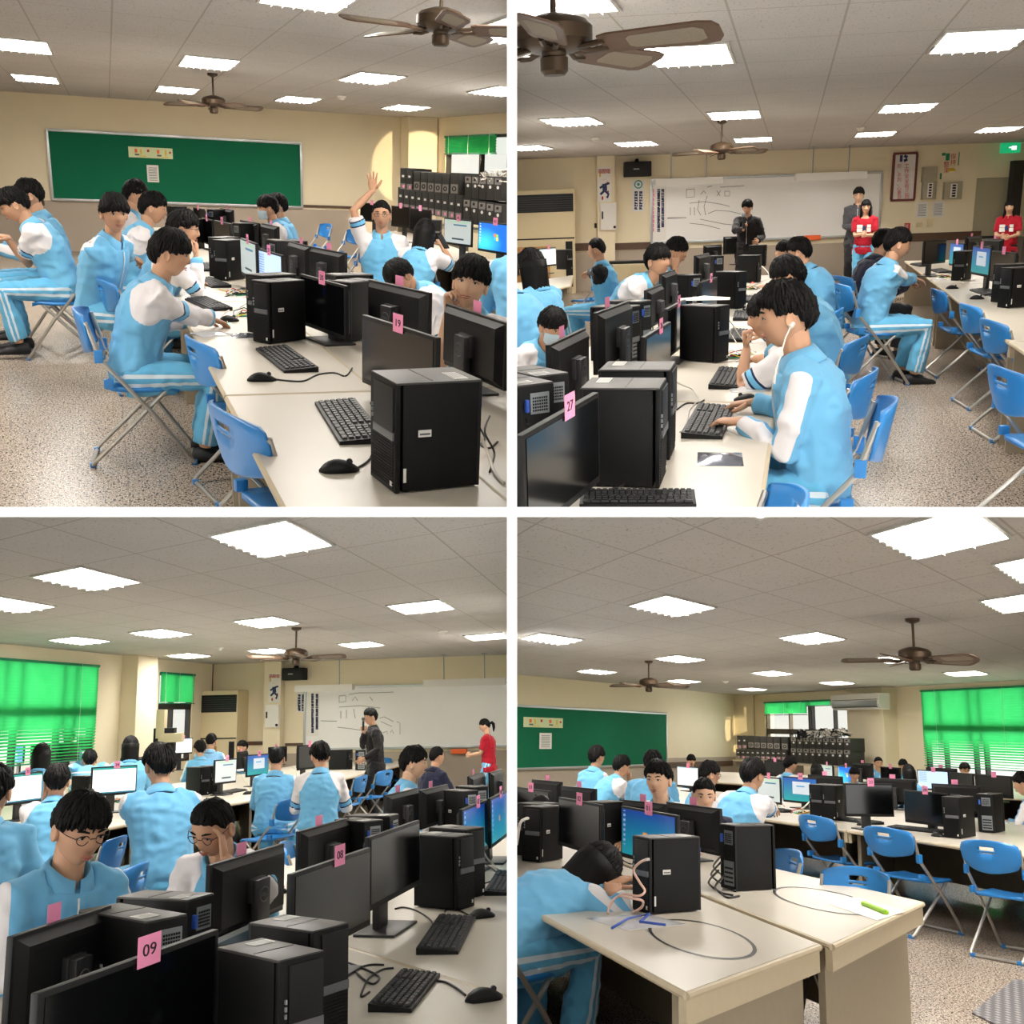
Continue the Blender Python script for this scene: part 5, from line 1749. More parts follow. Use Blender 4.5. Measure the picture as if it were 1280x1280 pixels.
U = dict(top=UNI, bottom=TROU, hair='bowl')
PO = dict(top=POLO, bottom=TROU, hair='short', short=True)
ST = dict(top=UNI, bottom=TROU, hair='short', sleeve='stripe')
person(P, (212, 317), 57, -93, 'boy with white sleeves leaning over the near table, hand on a mouse', seat='blue chair under the nearest boy in white sleeves', voxel=.010, lean=5, bend=27, look=(0, 12, 0), seed=1,
       hands={1: ('px', 268, 400, .79), -1: ('px', 232, 400, .76)}, hp=('mouse', 'mouse'), **U)
person(P, (229, 286), 43, -93, 'boy in glasses with a hand at his mouth behind the nearest boy', glasses=True, lean=12, bend=22, look=(0, 8, 0), seed=2,
       hands={1: dict(at=('head', (.05, .10, -.17)), dir=(-.3, .1, 1), palm=(-.2, -1, 0)), -1: ('px', 240, 350, .79)}, hp=('flat', 'chin'), top=UNI, bottom=TROU, hair='short')
person(P, (143, 267), 43, -122, 'boy in blue jacket turning to look at us from the table edge', lean=8, bend=18, look=(-42, 6, 0), seed=3,
       hands={1: ('px', 182, 330, .79), -1: ('px', 172, 332, .79)}, top=UNI, bottom=TROU, hair='bowl', sleeve='stripe')
person(P, (169, 243), 31, -93, 'boy behind the green board edge sitting tall in blue jacket', lean=6, bend=10, look=(0, 6, 0), seed=4, voxel=.015, **U)
person(P, (191, 260), 35, -93, 'boy in short white sleeves seated third from the front', lean=12, bend=22, look=(0, 10, 0), seed=5, voxel=.014, hands={1: ('px', 200, 300, .79), -1: ('px', 206, 296, .79)}, **PO)
person(P, (18, 256), 38, 88, 'boy with bowed head at the left edge in a short sleeved shirt', seat='blue chair under the bowed boy at the left edge', lean=12, bend=26, look=(0, 26, 0), seed=6, voxel=.013, hands={-1: ('pxd', 8, 296, .2), 1: ('pxd', 10, 298)}, **PO)
person(P, (37, 244), 35, 88, 'boy in glasses and jacket beside the bowed boy at the left', seat='blue chair under the boy in glasses and jacket at the left', glasses=True, lean=6, bend=14, look=(0, 10, 0), seed=7, voxel=.014, **ST)
person(P, (477, 269), 33, 168, 'boy in glasses raising his right hand', glasses=True, lean=-4, bend=6, look=(-6, 0, 0), seed=8, voxel=.012,
       hands={1: dict(at=('pxd', 466, 238, -.05), hint=(.6, .2, .3), dir=(.05, .1, 1), palm=(0, 1, 0)), -1: (-.27, .14, .62)}, hp=('flat', 'open'), top=POLO, bottom=TROU, hair='crew', short=True)
person(P, (531, 291), 33, -42, 'girl with long black hair seen from behind, holding a phone', lean=10, bend=20, look=(0, 14, 0), seed=9, voxel=.013,
       hands={1: ('pxd', 552, 306, .1), -1: ('px', 545, 322, .8)}, top=POLO, bottom=TROU, hair='long', short=True)
person(P, (335, 260), 28, 84, 'masked boy at the far side of the long row', mask=True, lean=8, bend=14, look=(0, 8, 0), seed=10, voxel=.016, top=UNI, bottom=TROU, hair='fringe')
person(P, (347, 257), 27, 80, 'boy just behind the masked boy', lean=4, bend=8, seed=11, voxel=.016, top=UNI, bottom=TROU, hair='short', sleeve='stripe')
person(P, (500, 345), 44, 105, 'student bending head down behind the monitor backs', lean=26, bend=36, look=(0, 46, 0), seed=12, voxel=.012, top=UNI, bottom=TROU, hair='fringe')
person(P, (588, 354), 65, 128, 'boy resting his cheek on his hand, gazing at us', lean=12, bend=16, look=(26, -3, -8), seed=13, voxel=.009, skin=SKINL,
       hands={-1: ('px', 556, 425, .78), 1: dict(at=('head', (.075, .05, -.15)), dir=(-.05, .1, 1), palm=(-1, 0, 0))}, hp=('fist', 'chin'), top=POLO, bottom=TROU, hair='fringe', short=True)
person(P, (656, 292), 44, -20, 'student in blue cut off by the right edge', lean=14, bend=20, seed=14, voxel=.014, **ST)
o = MB().box((0, 0, 0), (.075, .15, .01), 0, .004).part('phone', BLACK, None, True)
q = P.far(554, 302, F * .245 / 33); put(o, P, tuple(q), .6, (1, 1, 1), Matrix.Rotation(.9, 4, 'X')); tag(o, P, 'phone in the long haired girl hand', 'phone')


# ================================================================ UPPER RIGHT ROOM: THINGS
P = TR
row_tables(P, -1.45, -.78, -.10, [1.5, 5.12, 8.6, 12.1, 15.6], 'middle double')
table(P, [(1.36, 1.5), (2.1, 1.5), (2.1, 7.6), (1.38, 7.6)], 'cream table at the right edge behind the front chairs')
table(P, [(1.38, 7.62), (2.12, 7.62), (2.3, 13.2), (1.55, 13.2)], 'cream table under the circuit parts on the right')
table(P, [(1.55, 13.22), (2.3, 13.22), (2.5, 18.9), (1.68, 18.9)], 'cream table at the far end of the right line')
table(P, [tuple(P.px(590, 385, TZ)[:2]), tuple(P.px(712, 357, TZ)[:2]), tuple(P.px(716, 344, TZ)[:2]), tuple(P.px(600, 360, TZ)[:2])], 'cream table at the left before the floor air conditioner')

pc(P, (825, 485), (727, 484), (834, 468), 'FR', 'big black tower in front, right of card 27', True)
pc(P, (838, 462), (750, 463), (845, 447), 'FR', 'second big tower just behind the front one', True)
pc(P, (896, 383), (858, 382), (903, 374), 'FR', 'tower with loose white papers on its lid', True)
pc(P, (921, 340), (901, 340), (923, 335), 'FR', 'tower beyond the papers, with a small side sticker', True)
pc(P, (948, 319), (926, 319), (950, 316), 'FR', 'tower below the speaker with a white cable in front', True)
pc(P, (957, 306), (936, 306), (959, 303), 'FR', 'farthest tower on the right of the middle row', True)
pc(P, (669, 470), (634, 466), (691, 456), 'BR', 'tower with its ports towards us at the left edge, rear one', True)
pc(P, (648, 482), (610, 480), (670, 467), 'BR', 'tower with its ports towards us at the left edge, front one', True)
pc(P, (786, 384), (738, 385), (800, 376), 'BR', 'tower with ports in view behind the angled monitor backs, nearer', True)
pc(P, (800, 377), (760, 377), (812, 370), 'BR', 'tower with ports in view behind the angled monitor backs, farther', True)
pc(P, (862, 344), (842, 344), (869, 338), 'BR', 'small tower with ports in view, middle of the row', True)
pc(P, (892, 320), (883, 320), (901, 317), 'BR', 'small tower with ports in view, near the speaking man', True)
pc(P, (708, 312), (696, 312), (714, 310), 'FR', 'tower beside the lit screen at the far left table', True)
pc(P, (1207, 314), (1197, 311), (1216, 311), 'FL', 'tower between the two lit monitors on the right', True)
pc(P, (1260, 386), (1251, 379), (1290, 381), 'FL', 'right of two towers at the right edge')
pc(P, (1251, 379), (1242, 373), (1280, 374), 'FL', 'left of two towers at the right edge')

monitor(P, (651, 574), (749, 490), None, (782, 588), 'F', 'dark monitor with card 27 in the front left corner', None, '27')
monitor(P, (806, 436), (839, 402), None, (842, 446), 'F', 'dark monitor with card 26, reddish reflection', None, '26')
monitor(P, (835, 392), (858, 374), None, (863, 432), 'F', 'dark monitor with card 25 beside the papered tower', None, '25')
monitor(P, (878, 360), (897, 346), None, (898, 372), 'F', 'small grey monitor with a pink card, mid row', None, '24')
monitor(P, (681, 445), (727, 410), None, (734, 470), 'B', 'monitor back before the masked boy', None, '')
monitor(P, (741, 397), (782, 376), None, (784, 446), 'B', 'large monitor back left of card 26', None, '')
monitor(P, (804, 369), (824, 355), None, (825, 388), 'B', 'slim monitor back before the leaning boy', None, None)
monitor(P, (824, 345), (841, 337), None, (842, 380), 'B', 'dark monitor back right of the leaning boy', None, None)
monitor(P, (867, 322), (884, 316), None, (885, 350), 'B', 'monitor back before the boy with a hand on his cheek', None, None)
monitor(P, (904, 296), (941, 294), (904, 318), None, 'B', 'monitor back in front of the speaking man', None, None)
monitor(P, (879, 307), (901, 305), (880, 322), None, 'B', 'small monitor back left of the speaking man', None, None)
monitor(P, (674, 312), (695, 309), None, (697, 332), 'F', 'lit pale monitor with a pink card at the far left table', 'page', '')
monitor(P, (640, 320), (662, 315), None, (662, 338), 'F', 'dark monitor before the long haired girl at left', None, '')
monitor(P, (1156, 301), (1184, 299), (1157, 331), None, 'F', 'black monitor at the far end of the right row', None, None)
monitor(P, (1188, 303), (1205, 305), (1189, 332), None, 'F', 'blue lit narrow looking monitor on the right row', 'window', '')
monitor(P, (1216, 307), (1239, 312), (1217, 343), None, 'F', 'lit monitor with a pale window over blue, right row', 'window', '')
monitor(P, (1240, 313), (1270, 320), (1241, 352), None, 'F', 'dark monitor at the right edge above two towers', None, '')
monitor(P, (1206, 296), (1226, 294), (1206, 306), None, 'B', 'low monitor back left of the girl at the door', None, '')
monitor(P, (1233, 298), (1256, 302), (1233, 312), None, 'B', 'low monitor back in front of the girl at the door', None, '')

keyboard(P, (873, 557), (898, 505), 'keyboard under the hand of the earphone boy')
keyboard(P, (905, 487), (917, 464), 'keyboard right of the second big tower')
keyboard(P, (923, 431), (928, 412), 'keyboard before the boy with a fist at his chin')
keyboard(P, (928, 404), (931, 389), 'keyboard beyond the papered tower')
keyboard(P, (937, 381), (942, 370), 'small far keyboard in the middle row')
keyboard(P, (770, 628), (824, 628), 'keyboard cut by the bottom edge under card 27')
keyboard(P, (1163, 336), (1190, 344), 'keyboard beside the phone on the right row')
keyboard(P, (1142, 330), (1159, 334), 'far keyboard on the right row')
keyboard(P, (1219, 362), (1246, 371), 'keyboard left of the two right edge towers')
mouse(P, (934, 502), 80, 'mouse under the hand of the earphone boy')
mouse(P, (934, 391), 80, 'mouse beside the far keyboards')
mouse(P, (1221, 374), -95, 'mouse on the right row in front of the towers')
mouse(P, (1190, 361), -95, 'mouse under the hand of the boy at right')
o = MB().box((0, 0, .005), (.075, .15, .01), 0, .004).part('phone', BLACK, None, True)
q = P.px(1162, 343, TZ); put(o, P, (q[0], q[1], TZ), 1.2); tag(o, P, 'black phone lying on the right table', 'phone')
bag(P, (900, 574), 'silver foil bag on the near table', .17, .22, 5, FOIL)
bag(P, (935, 487), 'clear bag with blue cap at the table edge', .2, .16, 15)
bag(P, (1172, 350), 'small silver bag beside the boy at right', .18, .14, 15)
circuit(P, (920, 447), 'circuit parts with wires in the middle of the row', 20, 1.3)
circuit(P, (937, 362), 'circuit board glowing red by the far tower', 10, 1.4)
circuit(P, (1180, 347), 'circuit parts on the right table', 40, 1.2)
o = MB().lathe([(0, 0), (.014, 0), (.014, .01), (0, .016)], 10).part('indicator_lamp', mat('red_glow', '#ff5040', .4, emit='#ff2a20', es=2))
q = P.px(941, 350, TZ + .06); put(o, P, (q[0], q[1], TZ + .02)); tag(o, P, 'tiny glowing red lamp by the far tower', 'lamp')
bag(P, (880, 374), 'loose white papers on top of a tower', .34, .2, 3, PAPER, TZ + .352)
cable(P, [(905, 393, .28), (915, 405, .2), (925, 420, .08), (938, 436), (945, 440)], 'yellowish cable from the papered tower, left one', CABLEW, .004)
cable(P, [(898, 400, .22), (912, 415, .12), (925, 436, .03), (932, 447), (920, 452)], 'yellowish cable from the papered tower, right one', CABLEW, .004)
cable(P, [(836, 470, .14), (850, 480, .05), (866, 487), (872, 500), (862, 512), (858, 530), (850, 540)], 'white cable beside the second tower', CABLEW, .004)
cable(P, [(846, 512), (858, 504), (872, 504), (880, 500)], 'black keyboard cable beside the front tower')
cable(P, [(948, 330, .2), (956, 336, .15), (962, 346, .08), (952, 352, .05), (940, 358)], 'white cable in front of the far tower', CABLEW, .006)
cable(P, [(1203, 328, .12), (1196, 330, .1), (1203, 338, .05), (1197, 346), (1202, 354)], 'pale cable hanging from the tower on the right', CABLEW, .006)
cable(P, [(757, 622), (764, 612, .02), (775, 608, .02), (785, 600)], 'black cable at the foot of the front monitor')
for i, (x, y) in enumerate(((676, 520), (690, 512), (798, 402), (806, 396), (652, 540))):
    cable(P, [(x, y, .16), (x + 6, y + 4, .08), (x + 10, y + 16, .02), (x + 2, y + 26), (x - 8, y + 22, .06)], 'black cables behind the rear-facing towers, bunch %s' % 'abcde'[i], None, .006)

# front wall
bu0, bz1 = TRw.hit(815, 226); bu1, _ = TRw.hit(1101, 222); _, bz0 = TRw.hit(815, 303)
wb_ = board(TRw, (bu0, bu1, bz0, bz1), WBOARD, 'long whiteboard with marker drawings on the front wall', 'whiteboard', 'whiteboard')
def strokes(W, pts, label, m=None, r=.006, off=.037, name='marker_line', parent=None):
    P_ = [W.hit(*p, off) for p in pts]
    o = MB().tube([(u, 0, z) for u, z in P_], r, 4).part(name, m or SILVER)
    W.put(o, 0, 0, off)
    if parent is not None:
        W.room.roots.remove(o); o.parent = parent
        o.matrix_basis = parent.matrix_basis.inverted() @ o.matrix_basis
    return o
def drawing(W, board_, lines, m=None):
    for l in lines: strokes(W, l, None, m, .005, .037, 'marker_line', board_)
drawing(TRw, wb_, [[(858, 237), (868, 236), (868, 246), (858, 247), (858, 237)], [(876, 243), (880, 238), (882, 242)], [(896, 238), (900, 245)], [(896, 245), (901, 238)], [(906, 239), (912, 239), (912, 245), (906, 245), (906, 239)],
    [(863, 259), (863, 269)], [(868, 259), (868, 269)], [(874, 250), (872, 262), (876, 269)], [(884, 245), (880, 258), (882, 269)], [(862, 254), (880, 252), (900, 255), (912, 258)], [(885, 267), (895, 263), (912, 264), (928, 268)], [(875, 274), (890, 277), (905, 280), (925, 282)], [(862, 279), (880, 281), (900, 286)], [(834, 273), (858, 272)], [(884, 234), (890, 232)], [(900, 234), (910, 233), (918, 233), (930, 232)]])
drawing(TRw, wb_, [[(834, 272.5), (858, 272)]], INK)
def glyphs(W, x, y0, y1, n, label, m, wpx, name='printed_text', off=.004, cat='notice', backing=None, bx=None):
    """a column of small blocky characters too small to read"""
    mb = MB(); rn = random.Random(int(x * 7 + y0))
    for i in range(n):
        y = y0 + (y1 - y0) * (i + .5) / n; h = abs(y1 - y0) / n * .8
        for k in range(4):
            if rn.random() < .5:
                a, b = W.hit(x - wpx / 2, y - h / 2 + h * (k + .5) / 4, off), W.hit(x + wpx / 2, y - h / 2 + h * (k + .5) / 4, off)
                mb.box(((a[0] + b[0]) / 2, 0, (a[1] + b[1]) / 2), (abs(b[0] - a[0]), .002, .018))
            else:
                xx = x - wpx / 2 + wpx * (k + .5) / 4
                a, b = W.hit(xx, y - h / 2, off), W.hit(xx, y + h / 2, off)
                mb.box(((a[0] + b[0]) / 2, 0, (a[1] + b[1]) / 2), (.016, .002, abs(b[1] - a[1])))
    return mb, off
def text_sheet(W, rect, paper, cols, label, off=.004, name='paper_notice', cat='notice'):
    u0, u1, z0, z1 = rect
    r = empty(name); MB().box(((u1 - u0) / 2, 0, (z1 - z0) / 2), (u1 - u0, .003, z1 - z0)).part('sheet', paper, r)
    for x, y0, y1, n, m, w in cols:
        mb, _ = glyphs(W, x, y0, y1, n, None, m, w)
        mb.v = [(a - u0, b - .0025, c - z0) for a, b, c in mb.v]
        mb.part('printed_text', m, r)
    W.put(r, u0, z0, off); tag(r, W.room, label, cat); return r
text_sheet(TRw, TRw.rect(812, 232, 832, 300), WHITE, [(828, 236, 284, 22, NAVYP, 3.4), (823, 236, 290, 24, NAVYP, 3.4), (816.5, 236, 290, 10, PINK, 2)], 'tall white strip of vertical print at the whiteboard left end', .042)
text_sheet(TRw, TRw.rect(790, 226, 805, 264), PAPER, [(801, 239, 262, 7, NAVYP, 4), (795, 239, 262, 7, NAVYP, 4)], 'white notice with teal emblem and two columns of blue print', .004)
def emblem(W, p, r, m, label, name='emblem', off=.009):
    u, z = W.hit(*p, off)
    mb = MB().tube([(r * math.cos(a), 0, r * math.sin(a)) for a in np.linspace(0, 2 * math.pi, 21)[:-1]], r * .16, 5, 0, closed=True)
    for a in range(3): mb.box((0, 0, 0), (r * .9, .003, r * .22), 0, 0, Matrix.Rotation(a * math.pi / 3, 3, 'Y'))
    o = mb.part(name, m); W.put(o, u, z, off); tag(o, W.room, label, 'sign'); return o
emblem(TRw, (798, 230.5), .075, TEALP, 'round teal emblem at the top of the blue print notice')
rail(P, TRw, 641, 744, 307, 313); rail(P, TRw, 768, 815, 304, 311); rail(P, TRw, 1102, 1225, 293, 299)
def wall_speaker(W, p, label, wpx):
    u, z = W.hit(*p); D = dist_of(W.room, W, p, 0); w = wpx * D / F
    r = empty('wall_speaker')
    MB().box((0, -.16, 0), (w, .26, w * .53), 0, .012).part('cabinet', CHARCOAL, r, True)
    MB().box((0, -.295, 0), (w * .92, .02, w * .45), 0, .008).part('grille', CHARCOAL, r, True)
    MB().box((-.04, -.308, 0), (w * .22, .004, .02)).part('badge', STEEL, r)
    MB().tube([(0, -.01, w * .33), (0, -.12, w * .33), (0, -.16, w * .24)], .035, 8).part('bracket', CHARCOAL, r, True)
    W.put(r, u, z, 0); tag(r, W.room, label, 'speaker'); return r
wall_speaker(TRw, (795.5, 212), 'black wall speaker left of the whiteboard', 33)
def hung_light(room, W, pl, pr, rods, label, glow, off=.9, hpx=9):
    """trough lamp hung on two rods before the board; pl, pr: pixels of its top corners"""
    D0, D1 = dist_of(room, W, pl, off), dist_of(room, W, pr, off)
    A, B = room.far(*pl, D0), room.far(*pr, D1)
    d = B - A; L = float(np.hypot(d[0], d[1])); h = hpx * D0 / F
    r = empty('board_lamp')
    MB().loft([[(x, -.09, -h), (x, -.05, 0), (x, .09, 0), (x, .13, -h * .8)] for x in (0, L)]).part('shade', WHITE, r)
    MB().tube([(.06, .04, -h * .75), (L - .06, .04, -h * .75)], .022, 8).part('tube', LAMPM if glow else WHITE, r, True, 'glowing tube' if glow else None)
    zc = room.H - min(A[2], B[2])
    for x in rods:
        t = (x - pl[0]) / (pr[0] - pl[0]); MB().tube([(L * t, .02, 0), (L * t, .02, zc)], .012, 6).part('rod', STEEL, r)
        MB().box((L * t, .02, zc - .01), (.10, .05, .02)).part('ceiling_plate', STEEL, r)
    put(r, room, tuple(A), math.atan2(d[1], d[0])); tag(r, room, label, 'lamp'); return r
hung_light(P, TRw, (819, 224), (903, 222), (839, 883), 'white trough lamp hung over the left of the whiteboard', True, .9, 8)
hung_light(P, TRw, (995, 217), (1083, 215), (1016, 1061), 'white trough lamp hung over the right of the whiteboard', True, .9, 9)
# framed text, posters, breaker boxes
fr = board(TRw, TRw.rect(1118, 193, 1141, 249), PAPER, 'tall red-framed sign with calligraphy about safe work', 'framed_sign', 'sign', mat('red_brown_frame', '#6a2f26', .5), .045, False)
def wall_text(W, parent, p, txt, hpx, m, off):
    """characters stacked downwards from pixel p"""
    for i, ch in enumerate(txt):
        x, y = p[0], p[1] + hpx * i
        u, z = W.hit(x, y, off); s = hpx * dist_of(W.room, W, (x, y), off) / F
        q = W.a + W.d * u - W.n * off
        o = text_part(ch, s * 1.0, m, None, (0, 0, 0), Matrix.Identity(4), 'character')
        w = W.room.M @ Matrix.Translation((q[0], q[1], z)) @ Matrix.Rotation(math.atan2(W.d[1], W.d[0]), 4, 'Z') @ RX90
        o.parent = parent; o.matrix_basis = parent.matrix_basis.inverted() @ w
wall_text(TRw, fr, (1133.5, 208), '工作安全有三到', 6.3, RED, .040)
wall_text(TRw, fr, (1124.0, 208), '到、手到、心要到', 5.6, RED, .040)
u, z = TRw.hit(1129.5, 198, .04)
o = MB().box((-.05, 0, 0), (.055, .006, .13)).box((.045, 0, .035), (.075, .006, .055), 0, 0, Matrix.Rotation(.5, 3, 'Y')).box((.045, 0, -.035), (.075, .006, .055), 0, 0, Matrix.Rotation(-.5, 3, 'Y')).part('emblem', NAVYP)
TRw.put(o, u, z, .042); tag(o, P, 'dark blue emblem at the top of the red-framed sign', 'sign')
ps = sheet(TRw, TRw.rect(1177, 190, 1197, 228), WALL, 'tidy-up poster with green shapes and red characters', 'wall_poster', .003,
      [(.02, .22, .88, .97, GREENP), (.24, .45, .72, .95, GREENP), (.93, .98, .55, .98, GREENP), (.0, .1, .12, .32, GREENP)])
wall_text(TRw, ps, (1191.5, 196), '保持', 7.5, RED, .010); wall_text(TRw, ps, (1183, 206), '整潔', 7.5, RED, .010)
u, z = TRw.hit(1189.5, 213, .01)
o = MB().lathe([(0, .05), (.05, .04), (.075, 0), (.09, -.005), (.09, -.015), (0, -.015)], 16).part('helmet_print', YELLOW); o.scale = (1, .1, 1)
TRw.put(o, u, z, .012, ); tag(o, P, 'yellow helmet picture on the tidy-up poster', 'picture')
def breaker(W, rect, label, open_=True):
    u0, u1, z0, z1 = rect; w, h = u1 - u0, z1 - z0
    r = empty('breaker_box')
    MB().box((w / 2, -.06, h / 2), (w, .12, h), 0, .006).part('cabinet', STEELG, r, True)
    if open_:
        MB().box((w * .5, -.125, h * .5), (w * .38, .012, h * .8)).part('switch_window', WHITE, r)
        sw = MB()
        for k in range(5): sw.box((w * .5, -.134, h * (.2 + .15 * k)), (w * .2, .012, h * .10))
        sw.part('switches', INK, r)
    MB().box((w * .92, -.125, h * .5), (.02, .012, .05)).part('latch', STEEL, r)
    W.put(r, u0, z0, 0); tag(r, W.room, label, 'breaker box'); return r
STEELG = mat('grey_green_enamel', '#a59f88', .5)
breaker(TRw, TRw.rect(1152, 209, 1168, 227), 'plain metal box above the left breaker box', False)
breaker(TRw, TRw.rect(1152, 227, 1167, 249), 'open breaker box left of two, black switches')
breaker(TRw, TRw.rect(1179, 228, 1199, 249), 'open breaker box right of two, under the poster')
for rr, lb in (((1146, 253, 1159, 272), 'printed page left of two under the breaker boxes'), ((1166, 252, 1179, 271), 'printed page right of two under the breaker boxes')):
    sheet(TRw, TRw.rect(*rr), PAPER, lb, 'paper_notice', .003, [(.15, .85, .12 + .1 * k, .15 + .1 * k, SILVER) for k in range(8)])
for rr, lb in (((1145, 278.5, 1152, 283.5), 'beige wall switch, left one'), ((1158, 274, 1165, 283), 'beige wall switch box, taller right one')):
    u0, u1, z0, z1 = TRw.rect(*rr)
    o = MB().box(((u1 - u0) / 2, -.02, (z1 - z0) / 2), (u1 - u0, .04, z1 - z0), 0, .006).part('wall_switch', CREAM, None, True); TRw.put(o, u0, z0); tag(o, P, lb, 'switch')
rs = sheet(TRw, TRw.rect(1130, 279, 1136, 297), RED, 'small upright red sign with white characters on the rail', 'red_sign', .03)
wall_text(TRw, rs, (1133, 283), '滅火器', 5.2, PAPER, .035)
sheet(TRw, TRw.rect(1116, 284, 1124, 295), PAPER, 'small white card standing beside the red sign', 'paper_notice', .05)
o = MB().box((0, -.03, 0), (.34, .06, .10), 0, .012).part('eraser_box', ORANGE, None, True); u, z = TRw.hit(1014, 297); TRw.put(o, u, z, .06); tag(o, P, 'orange plastic box on the whiteboard tray', 'box')
ex = empty('exit_sign'); u, z = TRw.hit(1263, 185, .3)
MB().box((0, 0, 0), (.40, .07, .20), 0, .01).part('box', mat('exit_green', '#17a56a', .4, emit='#18b274', es=.35), ex, True)
MB().box((.06, -.038, 0), (.10, .004, .08)).box((-.02, -.038, .01), (.05, .004, .025)).part('running_figure', mat('exit_white', '#ffffff', .4, emit='#ffffff', es=.5), ex)
TRw.put(ex, u, z, .3); tag(ex, P, 'lit green exit sign over the door', 'sign')
# column poster and switch panel
cw = Wall(P, TRw.a - TRw.n * .21, TRw.b - TRw.n * .21)
pz = sheet(cw, cw.rect(747, 209, 764, 252), WHITE, 'high voltage warning poster with a blue figure on the column', 'wall_poster', .004, [(.12, .22, .72, .86, YELLOW), (.28, .40, .06, .16, RED), (.72, .82, .2, .32, RED), (.68, .76, .52, .58, ORANGE)])
for i, ch in enumerate('高壓電'):
    u, z = cw.hit(750 + 5.2 * i, 214.5, .01); q = cw.a + cw.d * u - cw.n * .012
    o = text_part(ch, .10, RED, None, (0, 0, 0), Matrix.Identity(4), 'character')
    w = P.M @ Matrix.Translation((q[0], q[1], z)) @ Matrix.Rotation(math.atan2(cw.d[1], cw.d[0]), 4, 'Z') @ RX90
    o.parent = pz; o.matrix_basis = pz.matrix_basis.inverted() @ w
def figure_print(room, W, par, p, s, off):
    """small printed figure running with raised arm"""
    for nm, pts, r, m in (('figure_head', [(0, 0, .16), (0, 0, .165)], .05, SKINL), ('figure_body', [(0, 0, .08), (.01, 0, -.05)], .045, NAVYP), ('figure_arm', [(0, 0, .06), (.10, 0, .09)], .02, NAVYP), ('figure_arm', [(0, 0, .06), (-.09, 0, .0)], .02, NAVYP),
                        ('figure_leg', [(.01, 0, -.05), (.08, 0, -.12), (.05, 0, -.19)], .022, NAVYP), ('figure_leg', [(0, 0, -.05), (-.08, 0, -.12)], .022, NAVYP)):
        u, z = W.hit(*p, off); q = W.a + W.d * u - W.n * off
        o = MB().tube([(a * s, 0, c * s) for a, b, c in pts], r * s, 8).part(nm, m, None, True)
        w = room.M @ Matrix.Translation((q[0], q[1], z)) @ Matrix.Rotation(math.atan2(W.d[1], W.d[0]), 4, 'Z') @ Matrix.Diagonal((1, .08, 1, 1))
        o.parent = par; o.matrix_basis = par.matrix_basis.inverted() @ w
figure_print(P, cw, pz, (755.5, 235), 1.05, .012)
def panel_box(W, rect, label):
    u0, u1, z0, z1 = rect; w, h = u1 - u0, z1 - z0
    r = empty('electric_panel')
    MB().box((w / 2, -.05, h / 2), (w, .10, h), 0, .008).part('door', WHITE, r, True)
    MB().box((w * .12, -.104, h * .55), (.03, .01, h * .28)).part('slot', INK, r)
    MB().tube([(w * .88, -.10, h * .1), (w * .88, -.115, h * .1)], .028, 10).part('lock', INK, r, True)
    W.put(r, u0, z0); tag(r, W.room, label, 'electric panel')
panel_box(cw, cw.rect(750, 254, 770, 287), 'white electric panel under the warning poster')
def floor_aircon(W, rect, label, off=.0, depth=.55):
    u0, u1, z0, z1 = rect; w, h = u1 - u0, z1
    r = empty('floor_air_conditioner')
    MB().box((w / 2, -depth / 2, h / 2), (w, depth, h), 0, .015).part('cabinet', CREAM, r, True)
    g = MB().box((w / 2, -depth - .003, h * .88), (w * .96, .02, h * .16))
    g.part('outlet_recess', BLACK, r)
    s = MB()
    for k in range(7): s.box((w / 2, -depth - .016, h * (.815 + .02 * k)), (w * .95, .02, h * .006))
    s.part('outlet_slats', DARKGREY, r)
    MB().box((w / 2, -depth - .004, h * .56), (w * .98, .012, h * .012)).part('seam', BLACK, r)
    MB().box((w * .35, -depth - .006, h * .30), (w * .56, .014, h * .38)).part('intake_panel', mat('orange_tan_panel', '#b98a4c', .6, var=.15, scale=40), r)
    MB().box((w * .74, -depth - .006, h * .30), (w * .20, .014, h * .38)).part('intake_grille', CREAM, r)
    MB().box((w * .91, -depth - .006, h * .32), (w * .10, .014, h * .42)).part('control_panel', BLACK, r)
    W.put(r, u0, 0, off); tag(r, W.room, label, 'air conditioner')
floor_aircon(TRw, TRw.rect(630, 240, 717, 320), 'tall cream floor standing air conditioner at the left edge')
ou, oz = TRw.hit(745, 282)
o = MB().box((0, -.02, 0), (.07, .04, .10), 0, .008).part('power_socket', BLACK, None, True); TRw.put(o, ou, oz); tag(o, P, 'small black socket beside the air conditioner', 'socket')
# cabinet behind the left students
q0 = P.far(757, 352, 17.5); 
cb = empty('low_cabinet'); MB().box((.42, .25, .42), (.84, .5, .84), 0, .008).part('body', CREAM, cb, True); MB().box((.42, .25, .86), (.7, .4, .05)).part('top_tray', BLACK, cb)
for x in (.21, .63): MB().box((x, -.006, .42), (.40, .012, .78), 0, .004).part('door', CREAM, cb)
put(cb, P, (q0[0], q0[1], 0), .2); tag(cb, P, 'low cream cabinet with a black tray behind the boy in black', 'cabinet')
st = empty('side_table'); q0 = P.far(1057, 365, 20.6)
MB().box((0, 0, .80), (.5, .4, .03)).part('top', TABLEEDGE, st)
for x in (-.2, .2): MB().tube([(x, 0, 0), (x, 0, .8)], .018, 8).part('leg', STEEL, st)
put(st, P, (q0[0] + .15, q0[1], .1)); tag(st, P, 'small side table beside the standing man', 'table')
bx = MB().box((0, 0, .08), (.2, .2, .16), 0, .01).part('paper_box', RED, None, True); put(bx, P, (q0[0] + .2, q0[1], .915)); tag(bx, P, 'dark red box on the small side table', 'box')

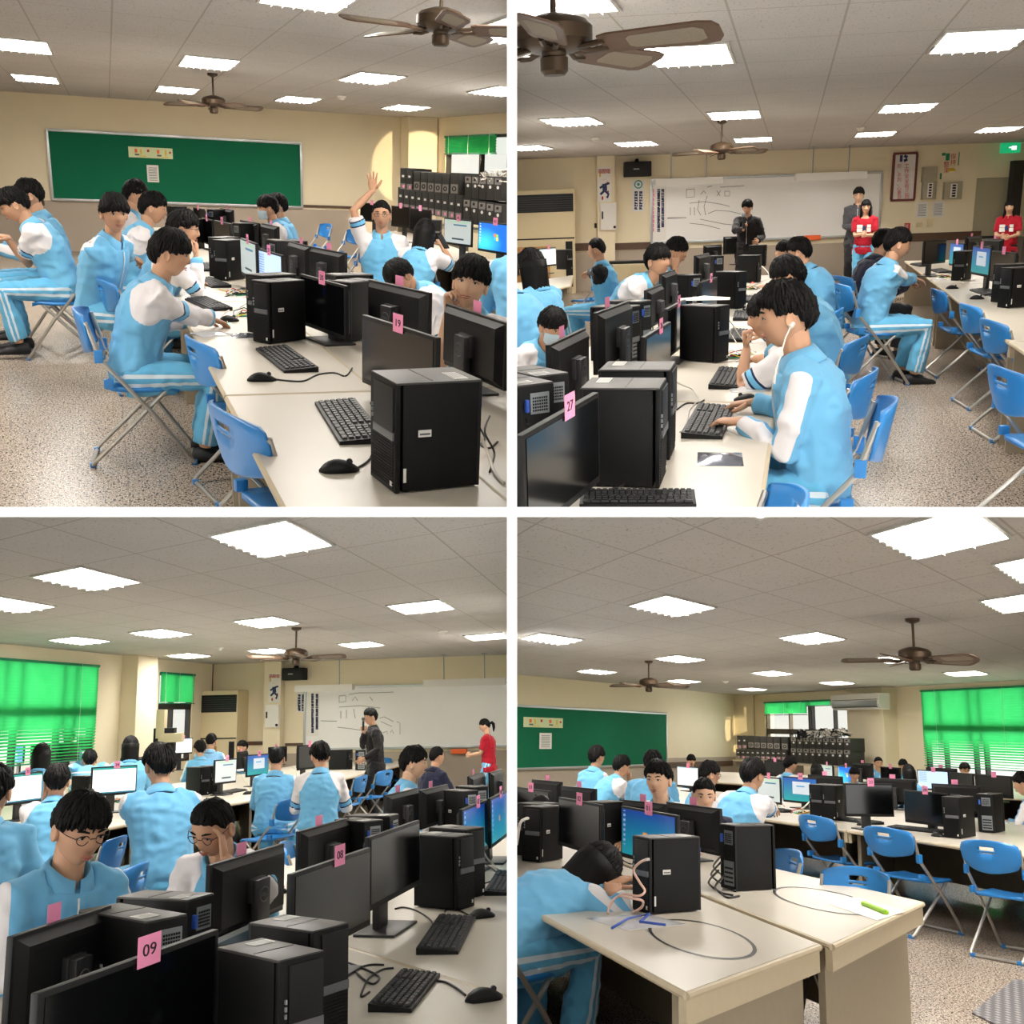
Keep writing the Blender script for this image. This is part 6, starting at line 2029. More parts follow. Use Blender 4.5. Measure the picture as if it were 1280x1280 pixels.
fan(P, (692, 47), -10, 'big near ceiling fan at the upper left corner', None, 1.12)
fan(P, (902, 186), 30, 'small far ceiling fan above the whiteboard', None)
detector(P, (745, 172), 'smoke detector left of the far fan'); detector(P, (1076, 159), 'smoke detector right of the far fan')

chair2(P, (1063, 487), (1091, 455), 'blue chair beside the earphone boy, nearer')
chair2(P, (1054, 437), (1083, 410), 'blue chair behind the earphone boy, farther')
chair2(P, (1035, 398), (1049, 378), 'far blue chair by the middle row, nearer of two', 'B'); chair2(P, (1027, 368), (1044, 356), 'far blue chair by the middle row, farther of two')
chair2(P, (1165, 364), (1183, 388), 'blue chair right of the boy with the mouse', 'B')
chair2(P, (1200, 383), (1228, 402), 'empty blue chair in the aisle, second from the right front', 'B')
chair2(P, (1225, 402), (1262, 440), 'empty blue chair in the aisle at the right edge', 'B')
chair2(P, (1235, 460), (1300, 505), 'nearest blue chair cut by the right edge', 'B')
chair2(P, (960, 612), (1000, 640), 'blue chair at the bottom edge below the earphone boy', 'F')
chair2(P, (652, 396), (707, 361), 'blue chair at left behind the long haired girl', 'B')
chair2(P, (745, 345), (764, 342), 'blue chair under the boy in black', 'B')
chair2(P, (772, 362), (785, 360), 'blue chair left of the leaning boy', 'B')

BSL = uniform_mat('black_sleeved_jacket', '#67b4e0', '#15151b')
person(P, (983, 395), 80, 88, 'boy with white earphones typing at the near right table', seat='blue chair under the earphone boy', voxel=.009, lean=0, bend=20, look=(4, 10, 0), seed=21,
       hands={1: ('px', 940, 503, .79), -1: ('px', 925, 527, .79)}, hp=('type', 'mouse'), top=UNI, bottom=TROU, hair='spiky', sleeve='stripe')
person(P, (960, 396), 62, 88, 'boy with a fist at his chin beside the earphone boy', voxel=.011, lean=8, bend=22, look=(0, 8, 0), seed=22, hands={-1: dict(at=('head', (-.02, .13, -.15)), dir=(0, .2, 1), palm=(0, -1, 0), hint=(-.3, .2, -.9)), 1: ('px', 938, 450, .78)}, hp=('fist', 'mouse'), top=POLO, bottom=TROU, hair='fringe', short=True)
person(P, (985, 346), 48, 88, 'boy in blue jacket seen behind the fist boy', voxel=.013, lean=10, bend=28, look=(0, 16, 0), seed=23, hands={-1: ('px', 953, 358, .84)}, top=UNI, bottom=TROU, hair='bowl', sleeve='plain')
person(P, (999, 315), 33, 72, 'boy in blue jacket farther along the middle row', voxel=.014, lean=12, bend=30, look=(0, 10, 0), seed=24, top=UNI, bottom=TROU, hair='short', sleeve='plain')
person(P, (981, 315), 27, 85, 'boy half hidden at the far end of the middle row', voxel=.016, lean=10, bend=20, seed=25, top=POLO, bottom=TROU, hair='fringe', short=True)
person(P, (1122, 305), 35, -76, 'boy in striped sleeve jacket using a mouse at the right row', seat='blue chair under the boy with the mouse on the right', voxel=.012, lean=6, bend=20, look=(0, 8, 0), seed=26,
       hands={1: ('px', 1186, 360, .79), -1: ('px', 1160, 352, .79)}, hp=('mouse', 'mouse'), top=UNI, bottom=TROU, hair='short', sleeve='stripe')
person(P, (1104, 303), 30, -60, 'student in navy top beside the boy with the mouse', seat='blue chair under the student in navy', voxel=.014, lean=8, bend=20, look=(0, 10, 0), seed=27, top=NAVYTOP, bottom=DARKTROU, hair='short', sleeve='plain')
person(P, (1082, 266), 22, 172, 'girl in a red printed shirt standing before the whiteboard', dist=18.4, voxel=.014, stand=True, lean=0, bend=4, look=(8, 8, 0), seed=28, drop=.10, hands={1: (.02, .30, 1.10), -1: (-.06, .30, 1.08)}, hp=('grip', 'grip'),
       top=REDTEE, bottom=TROU, hair='long', short=True, sleeve='plain', collar=False, skin=SKINL, shoes=SHOEW, shirt_print=True)
person(P, (1073, 251), 22.5, 176, 'man in grey jacket and glasses standing behind the girl in red', glasses=True, dist=19.2, voxel=.014, stand=True, lean=0, bend=5, look=(0, 6, 0), seed=29, drop=.10, hands={1: (.05, .28, 1.05), -1: (-.05, .28, 1.05)}, top=GREYTOP, bottom=DARKTROU, hair='short', sleeve='plain', skin=SKINL)
person(P, (934, 267), 22, 178, 'man in black shirt speaking into a microphone at the front', dist=17.6, voxel=.013, stand=True, lean=2, bend=10, look=(0, 22, 0), seed=30, drop=.10, hands={1: dict(at=('pxd', 929, 287, -.25), hint=(.8, -.2, -.5), dir=(-.2, .2, 1)), -1: (-.2, .30, 1.02)}, hp=('mouse', 'grip'), top=BLACKTOP, bottom=DARKTROU, hair='part', sleeve='plain')
person(P, (1262, 259), 20.5, 160, 'girl in red shirt standing in the doorway at the right edge', dist=19.0, voxel=.014, stand=True, lean=0, bend=4, look=(6, 4, 0), seed=31, drop=0, hands={1: (.06, .30, 1.06), -1: (-.1, .3, 1.04)}, top=REDTEE, bottom=DARKTROU, hair='long', short=True, sleeve='plain', skin=SKINL, shirt_print=True)
person(P, (690, 408), 52, -130, 'boy in a face mask looking down behind a monitor', mask=True, voxel=.011, lean=22, bend=24, look=(0, 22, 0), seed=32, top=UNI, bottom=TROU, hair='bowl')
person(P, (664, 333), 40, 62, 'girl with long straight hair at the left table', voxel=.013, lean=4, bend=12, look=(10, 8, 0), seed=33, top=UNI, bottom=TROU, hair='long', sleeve='stripe')
person(P, (746, 312), 27, 82, 'boy in black sleeved jacket reaching to the lit screen', voxel=.014, lean=2, bend=14, look=(0, 6, 0), seed=34, hands={-1: ('px', 697, 343, .80), 1: ('px', 700, 338, .80)}, top=BSL, bottom=TROU, hair='crew')
person(P, (822, 326), 36, -112, 'boy leaning on his arms behind the angled monitors', voxel=.012, lean=28, bend=30, look=(-6, 0, 0), seed=35, hands={1: ('px', 838, 346, .80), -1: ('px', 845, 348, .80)}, top=POLO, bottom=TROU, hair='bowl', short=True)
person(P, (845, 314), 30, -105, 'boy covering his cheek with one hand', voxel=.014, lean=18, bend=26, look=(0, 14, 0), seed=36, hands={1: dict(at=('head', (.08, .06, -.14)), dir=(0, .1, 1), palm=(-1, 0, 0))}, hp=('flat', 'flat'), top=POLO, bottom=TROU, hair='fringe', short=True)
person(P, (628, 340), 44, 60, 'student in blue cut off by the left edge', voxel=.014, lean=16, bend=26, seed=37, top=UNI, bottom=TROU, hair='short', sleeve='plain')
ep = MB(); D = F * .245 / 80
q = [P.far(x, y, D - d) for x, y, d in ((988, 409, .10), (982, 422, .11), (977, 440, .12), (970, 462, .16), (968, 480, .17))]
ep.tube([tuple(v) for v in q], .003, 6); ep.tube([tuple(q[0]), tuple(q[0] + np.array([.01, .02, .012]))], .009, 8)
o = ep.part('earphone_cable', CABLEW, None, 'all'); put(o, P); tag(o, P, 'white earphone with cable at the near boy ear', 'earphone')
mc = empty('microphone'); MB().tube([(0, 0, 0), (0, .02, .15)], .018, 10).part('handle', BLACK, mc, True)
MB().lathe([(0, .15), (.025, .16), (.032, .18), (.025, .205), (0, .212)], 14, (0, .02, 0)).part('grille', SILVER, mc, True)
q = P.far(930, 286, F * .245 / 22 - .35); put(mc, P, tuple(q), .2); tag(mc, P, 'black microphone in the speaking man hand', 'microphone')


# ================================================================ LOWER LEFT ROOM: THINGS
P = BL
def seam_y(x): return 4.40 - .88 * (x + 1.41)
def slant(room, xl, xr, o0, o1, label, sy=seam_y):
    table(room, [(xl, sy(xl) + o0), (xr, sy(xr) + o0), (xr, sy(xr) + o1), (xl, sy(xl) + o1)], label)
XM = -1.80
s2 = P.px(630, 1091, TZ); d2 = s2[1] - seam_y(s2[0])
for k, (a, b, n) in enumerate(((-2.6, -.012, 'nearest'), (.012, d2 - .012, 'middle'), (d2 + .012, 2 * d2, 'farthest'))):
    slant(P, XM + .012, -.05, a, b, '%s cream table of the front row, right side' % n)
    slant(P, -2.62, XM - .012, a, b, '%s cream table of the front row, left side' % n)

pc(P, (349, 1201), (276, 1172), (391, 1173), 'FR', 'big tower with ribbed front at the bottom, nearest one', True)
pc(P, (392, 1164), (312, 1135), (429, 1144), 'FR', 'second big tower right behind the nearest ribbed one', True)
pc(P, (184, 1152), (99, 1127), (231, 1132), 'BR', 'tower with blue latch and ports, before the boy with a watchful look', True)
pc(P, (235, 1125), (146, 1107), (267, 1107), 'BR', 'tower with blue latch behind the other latched one', True)
pc(P, (570, 1046), (525, 1041), (580, 1039), 'FR', 'tower with side sticker right of the tilted dark monitor', True)
pc(P, (583, 1037), (545, 1033), (591, 1032), 'FR', 'tower tucked behind the one with a side sticker', True)
pc(P, (455, 1027), (424, 1020), (466, 1021), 'BR', 'rear-facing tower in the middle row, nearer', True)
pc(P, (487, 1020), (432, 1012), (498, 1014), 'BR', 'rear-facing tower in the middle row, farther', True)
pc(P, (579, 989), (558, 986), (588, 984), 'BR', 'small rear-facing tower by the navy boy, nearer', True)
pc(P, (592, 984), (574, 982), (598, 981), 'BR', 'small rear-facing tower by the navy boy, farther', True)
pc(P, (249, 995), (232, 993), (261, 993), 'FR', 'left of two towers standing behind the boy with a watch')
pc(P, (262, 993), (250, 991), (271, 991), 'FR', 'right of two towers standing behind the boy with a watch')
pc(P, (111, 970), (90, 972), (123, 969), 'FR', 'tower with papers on its lid between the lit editor screens', True)
pc(P, (436, 937), (411, 936), (441, 935), 'FR', 'tower right of the boy in white sleeves, by the teacher', True)

pc(P, (457, 963), (444, 961), (463, 958), 'BL', 'rear-facing tower on the table end before the speaking man')
monitor(P, (50, 1266), (274, 1161), None, (278, 1272), 'F', 'dark monitor with card 09 at the bottom left', None, '09')
monitor(P, (367, 1099), (464, 1059), None, (467, 1155), 'F', 'dark monitor with card 08', None, '08')
monitor(P, (462, 1050), (525, 1025), None, (530, 1106), 'F', 'dark tilted monitor right of card 08', None, None)
monitor(P, (8, 1171), (132, 1131), None, (135, 1215), 'B', 'monitor back with round logo at the left edge', None, '')
monitor(P, (257, 1095), (350, 1054), None, (350, 1110), 'B', 'monitor back before the boy with a raised hand', None, '')
monitor(P, (369, 1044), (432, 1022), None, (434, 1068), 'B', 'monitor back behind card 08', None, '')
monitor(P, (478, 998), (519, 985), None, (520, 1026), 'B', 'monitor back before the boy in jacket at the right', None, '')
monitor(P, (523, 989), (557, 980), None, (558, 1024), 'B', 'monitor back below the navy student', None, '')
monitor(P, (584, 974), (602, 965), None, (603, 990), 'B', 'small monitor back below the girl in red, left', None, '')
monitor(P, (610, 968), (625, 961), None, (626, 990), 'B', 'small monitor back below the girl in red, right', None, None)
monitor(P, (578, 1014), (611, 999), None, (612, 1060), 'F', 'dim blue lit monitor at the right edge, nearer', 'teal', '07')
monitor(P, (613, 999), (634, 988), None, (635, 1045), 'F', 'dim blue lit monitor at the right edge, farther', 'teal', '06')
monitor(P, (10, 968), (54, 964), (10, 1008), None, 'F', 'lit editor screen with card 25 at the left edge', 'editor', '25', W=(.5, .9))
monitor(P, (115, 959), (172, 956), None, (173, 992), 'F', 'lit editor screen with card 24', 'editor', '24', W=(.5, .9))
monitor(P, (269, 950), (296, 948), None, (297, 978), 'F', 'lit page screen right of two towers', 'form', '23')
monitor(P, (309, 944), (336, 941), (309, 972), None, 'F', 'lit screen with open windows left of the seated back', 'window', '22')
monitor(P, (373, 932), (398, 930), (374, 966), None, 'F', 'big dark monitor between the two seated backs', None, '')
monitor(P, (335, 934), (358, 933), (335, 946), None, 'B', 'monitor back beyond the left seated back', None, '')
monitor(P, (419, 925), (446, 927), (420, 940), None, 'B', 'monitor back before the man with microphone', None, None)
monitor(P, (9, 931), (30, 931), None, (30, 958), 'F', 'bright blue lit screen at the left edge', 'blue', '')
monitor(P, (40, 931), (64, 929), (40, 956), None, 'F', 'dark far monitor under the blinds, left', None, '')
monitor(P, (66, 929), (100, 926), (66, 955), None, 'F', 'dark far monitor under the blinds, right', None, '', W=(.46, .8))
monitor(P, (96, 922), (124, 921), (96, 938), None, 'B', 'monitor back beside the column at left', None, '')
monitor(P, (114, 926), (146, 926), (114, 948), None, 'F', 'pale blue lit list screen by the column', 'list', '')
monitor(P, (175, 925), (199, 924), (175, 945), None, 'F', 'dark far monitor left of the white screen', None, '')
monitor(P, (200, 924), (215, 923), (200, 944), None, 'F', 'dark far monitor touching the white screen', None, '')
monitor(P, (215, 923), (241, 922), (216, 944), None, 'F', 'white lit screen under the open window', 'page', '')
monitor(P, (150, 948), (176, 946), (150, 962), None, 'B', 'monitor back left of the boy with a watch', None, '')
monitor(P, (296, 940), (308, 938), (296, 958), None, 'B', 'dark monitor back near the air conditioner', None, '')

keyboard(P, (487, 1266), (526, 1221), 'keyboard in front at the bottom right of the row')
keyboard(P, (545, 1196), (573, 1148), 'keyboard before the tilted dark monitor')
keyboard(P, (624, 1122), (640, 1092), 'keyboard cut by the right edge')
keyboard(P, (155, 1014), (200, 1004), 'keyboard under the hand with a watch')
keyboard(P, (272, 994), (303, 988), 'keyboard before the lit page screen')
mouse(P, (605, 1250), -60, 'mouse at the bottom right corner'); mouse(P, (602, 1147), -60, 'mouse right of the middle keyboard'); mouse(P, (310, 993), -60, 'mouse on the second row near the boys')
mouse(P, (345, 1117), -60, 'mouse on the left table behind the tower')
cable(P, [(425, 1201), (440, 1205), (462, 1214), (474, 1222), (466, 1230), (452, 1222), (446, 1212), (462, 1206), (480, 1206)], 'black cable loop left of the front keyboard')
cable(P, [(462, 1240), (452, 1246), (454, 1236), (462, 1222), (478, 1212), (492, 1210)], 'black cable crossing the front table')
cable(P, [(582, 1244), (572, 1236), (558, 1228), (546, 1226)], 'mouse cable at the bottom right')
cable(P, [(588, 1145), (574, 1138), (562, 1133), (556, 1140)], 'mouse cable of the middle mouse')
cable(P, [(543, 1158), (536, 1148), (520, 1138), (504, 1134), (494, 1136)], 'keyboard cable under the tilted monitor')
cable(P, [(592, 1058, .2), (602, 1062, .14), (610, 1074, .06), (618, 1082), (632, 1100), (636, 1118)], 'white cable from the stickered tower to the right edge', CABLEW, .006)
cable(P, [(592, 1084), (604, 1080), (618, 1088), (622, 1096), (606, 1104), (596, 1100)], 'black cable bunch right of the stickered tower, lower')
cable(P, [(588, 1078), (600, 1074), (616, 1080), (626, 1092)], 'black cable bunch right of the stickered tower, upper')
cable(P, [(124, 991, .14), (132, 996, .08), (134, 1004, .02), (128, 1014), (140, 1020)], 'pale cable from the papered tower', CABLEW, .006)
cable(P, [(365, 958, .18), (370, 962, .14), (371, 972, .05), (368, 978)], 'white cable from a tower between the two seated backs', CABLEW, .008)
bag(P, (108, 966), 'loose white papers on a tower between the editor screens', .34, .2, 3, PAPER, TZ + .355)
circuit(P, (146, 1003), 'circuit parts before the editor screen', 10, 1.6)
bx = MB().loft([[(x, -.09, 0), (x, .09, 0), (x, .09, .2), (x, -.03, .2), (x, -.09, .12)] for x in (-.12, .12)]).part('cream_box', CREAM); q = P.px(468, 964, TZ); put(bx, P, (q[0], q[1], TZ), .2, (1.2, 1.2, 1.2)); tag(bx, P, 'cream box standing on the table below the speaking man', 'box')

e0, e1, e2 = P.px(-20, 1064, TZ), P.px(320, 999, TZ), P.px(508, 955, TZ)
b0, b1, b2 = P.px(-20, 1012, TZ), P.px(300, 968, TZ), P.px(498, 936, TZ)
h = lambda a, b, t: tuple((a * (1 - t) + b * t)[:2])
table(P, [h(e0, e1, .0), h(e0, e1, .46), h(b0, b1, .46), h(b0, b1, .0)], 'cream table of the second row under the editor screens', k0=1)
table(P, [h(e0, e1, .465), tuple(e1[:2]), tuple(b1[:2]), h(b0, b1, .465)], 'cream table of the second row behind the boy with a watch', k0=1)
table(P, [h(e1, e2, .005), tuple(e2[:2]), tuple(b2[:2]), h(b1, b2, .005)], 'cream table of the second row before the two seated backs', k0=1)
e0, e1, b0, b1 = P.px(0, 973, TZ), P.px(300, 946, TZ), P.px(0, 948, TZ), P.px(290, 934, TZ)
table(P, [tuple(e0[:2]), h(e0, e1, .5), h(b0, b1, .5), tuple(b0[:2])], 'cream table of the third row under the blinds')
table(P, [h(e0, e1, .505), tuple(e1[:2]), tuple(b1[:2]), h(b0, b1, .505)], 'cream table of the third row by the column')

# front wall
a0, a1, a2 = BLw.hit(383, 861), BLw.hit(640, 856), BLw.hit(383, 936)
wb2 = board(BLw, (a0[0], a1[0] + .6, a2[1], a0[1]), WBOARD, 'long whiteboard with marker drawings behind the man with microphone', 'whiteboard', 'whiteboard')
drawing(BLw, wb2, [[(424, 870), (432, 869), (432, 877), (424, 878), (424, 870)], [(440, 876), (444, 871), (447, 876)], [(462, 871), (466, 876)], [(426, 889), (426, 898)], [(433, 887), (433, 898)], [(442, 886), (444, 898)], [(424, 884), (450, 882), (475, 885)], [(436, 868), (450, 866), (470, 866), (492, 865)],
     [(474, 898), (480, 896), (492, 902)], [(422, 909), (440, 911), (452, 913)], [(478, 916), (484, 914), (484, 918)], [(488, 916), (490, 912), (492, 917)], [(496, 902), (500, 904), (500, 918)], [(476, 902), (490, 908)]])
drawing(BLw, wb2, [[(401, 901), (421, 901.5)]], INK)
text_sheet(BLw, BLw.rect(385, 864, 399, 920), WHITE, [(397, 867, 912, 22, NAVYP, 3), (391.5, 867, 916, 24, NAVYP, 3)], 'white strip of vertical print at the whiteboard left end', .042)
text_sheet(BLw, BLw.rect(371, 862, 382, 890), PAPER, [(379, 868, 889, 7, NAVYP, 3.4), (374, 868, 889, 7, NAVYP, 3.4)], 'white notice with two columns of blue print left of the whiteboard', .004)
wall_speaker(BLw, (372, 843), 'black wall speaker above the blue print notice', 28)
hung_light(P, BLw, (370, 857), (441, 855), (424,), 'white trough lamp hung at the left of the whiteboard', True, .9, 8)
hung_light(P, BLw, (530, 850), (632, 847), (555, 606), 'white trough lamp hung at the right of the whiteboard', True, .9, 9)
rail(P, BLw, 300, 334, 927, 931); rail(P, BLw, 357, 383, 929, 932)
o = MB().box((0, -.03, 0), (.34, .06, .10), 0, .012).part('eraser_box', ORANGE, None, True); u, z = BLw.hit(575, 939); BLw.put(o, u, z, .06); tag(o, P, 'orange plastic box on the whiteboard tray', 'box')
cw = Wall(P, BLw.a - BLw.n * .21, BLw.b - BLw.n * .21)
pz = sheet(cw, cw.rect(336, 842, 350, 878), WHITE, 'high voltage warning poster with a blue figure on the column', 'wall_poster', .004, [(.12, .22, .72, .86, YELLOW), (.28, .40, .06, .16, RED), (.72, .82, .2, .32, RED)])
for i, ch in enumerate('高壓電'):
    u, z = cw.hit(338.6 + 4.4 * i, 845.5, .01); q = cw.a + cw.d * u - cw.n * .012
    o = text_part(ch, .09, RED, None, (0, 0, 0), Matrix.Identity(4), 'character')
    w = P.M @ Matrix.Translation((q[0], q[1], z)) @ Matrix.Rotation(math.atan2(cw.d[1], cw.d[0]), 4, 'Z') @ RX90
    o.parent = pz; o.matrix_basis = pz.matrix_basis.inverted() @ w
figure_print(P, cw, pz, (342.5, 863), .95, .012)
panel_box(cw, cw.rect(334, 881, 350, 909), 'white electric panel under the warning poster')
floor_aircon(BLw, BLw.rect(247, 865, 309, 945), 'tall cream floor standing air conditioner in the corner')
# boxes at the window
for i, (x, y, w, hh, m, lb) in enumerate(((206, 925, .35, .42, BLACK, 'black box on the window ledge'), (214, 922, .4, .16, CREAM, 'stack of pale papers on the window ledge, lower'), (202, 905, .14, .5, CREAM, 'tall stack of pale papers in the window'))):
    q = P.far(x, y, 18.3); o = MB().box((0, 0, hh / 2), (w, .3, hh), 0, .01).part('ledge_box', m, None, True); put(o, P, tuple(q - np.array([0, 0, hh / 2])), .3); tag(o, P, lb, 'box')
fan(P, (370, 818), 8, 'ceiling fan hanging before the front wall', None)
detector(P, (274, 809), 'smoke detector left of the ceiling fan'); detector(P, (554, 788), 'smoke detector right of the large lights')

chair2(P, (346, 1006), (383, 998), 'blue chair behind the jacketed boy seen from the back')
chair2(P, (386, 996), (428, 989), 'blue chair behind the white sleeved boy seen from the back')
chair2(P, (443, 975), (459, 970), 'empty blue chair right of the two seated backs, nearer')
chair2(P, (470, 968), (491, 963), 'empty blue chair right of the two seated backs, farther')
chair2(P, (128, 1058), (158, 1050), 'blue chair back between the two front boys')
chair2(P, (150, 1096), (184, 1082), 'blue chair beside the boy in polo shirt')
chair2(P, (472, 951), (490, 950), 'blue chair by the front wall under the whiteboard', 'F')
chair2(P, (358, 1070), (368, 1055), 'blue chair edge behind the monitor with a pink card', 'F')

person(P, (100, 1036), 84, -118, 'boy in glasses and blue jacket at the left front, looking down', glasses=True, voxel=.009, lean=6, bend=18, look=(-4, 22, 0), seed=41, top=UNI, bottom=TROU, hair='short', sleeve='stripe')
person(P, (266, 1034), 70, 176, 'boy in glasses and polo shirt touching his temple', glasses=True, voxel=.009, lean=18, bend=24, look=(-8, 30, -6), seed=42, hands={-1: dict(at=('head', (-.10, .09, -.07)), dir=(.25, -.1, 1), palm=(1, .3, 0), hint=(-.8, .4, -.6))}, hp=('mouse', 'type'), top=POLO, bottom=TROU, hair='crew', short=True)
person(P, (71, 977), 40, 22, 'boy in white short sleeves, cheek on hand, facing a lit screen', voxel=.013, lean=16, bend=24, look=(8, 4, 0), seed=43, hands={-1: dict(at=('head', (-.08, .05, -.14)), dir=(0, .1, 1), palm=(1, 0, 0))}, top=POLO, bottom=TROU, hair='short', short=True)
person(P, (199, 957), 47, 36, 'boy in striped sleeve jacket wearing a wristwatch', voxel=.011, lean=10, bend=22, look=(12, 6, 0), seed=44, hands={-1: ('px', 162, 1018, .80), 1: ('px', 190, 1010, .80)}, hp=('type', 'type'), top=UNI, bottom=TROU, hair='spiky', sleeve='stripe')
person(P, (-10, 990), 60, 20, 'student in blue cut off by the left edge', voxel=.014, lean=20, bend=26, seed=45, top=UNI, bottom=TROU, hair='short', sleeve='plain')
person(P, (346, 949), 29, 6, 'boy in jacket with white shoulder stripe seen from behind', voxel=.012, lean=8, bend=14, look=(4, 4, 0), seed=46, top=UNI, bottom=TROU, hair='crew', sleeve='stripe')
person(P, (400, 945), 31, 14, 'boy in white raglan sleeves seen from behind', voxel=.012, lean=10, bend=18, look=(20, 12, 0), seed=47, top=UNI, bottom=TROU, hair='spiky')
person(P, (517, 954), 38, -72, 'boy in light blue jacket turned to the right behind monitors', voxel=.011, lean=4, bend=12, look=(-4, 6, 0), seed=48, skin=SKINL, top=UNI, bottom=TROU, hair='part', sleeve='stripe')
person(P, (546, 946), 26, -34, 'student in navy top with red collar line', voxel=.013, lean=6, bend=14, look=(-6, 2, 0), seed=49, top=NAVYTOP, bottom=DARKTROU, hair='crew', sleeve='plain')
person(P, (606, 907), 22, 92, 'girl in red shirt with tied hair standing at the right', voxel=.013, dist=17.8, stand=True, lean=0, bend=5, look=(0, 6, 0), seed=50, drop=0, hands={-1: (-.04, .34, 1.05), 1: (.04, .32, 1.05)}, hp=('grip', 'grip'), top=REDTEE, bottom=TROU, hair='tied', short=True, sleeve='plain', collar=False, skin=SKINL)
person(P, (463, 896), 22, 118, 'man in black shirt holding a microphone', voxel=.013, dist=17.0, stand=True, lean=2, bend=6, look=(6, 4, 0), seed=51, drop=0, hands={1: dict(at=('pxd', 455, 915, -.15), hint=(.8, -.3, -.6), dir=(-.2, .3, 1)), -1: (-.22, .22, .95)}, hp=('mouse', 'grip'), top=BLACKTOP, bottom=DARKTROU, hair='part', sleeve='plain')
for i, (x, y, hp_, f, lb, hr, tp) in enumerate(((86, 920, 16, 150, 'student head showing above the monitors at the blinds', 'bowl', UNI), (140, 921, 16, 165, 'student in glasses showing above the list screen', 'crew', UNI), (175, 922, 14, 150, 'student head beside the column', 'fringe', UNI),
        (264, 927, 19, 10, 'boy in striped blue top seen from behind near the air conditioner', 'crew', STRIPETOP), (52, 944, 26, 20, 'girl with long black hair at the blue screen', 'long', UNI), (163, 934, 24, 30, 'girl with long hair beside the list screen', 'long', UNI),
        (250, 936, 20, 40, 'student head at the right of the white screen', 'short', UNI), (303, 934, 17, 150, 'student head below the air conditioner', 'short', UNI), (112, 950, 22, 30, 'student in blue slumped over the table at the list screen', 'short', UNI))):
    person(P, (x, y), hp_, f, lb, voxel=.02, lean=8 if i < 8 else 60, bend=12, look=(0, 6, 0), seed=60 + i, glasses=(i == 1), top=tp, bottom=TROU, hair=hr, sleeve='stripe')
mc = empty('microphone'); MB().tube([(0, 0, 0), (0, .02, .15)], .018, 10).part('handle', BLACK, mc, True)
MB().lathe([(0, .15), (.025, .16), (.032, .18), (.025, .205), (0, .212)], 14, (0, .02, 0)).part('grille', SILVER, mc, True)
q = P.far(454, 913, 16.75); put(mc, P, tuple(q), .2); tag(mc, P, 'black microphone held by the man at the board', 'microphone')
q = P.px(166, 1024, .83); wa = MB().tube([(.034 * math.cos(a), 0, .026 * math.sin(a)) for a in np.linspace(0, 6.28, 17)[:-1]], .008, 6, 0, closed=True); wa.box((0, 0, .034), (.03, .03, .01), 1)
o = wa.part('wristwatch', [BLACK, PAPER], None, True); put(o, P, tuple(q), 2.2, (1.2, 1.2, 1.2)); tag(o, P, 'black wristwatch with a white face on the wrist', 'watch')


# ================================================================ LOWER RIGHT ROOM: THINGS
P = BR
t1a, t1b = P.px(858, 1240, TZ)[:2], P.px(1024, 1180, TZ)[:2]
t1d = P.px(695, 1152, TZ)[:2]; mid = P.px(876, 1121, TZ)[:2]
dl = (t1d - t1a); dl = dl / abs(dl[1]); dm = (mid - t1b); dm = dm / abs(dm[1])
def nt(y, side):      # points on the long edges at depth offset y beyond the near end
    return {'l': t1a + dl * y, 'm': t1b + dm * y, 'r': t2b + dr * y}[side]
t2a, t2b = P.px(1040, 1180, TZ)[:2], P.px(1153, 1127, TZ)[:2]
t2d = P.px(965, 1085, TZ)[:2]; dr = (t2d - t2b); dr = dr / abs(dr[1])
def near_table(a, b, c, d, label, ring=None):
    o = table(P, [tuple(a), tuple(b), tuple(c), tuple(d)], label)
    if ring is not None:
        c0 = sum(np.array(q) for q in (a, b, c, d)) / 4
        A = P.px(*ring[0], TZ)[:2] - c0; rx = np.linalg.norm(P.px(ring[0][0] + ring[1], ring[0][1], TZ)[:2] - P.px(*ring[0], TZ)[:2]); ry = np.linalg.norm(P.px(ring[0][0], ring[0][1] - ring[2], TZ)[:2] - P.px(*ring[0], TZ)[:2])
        r = min(rx, ry); r = (rx + ry) / 2
        mb = MB(); n = 40
        vs = [(A[0] + k * rx * math.cos(t), A[1] + k * ry * math.sin(t), TZ + .0012) for k in (1.0, .93) for t in np.linspace(0, 2 * math.pi, n + 1)[:-1]]
        mb.add(vs, [(i, (i + 1) % n, n + (i + 1) % n, n + i) for i in range(n)])
        mb.part('ring_inlay', DARKGREY, o, False, 'black ring on the top')
near_table(t1a, t1b, nt(4.2, 'm'), nt(3.6, 'l'), 'nearest cream table with a black ring, left of two', ((875, 1172), 57, 22))
near_table(t2a, t2b, nt(3.2, 'r'), t2a + (nt(4.2, 'm') - t1b) * .99, 'nearest cream table with a black ring and paper, right of two', ((1029, 1125), 49, 15))
near_table(nt(3.62, 'l'), nt(4.22, 'm'), nt(8.0, 'm'), nt(7.4, 'l'), 'cream table behind the sleeping girl')
E0, E1, E2 = P.px(700, 992, TZ)[:2], P.px(1060, 1038, TZ)[:2], P.px(1330, 1076, TZ)[:2]
B0, B1, B2 = P.px(760, 975, TZ)[:2], P.px(1120, 1012, TZ)[:2], P.px(1330, 1034, TZ)[:2]
E05, B05 = P.px(900, 1016, TZ)[:2], P.px(960, 996, TZ)[:2]
table(P, [tuple(E1), tuple(E2), tuple(B2), tuple(B1)], 'cream table of the second row at the right edge', k0=1)
table(P, [tuple(E05), tuple(E1 * .995 + E05 * .005), tuple(B1 * .995 + B05 * .005), tuple(B05)], 'cream table of the second row behind the empty chairs', k0=1)
table(P, [tuple(E0), tuple(E05 * .995 + E0 * .005), tuple(B05 * .995 + B0 * .005), tuple(B0)], 'cream table of the second row at the left', k0=1)
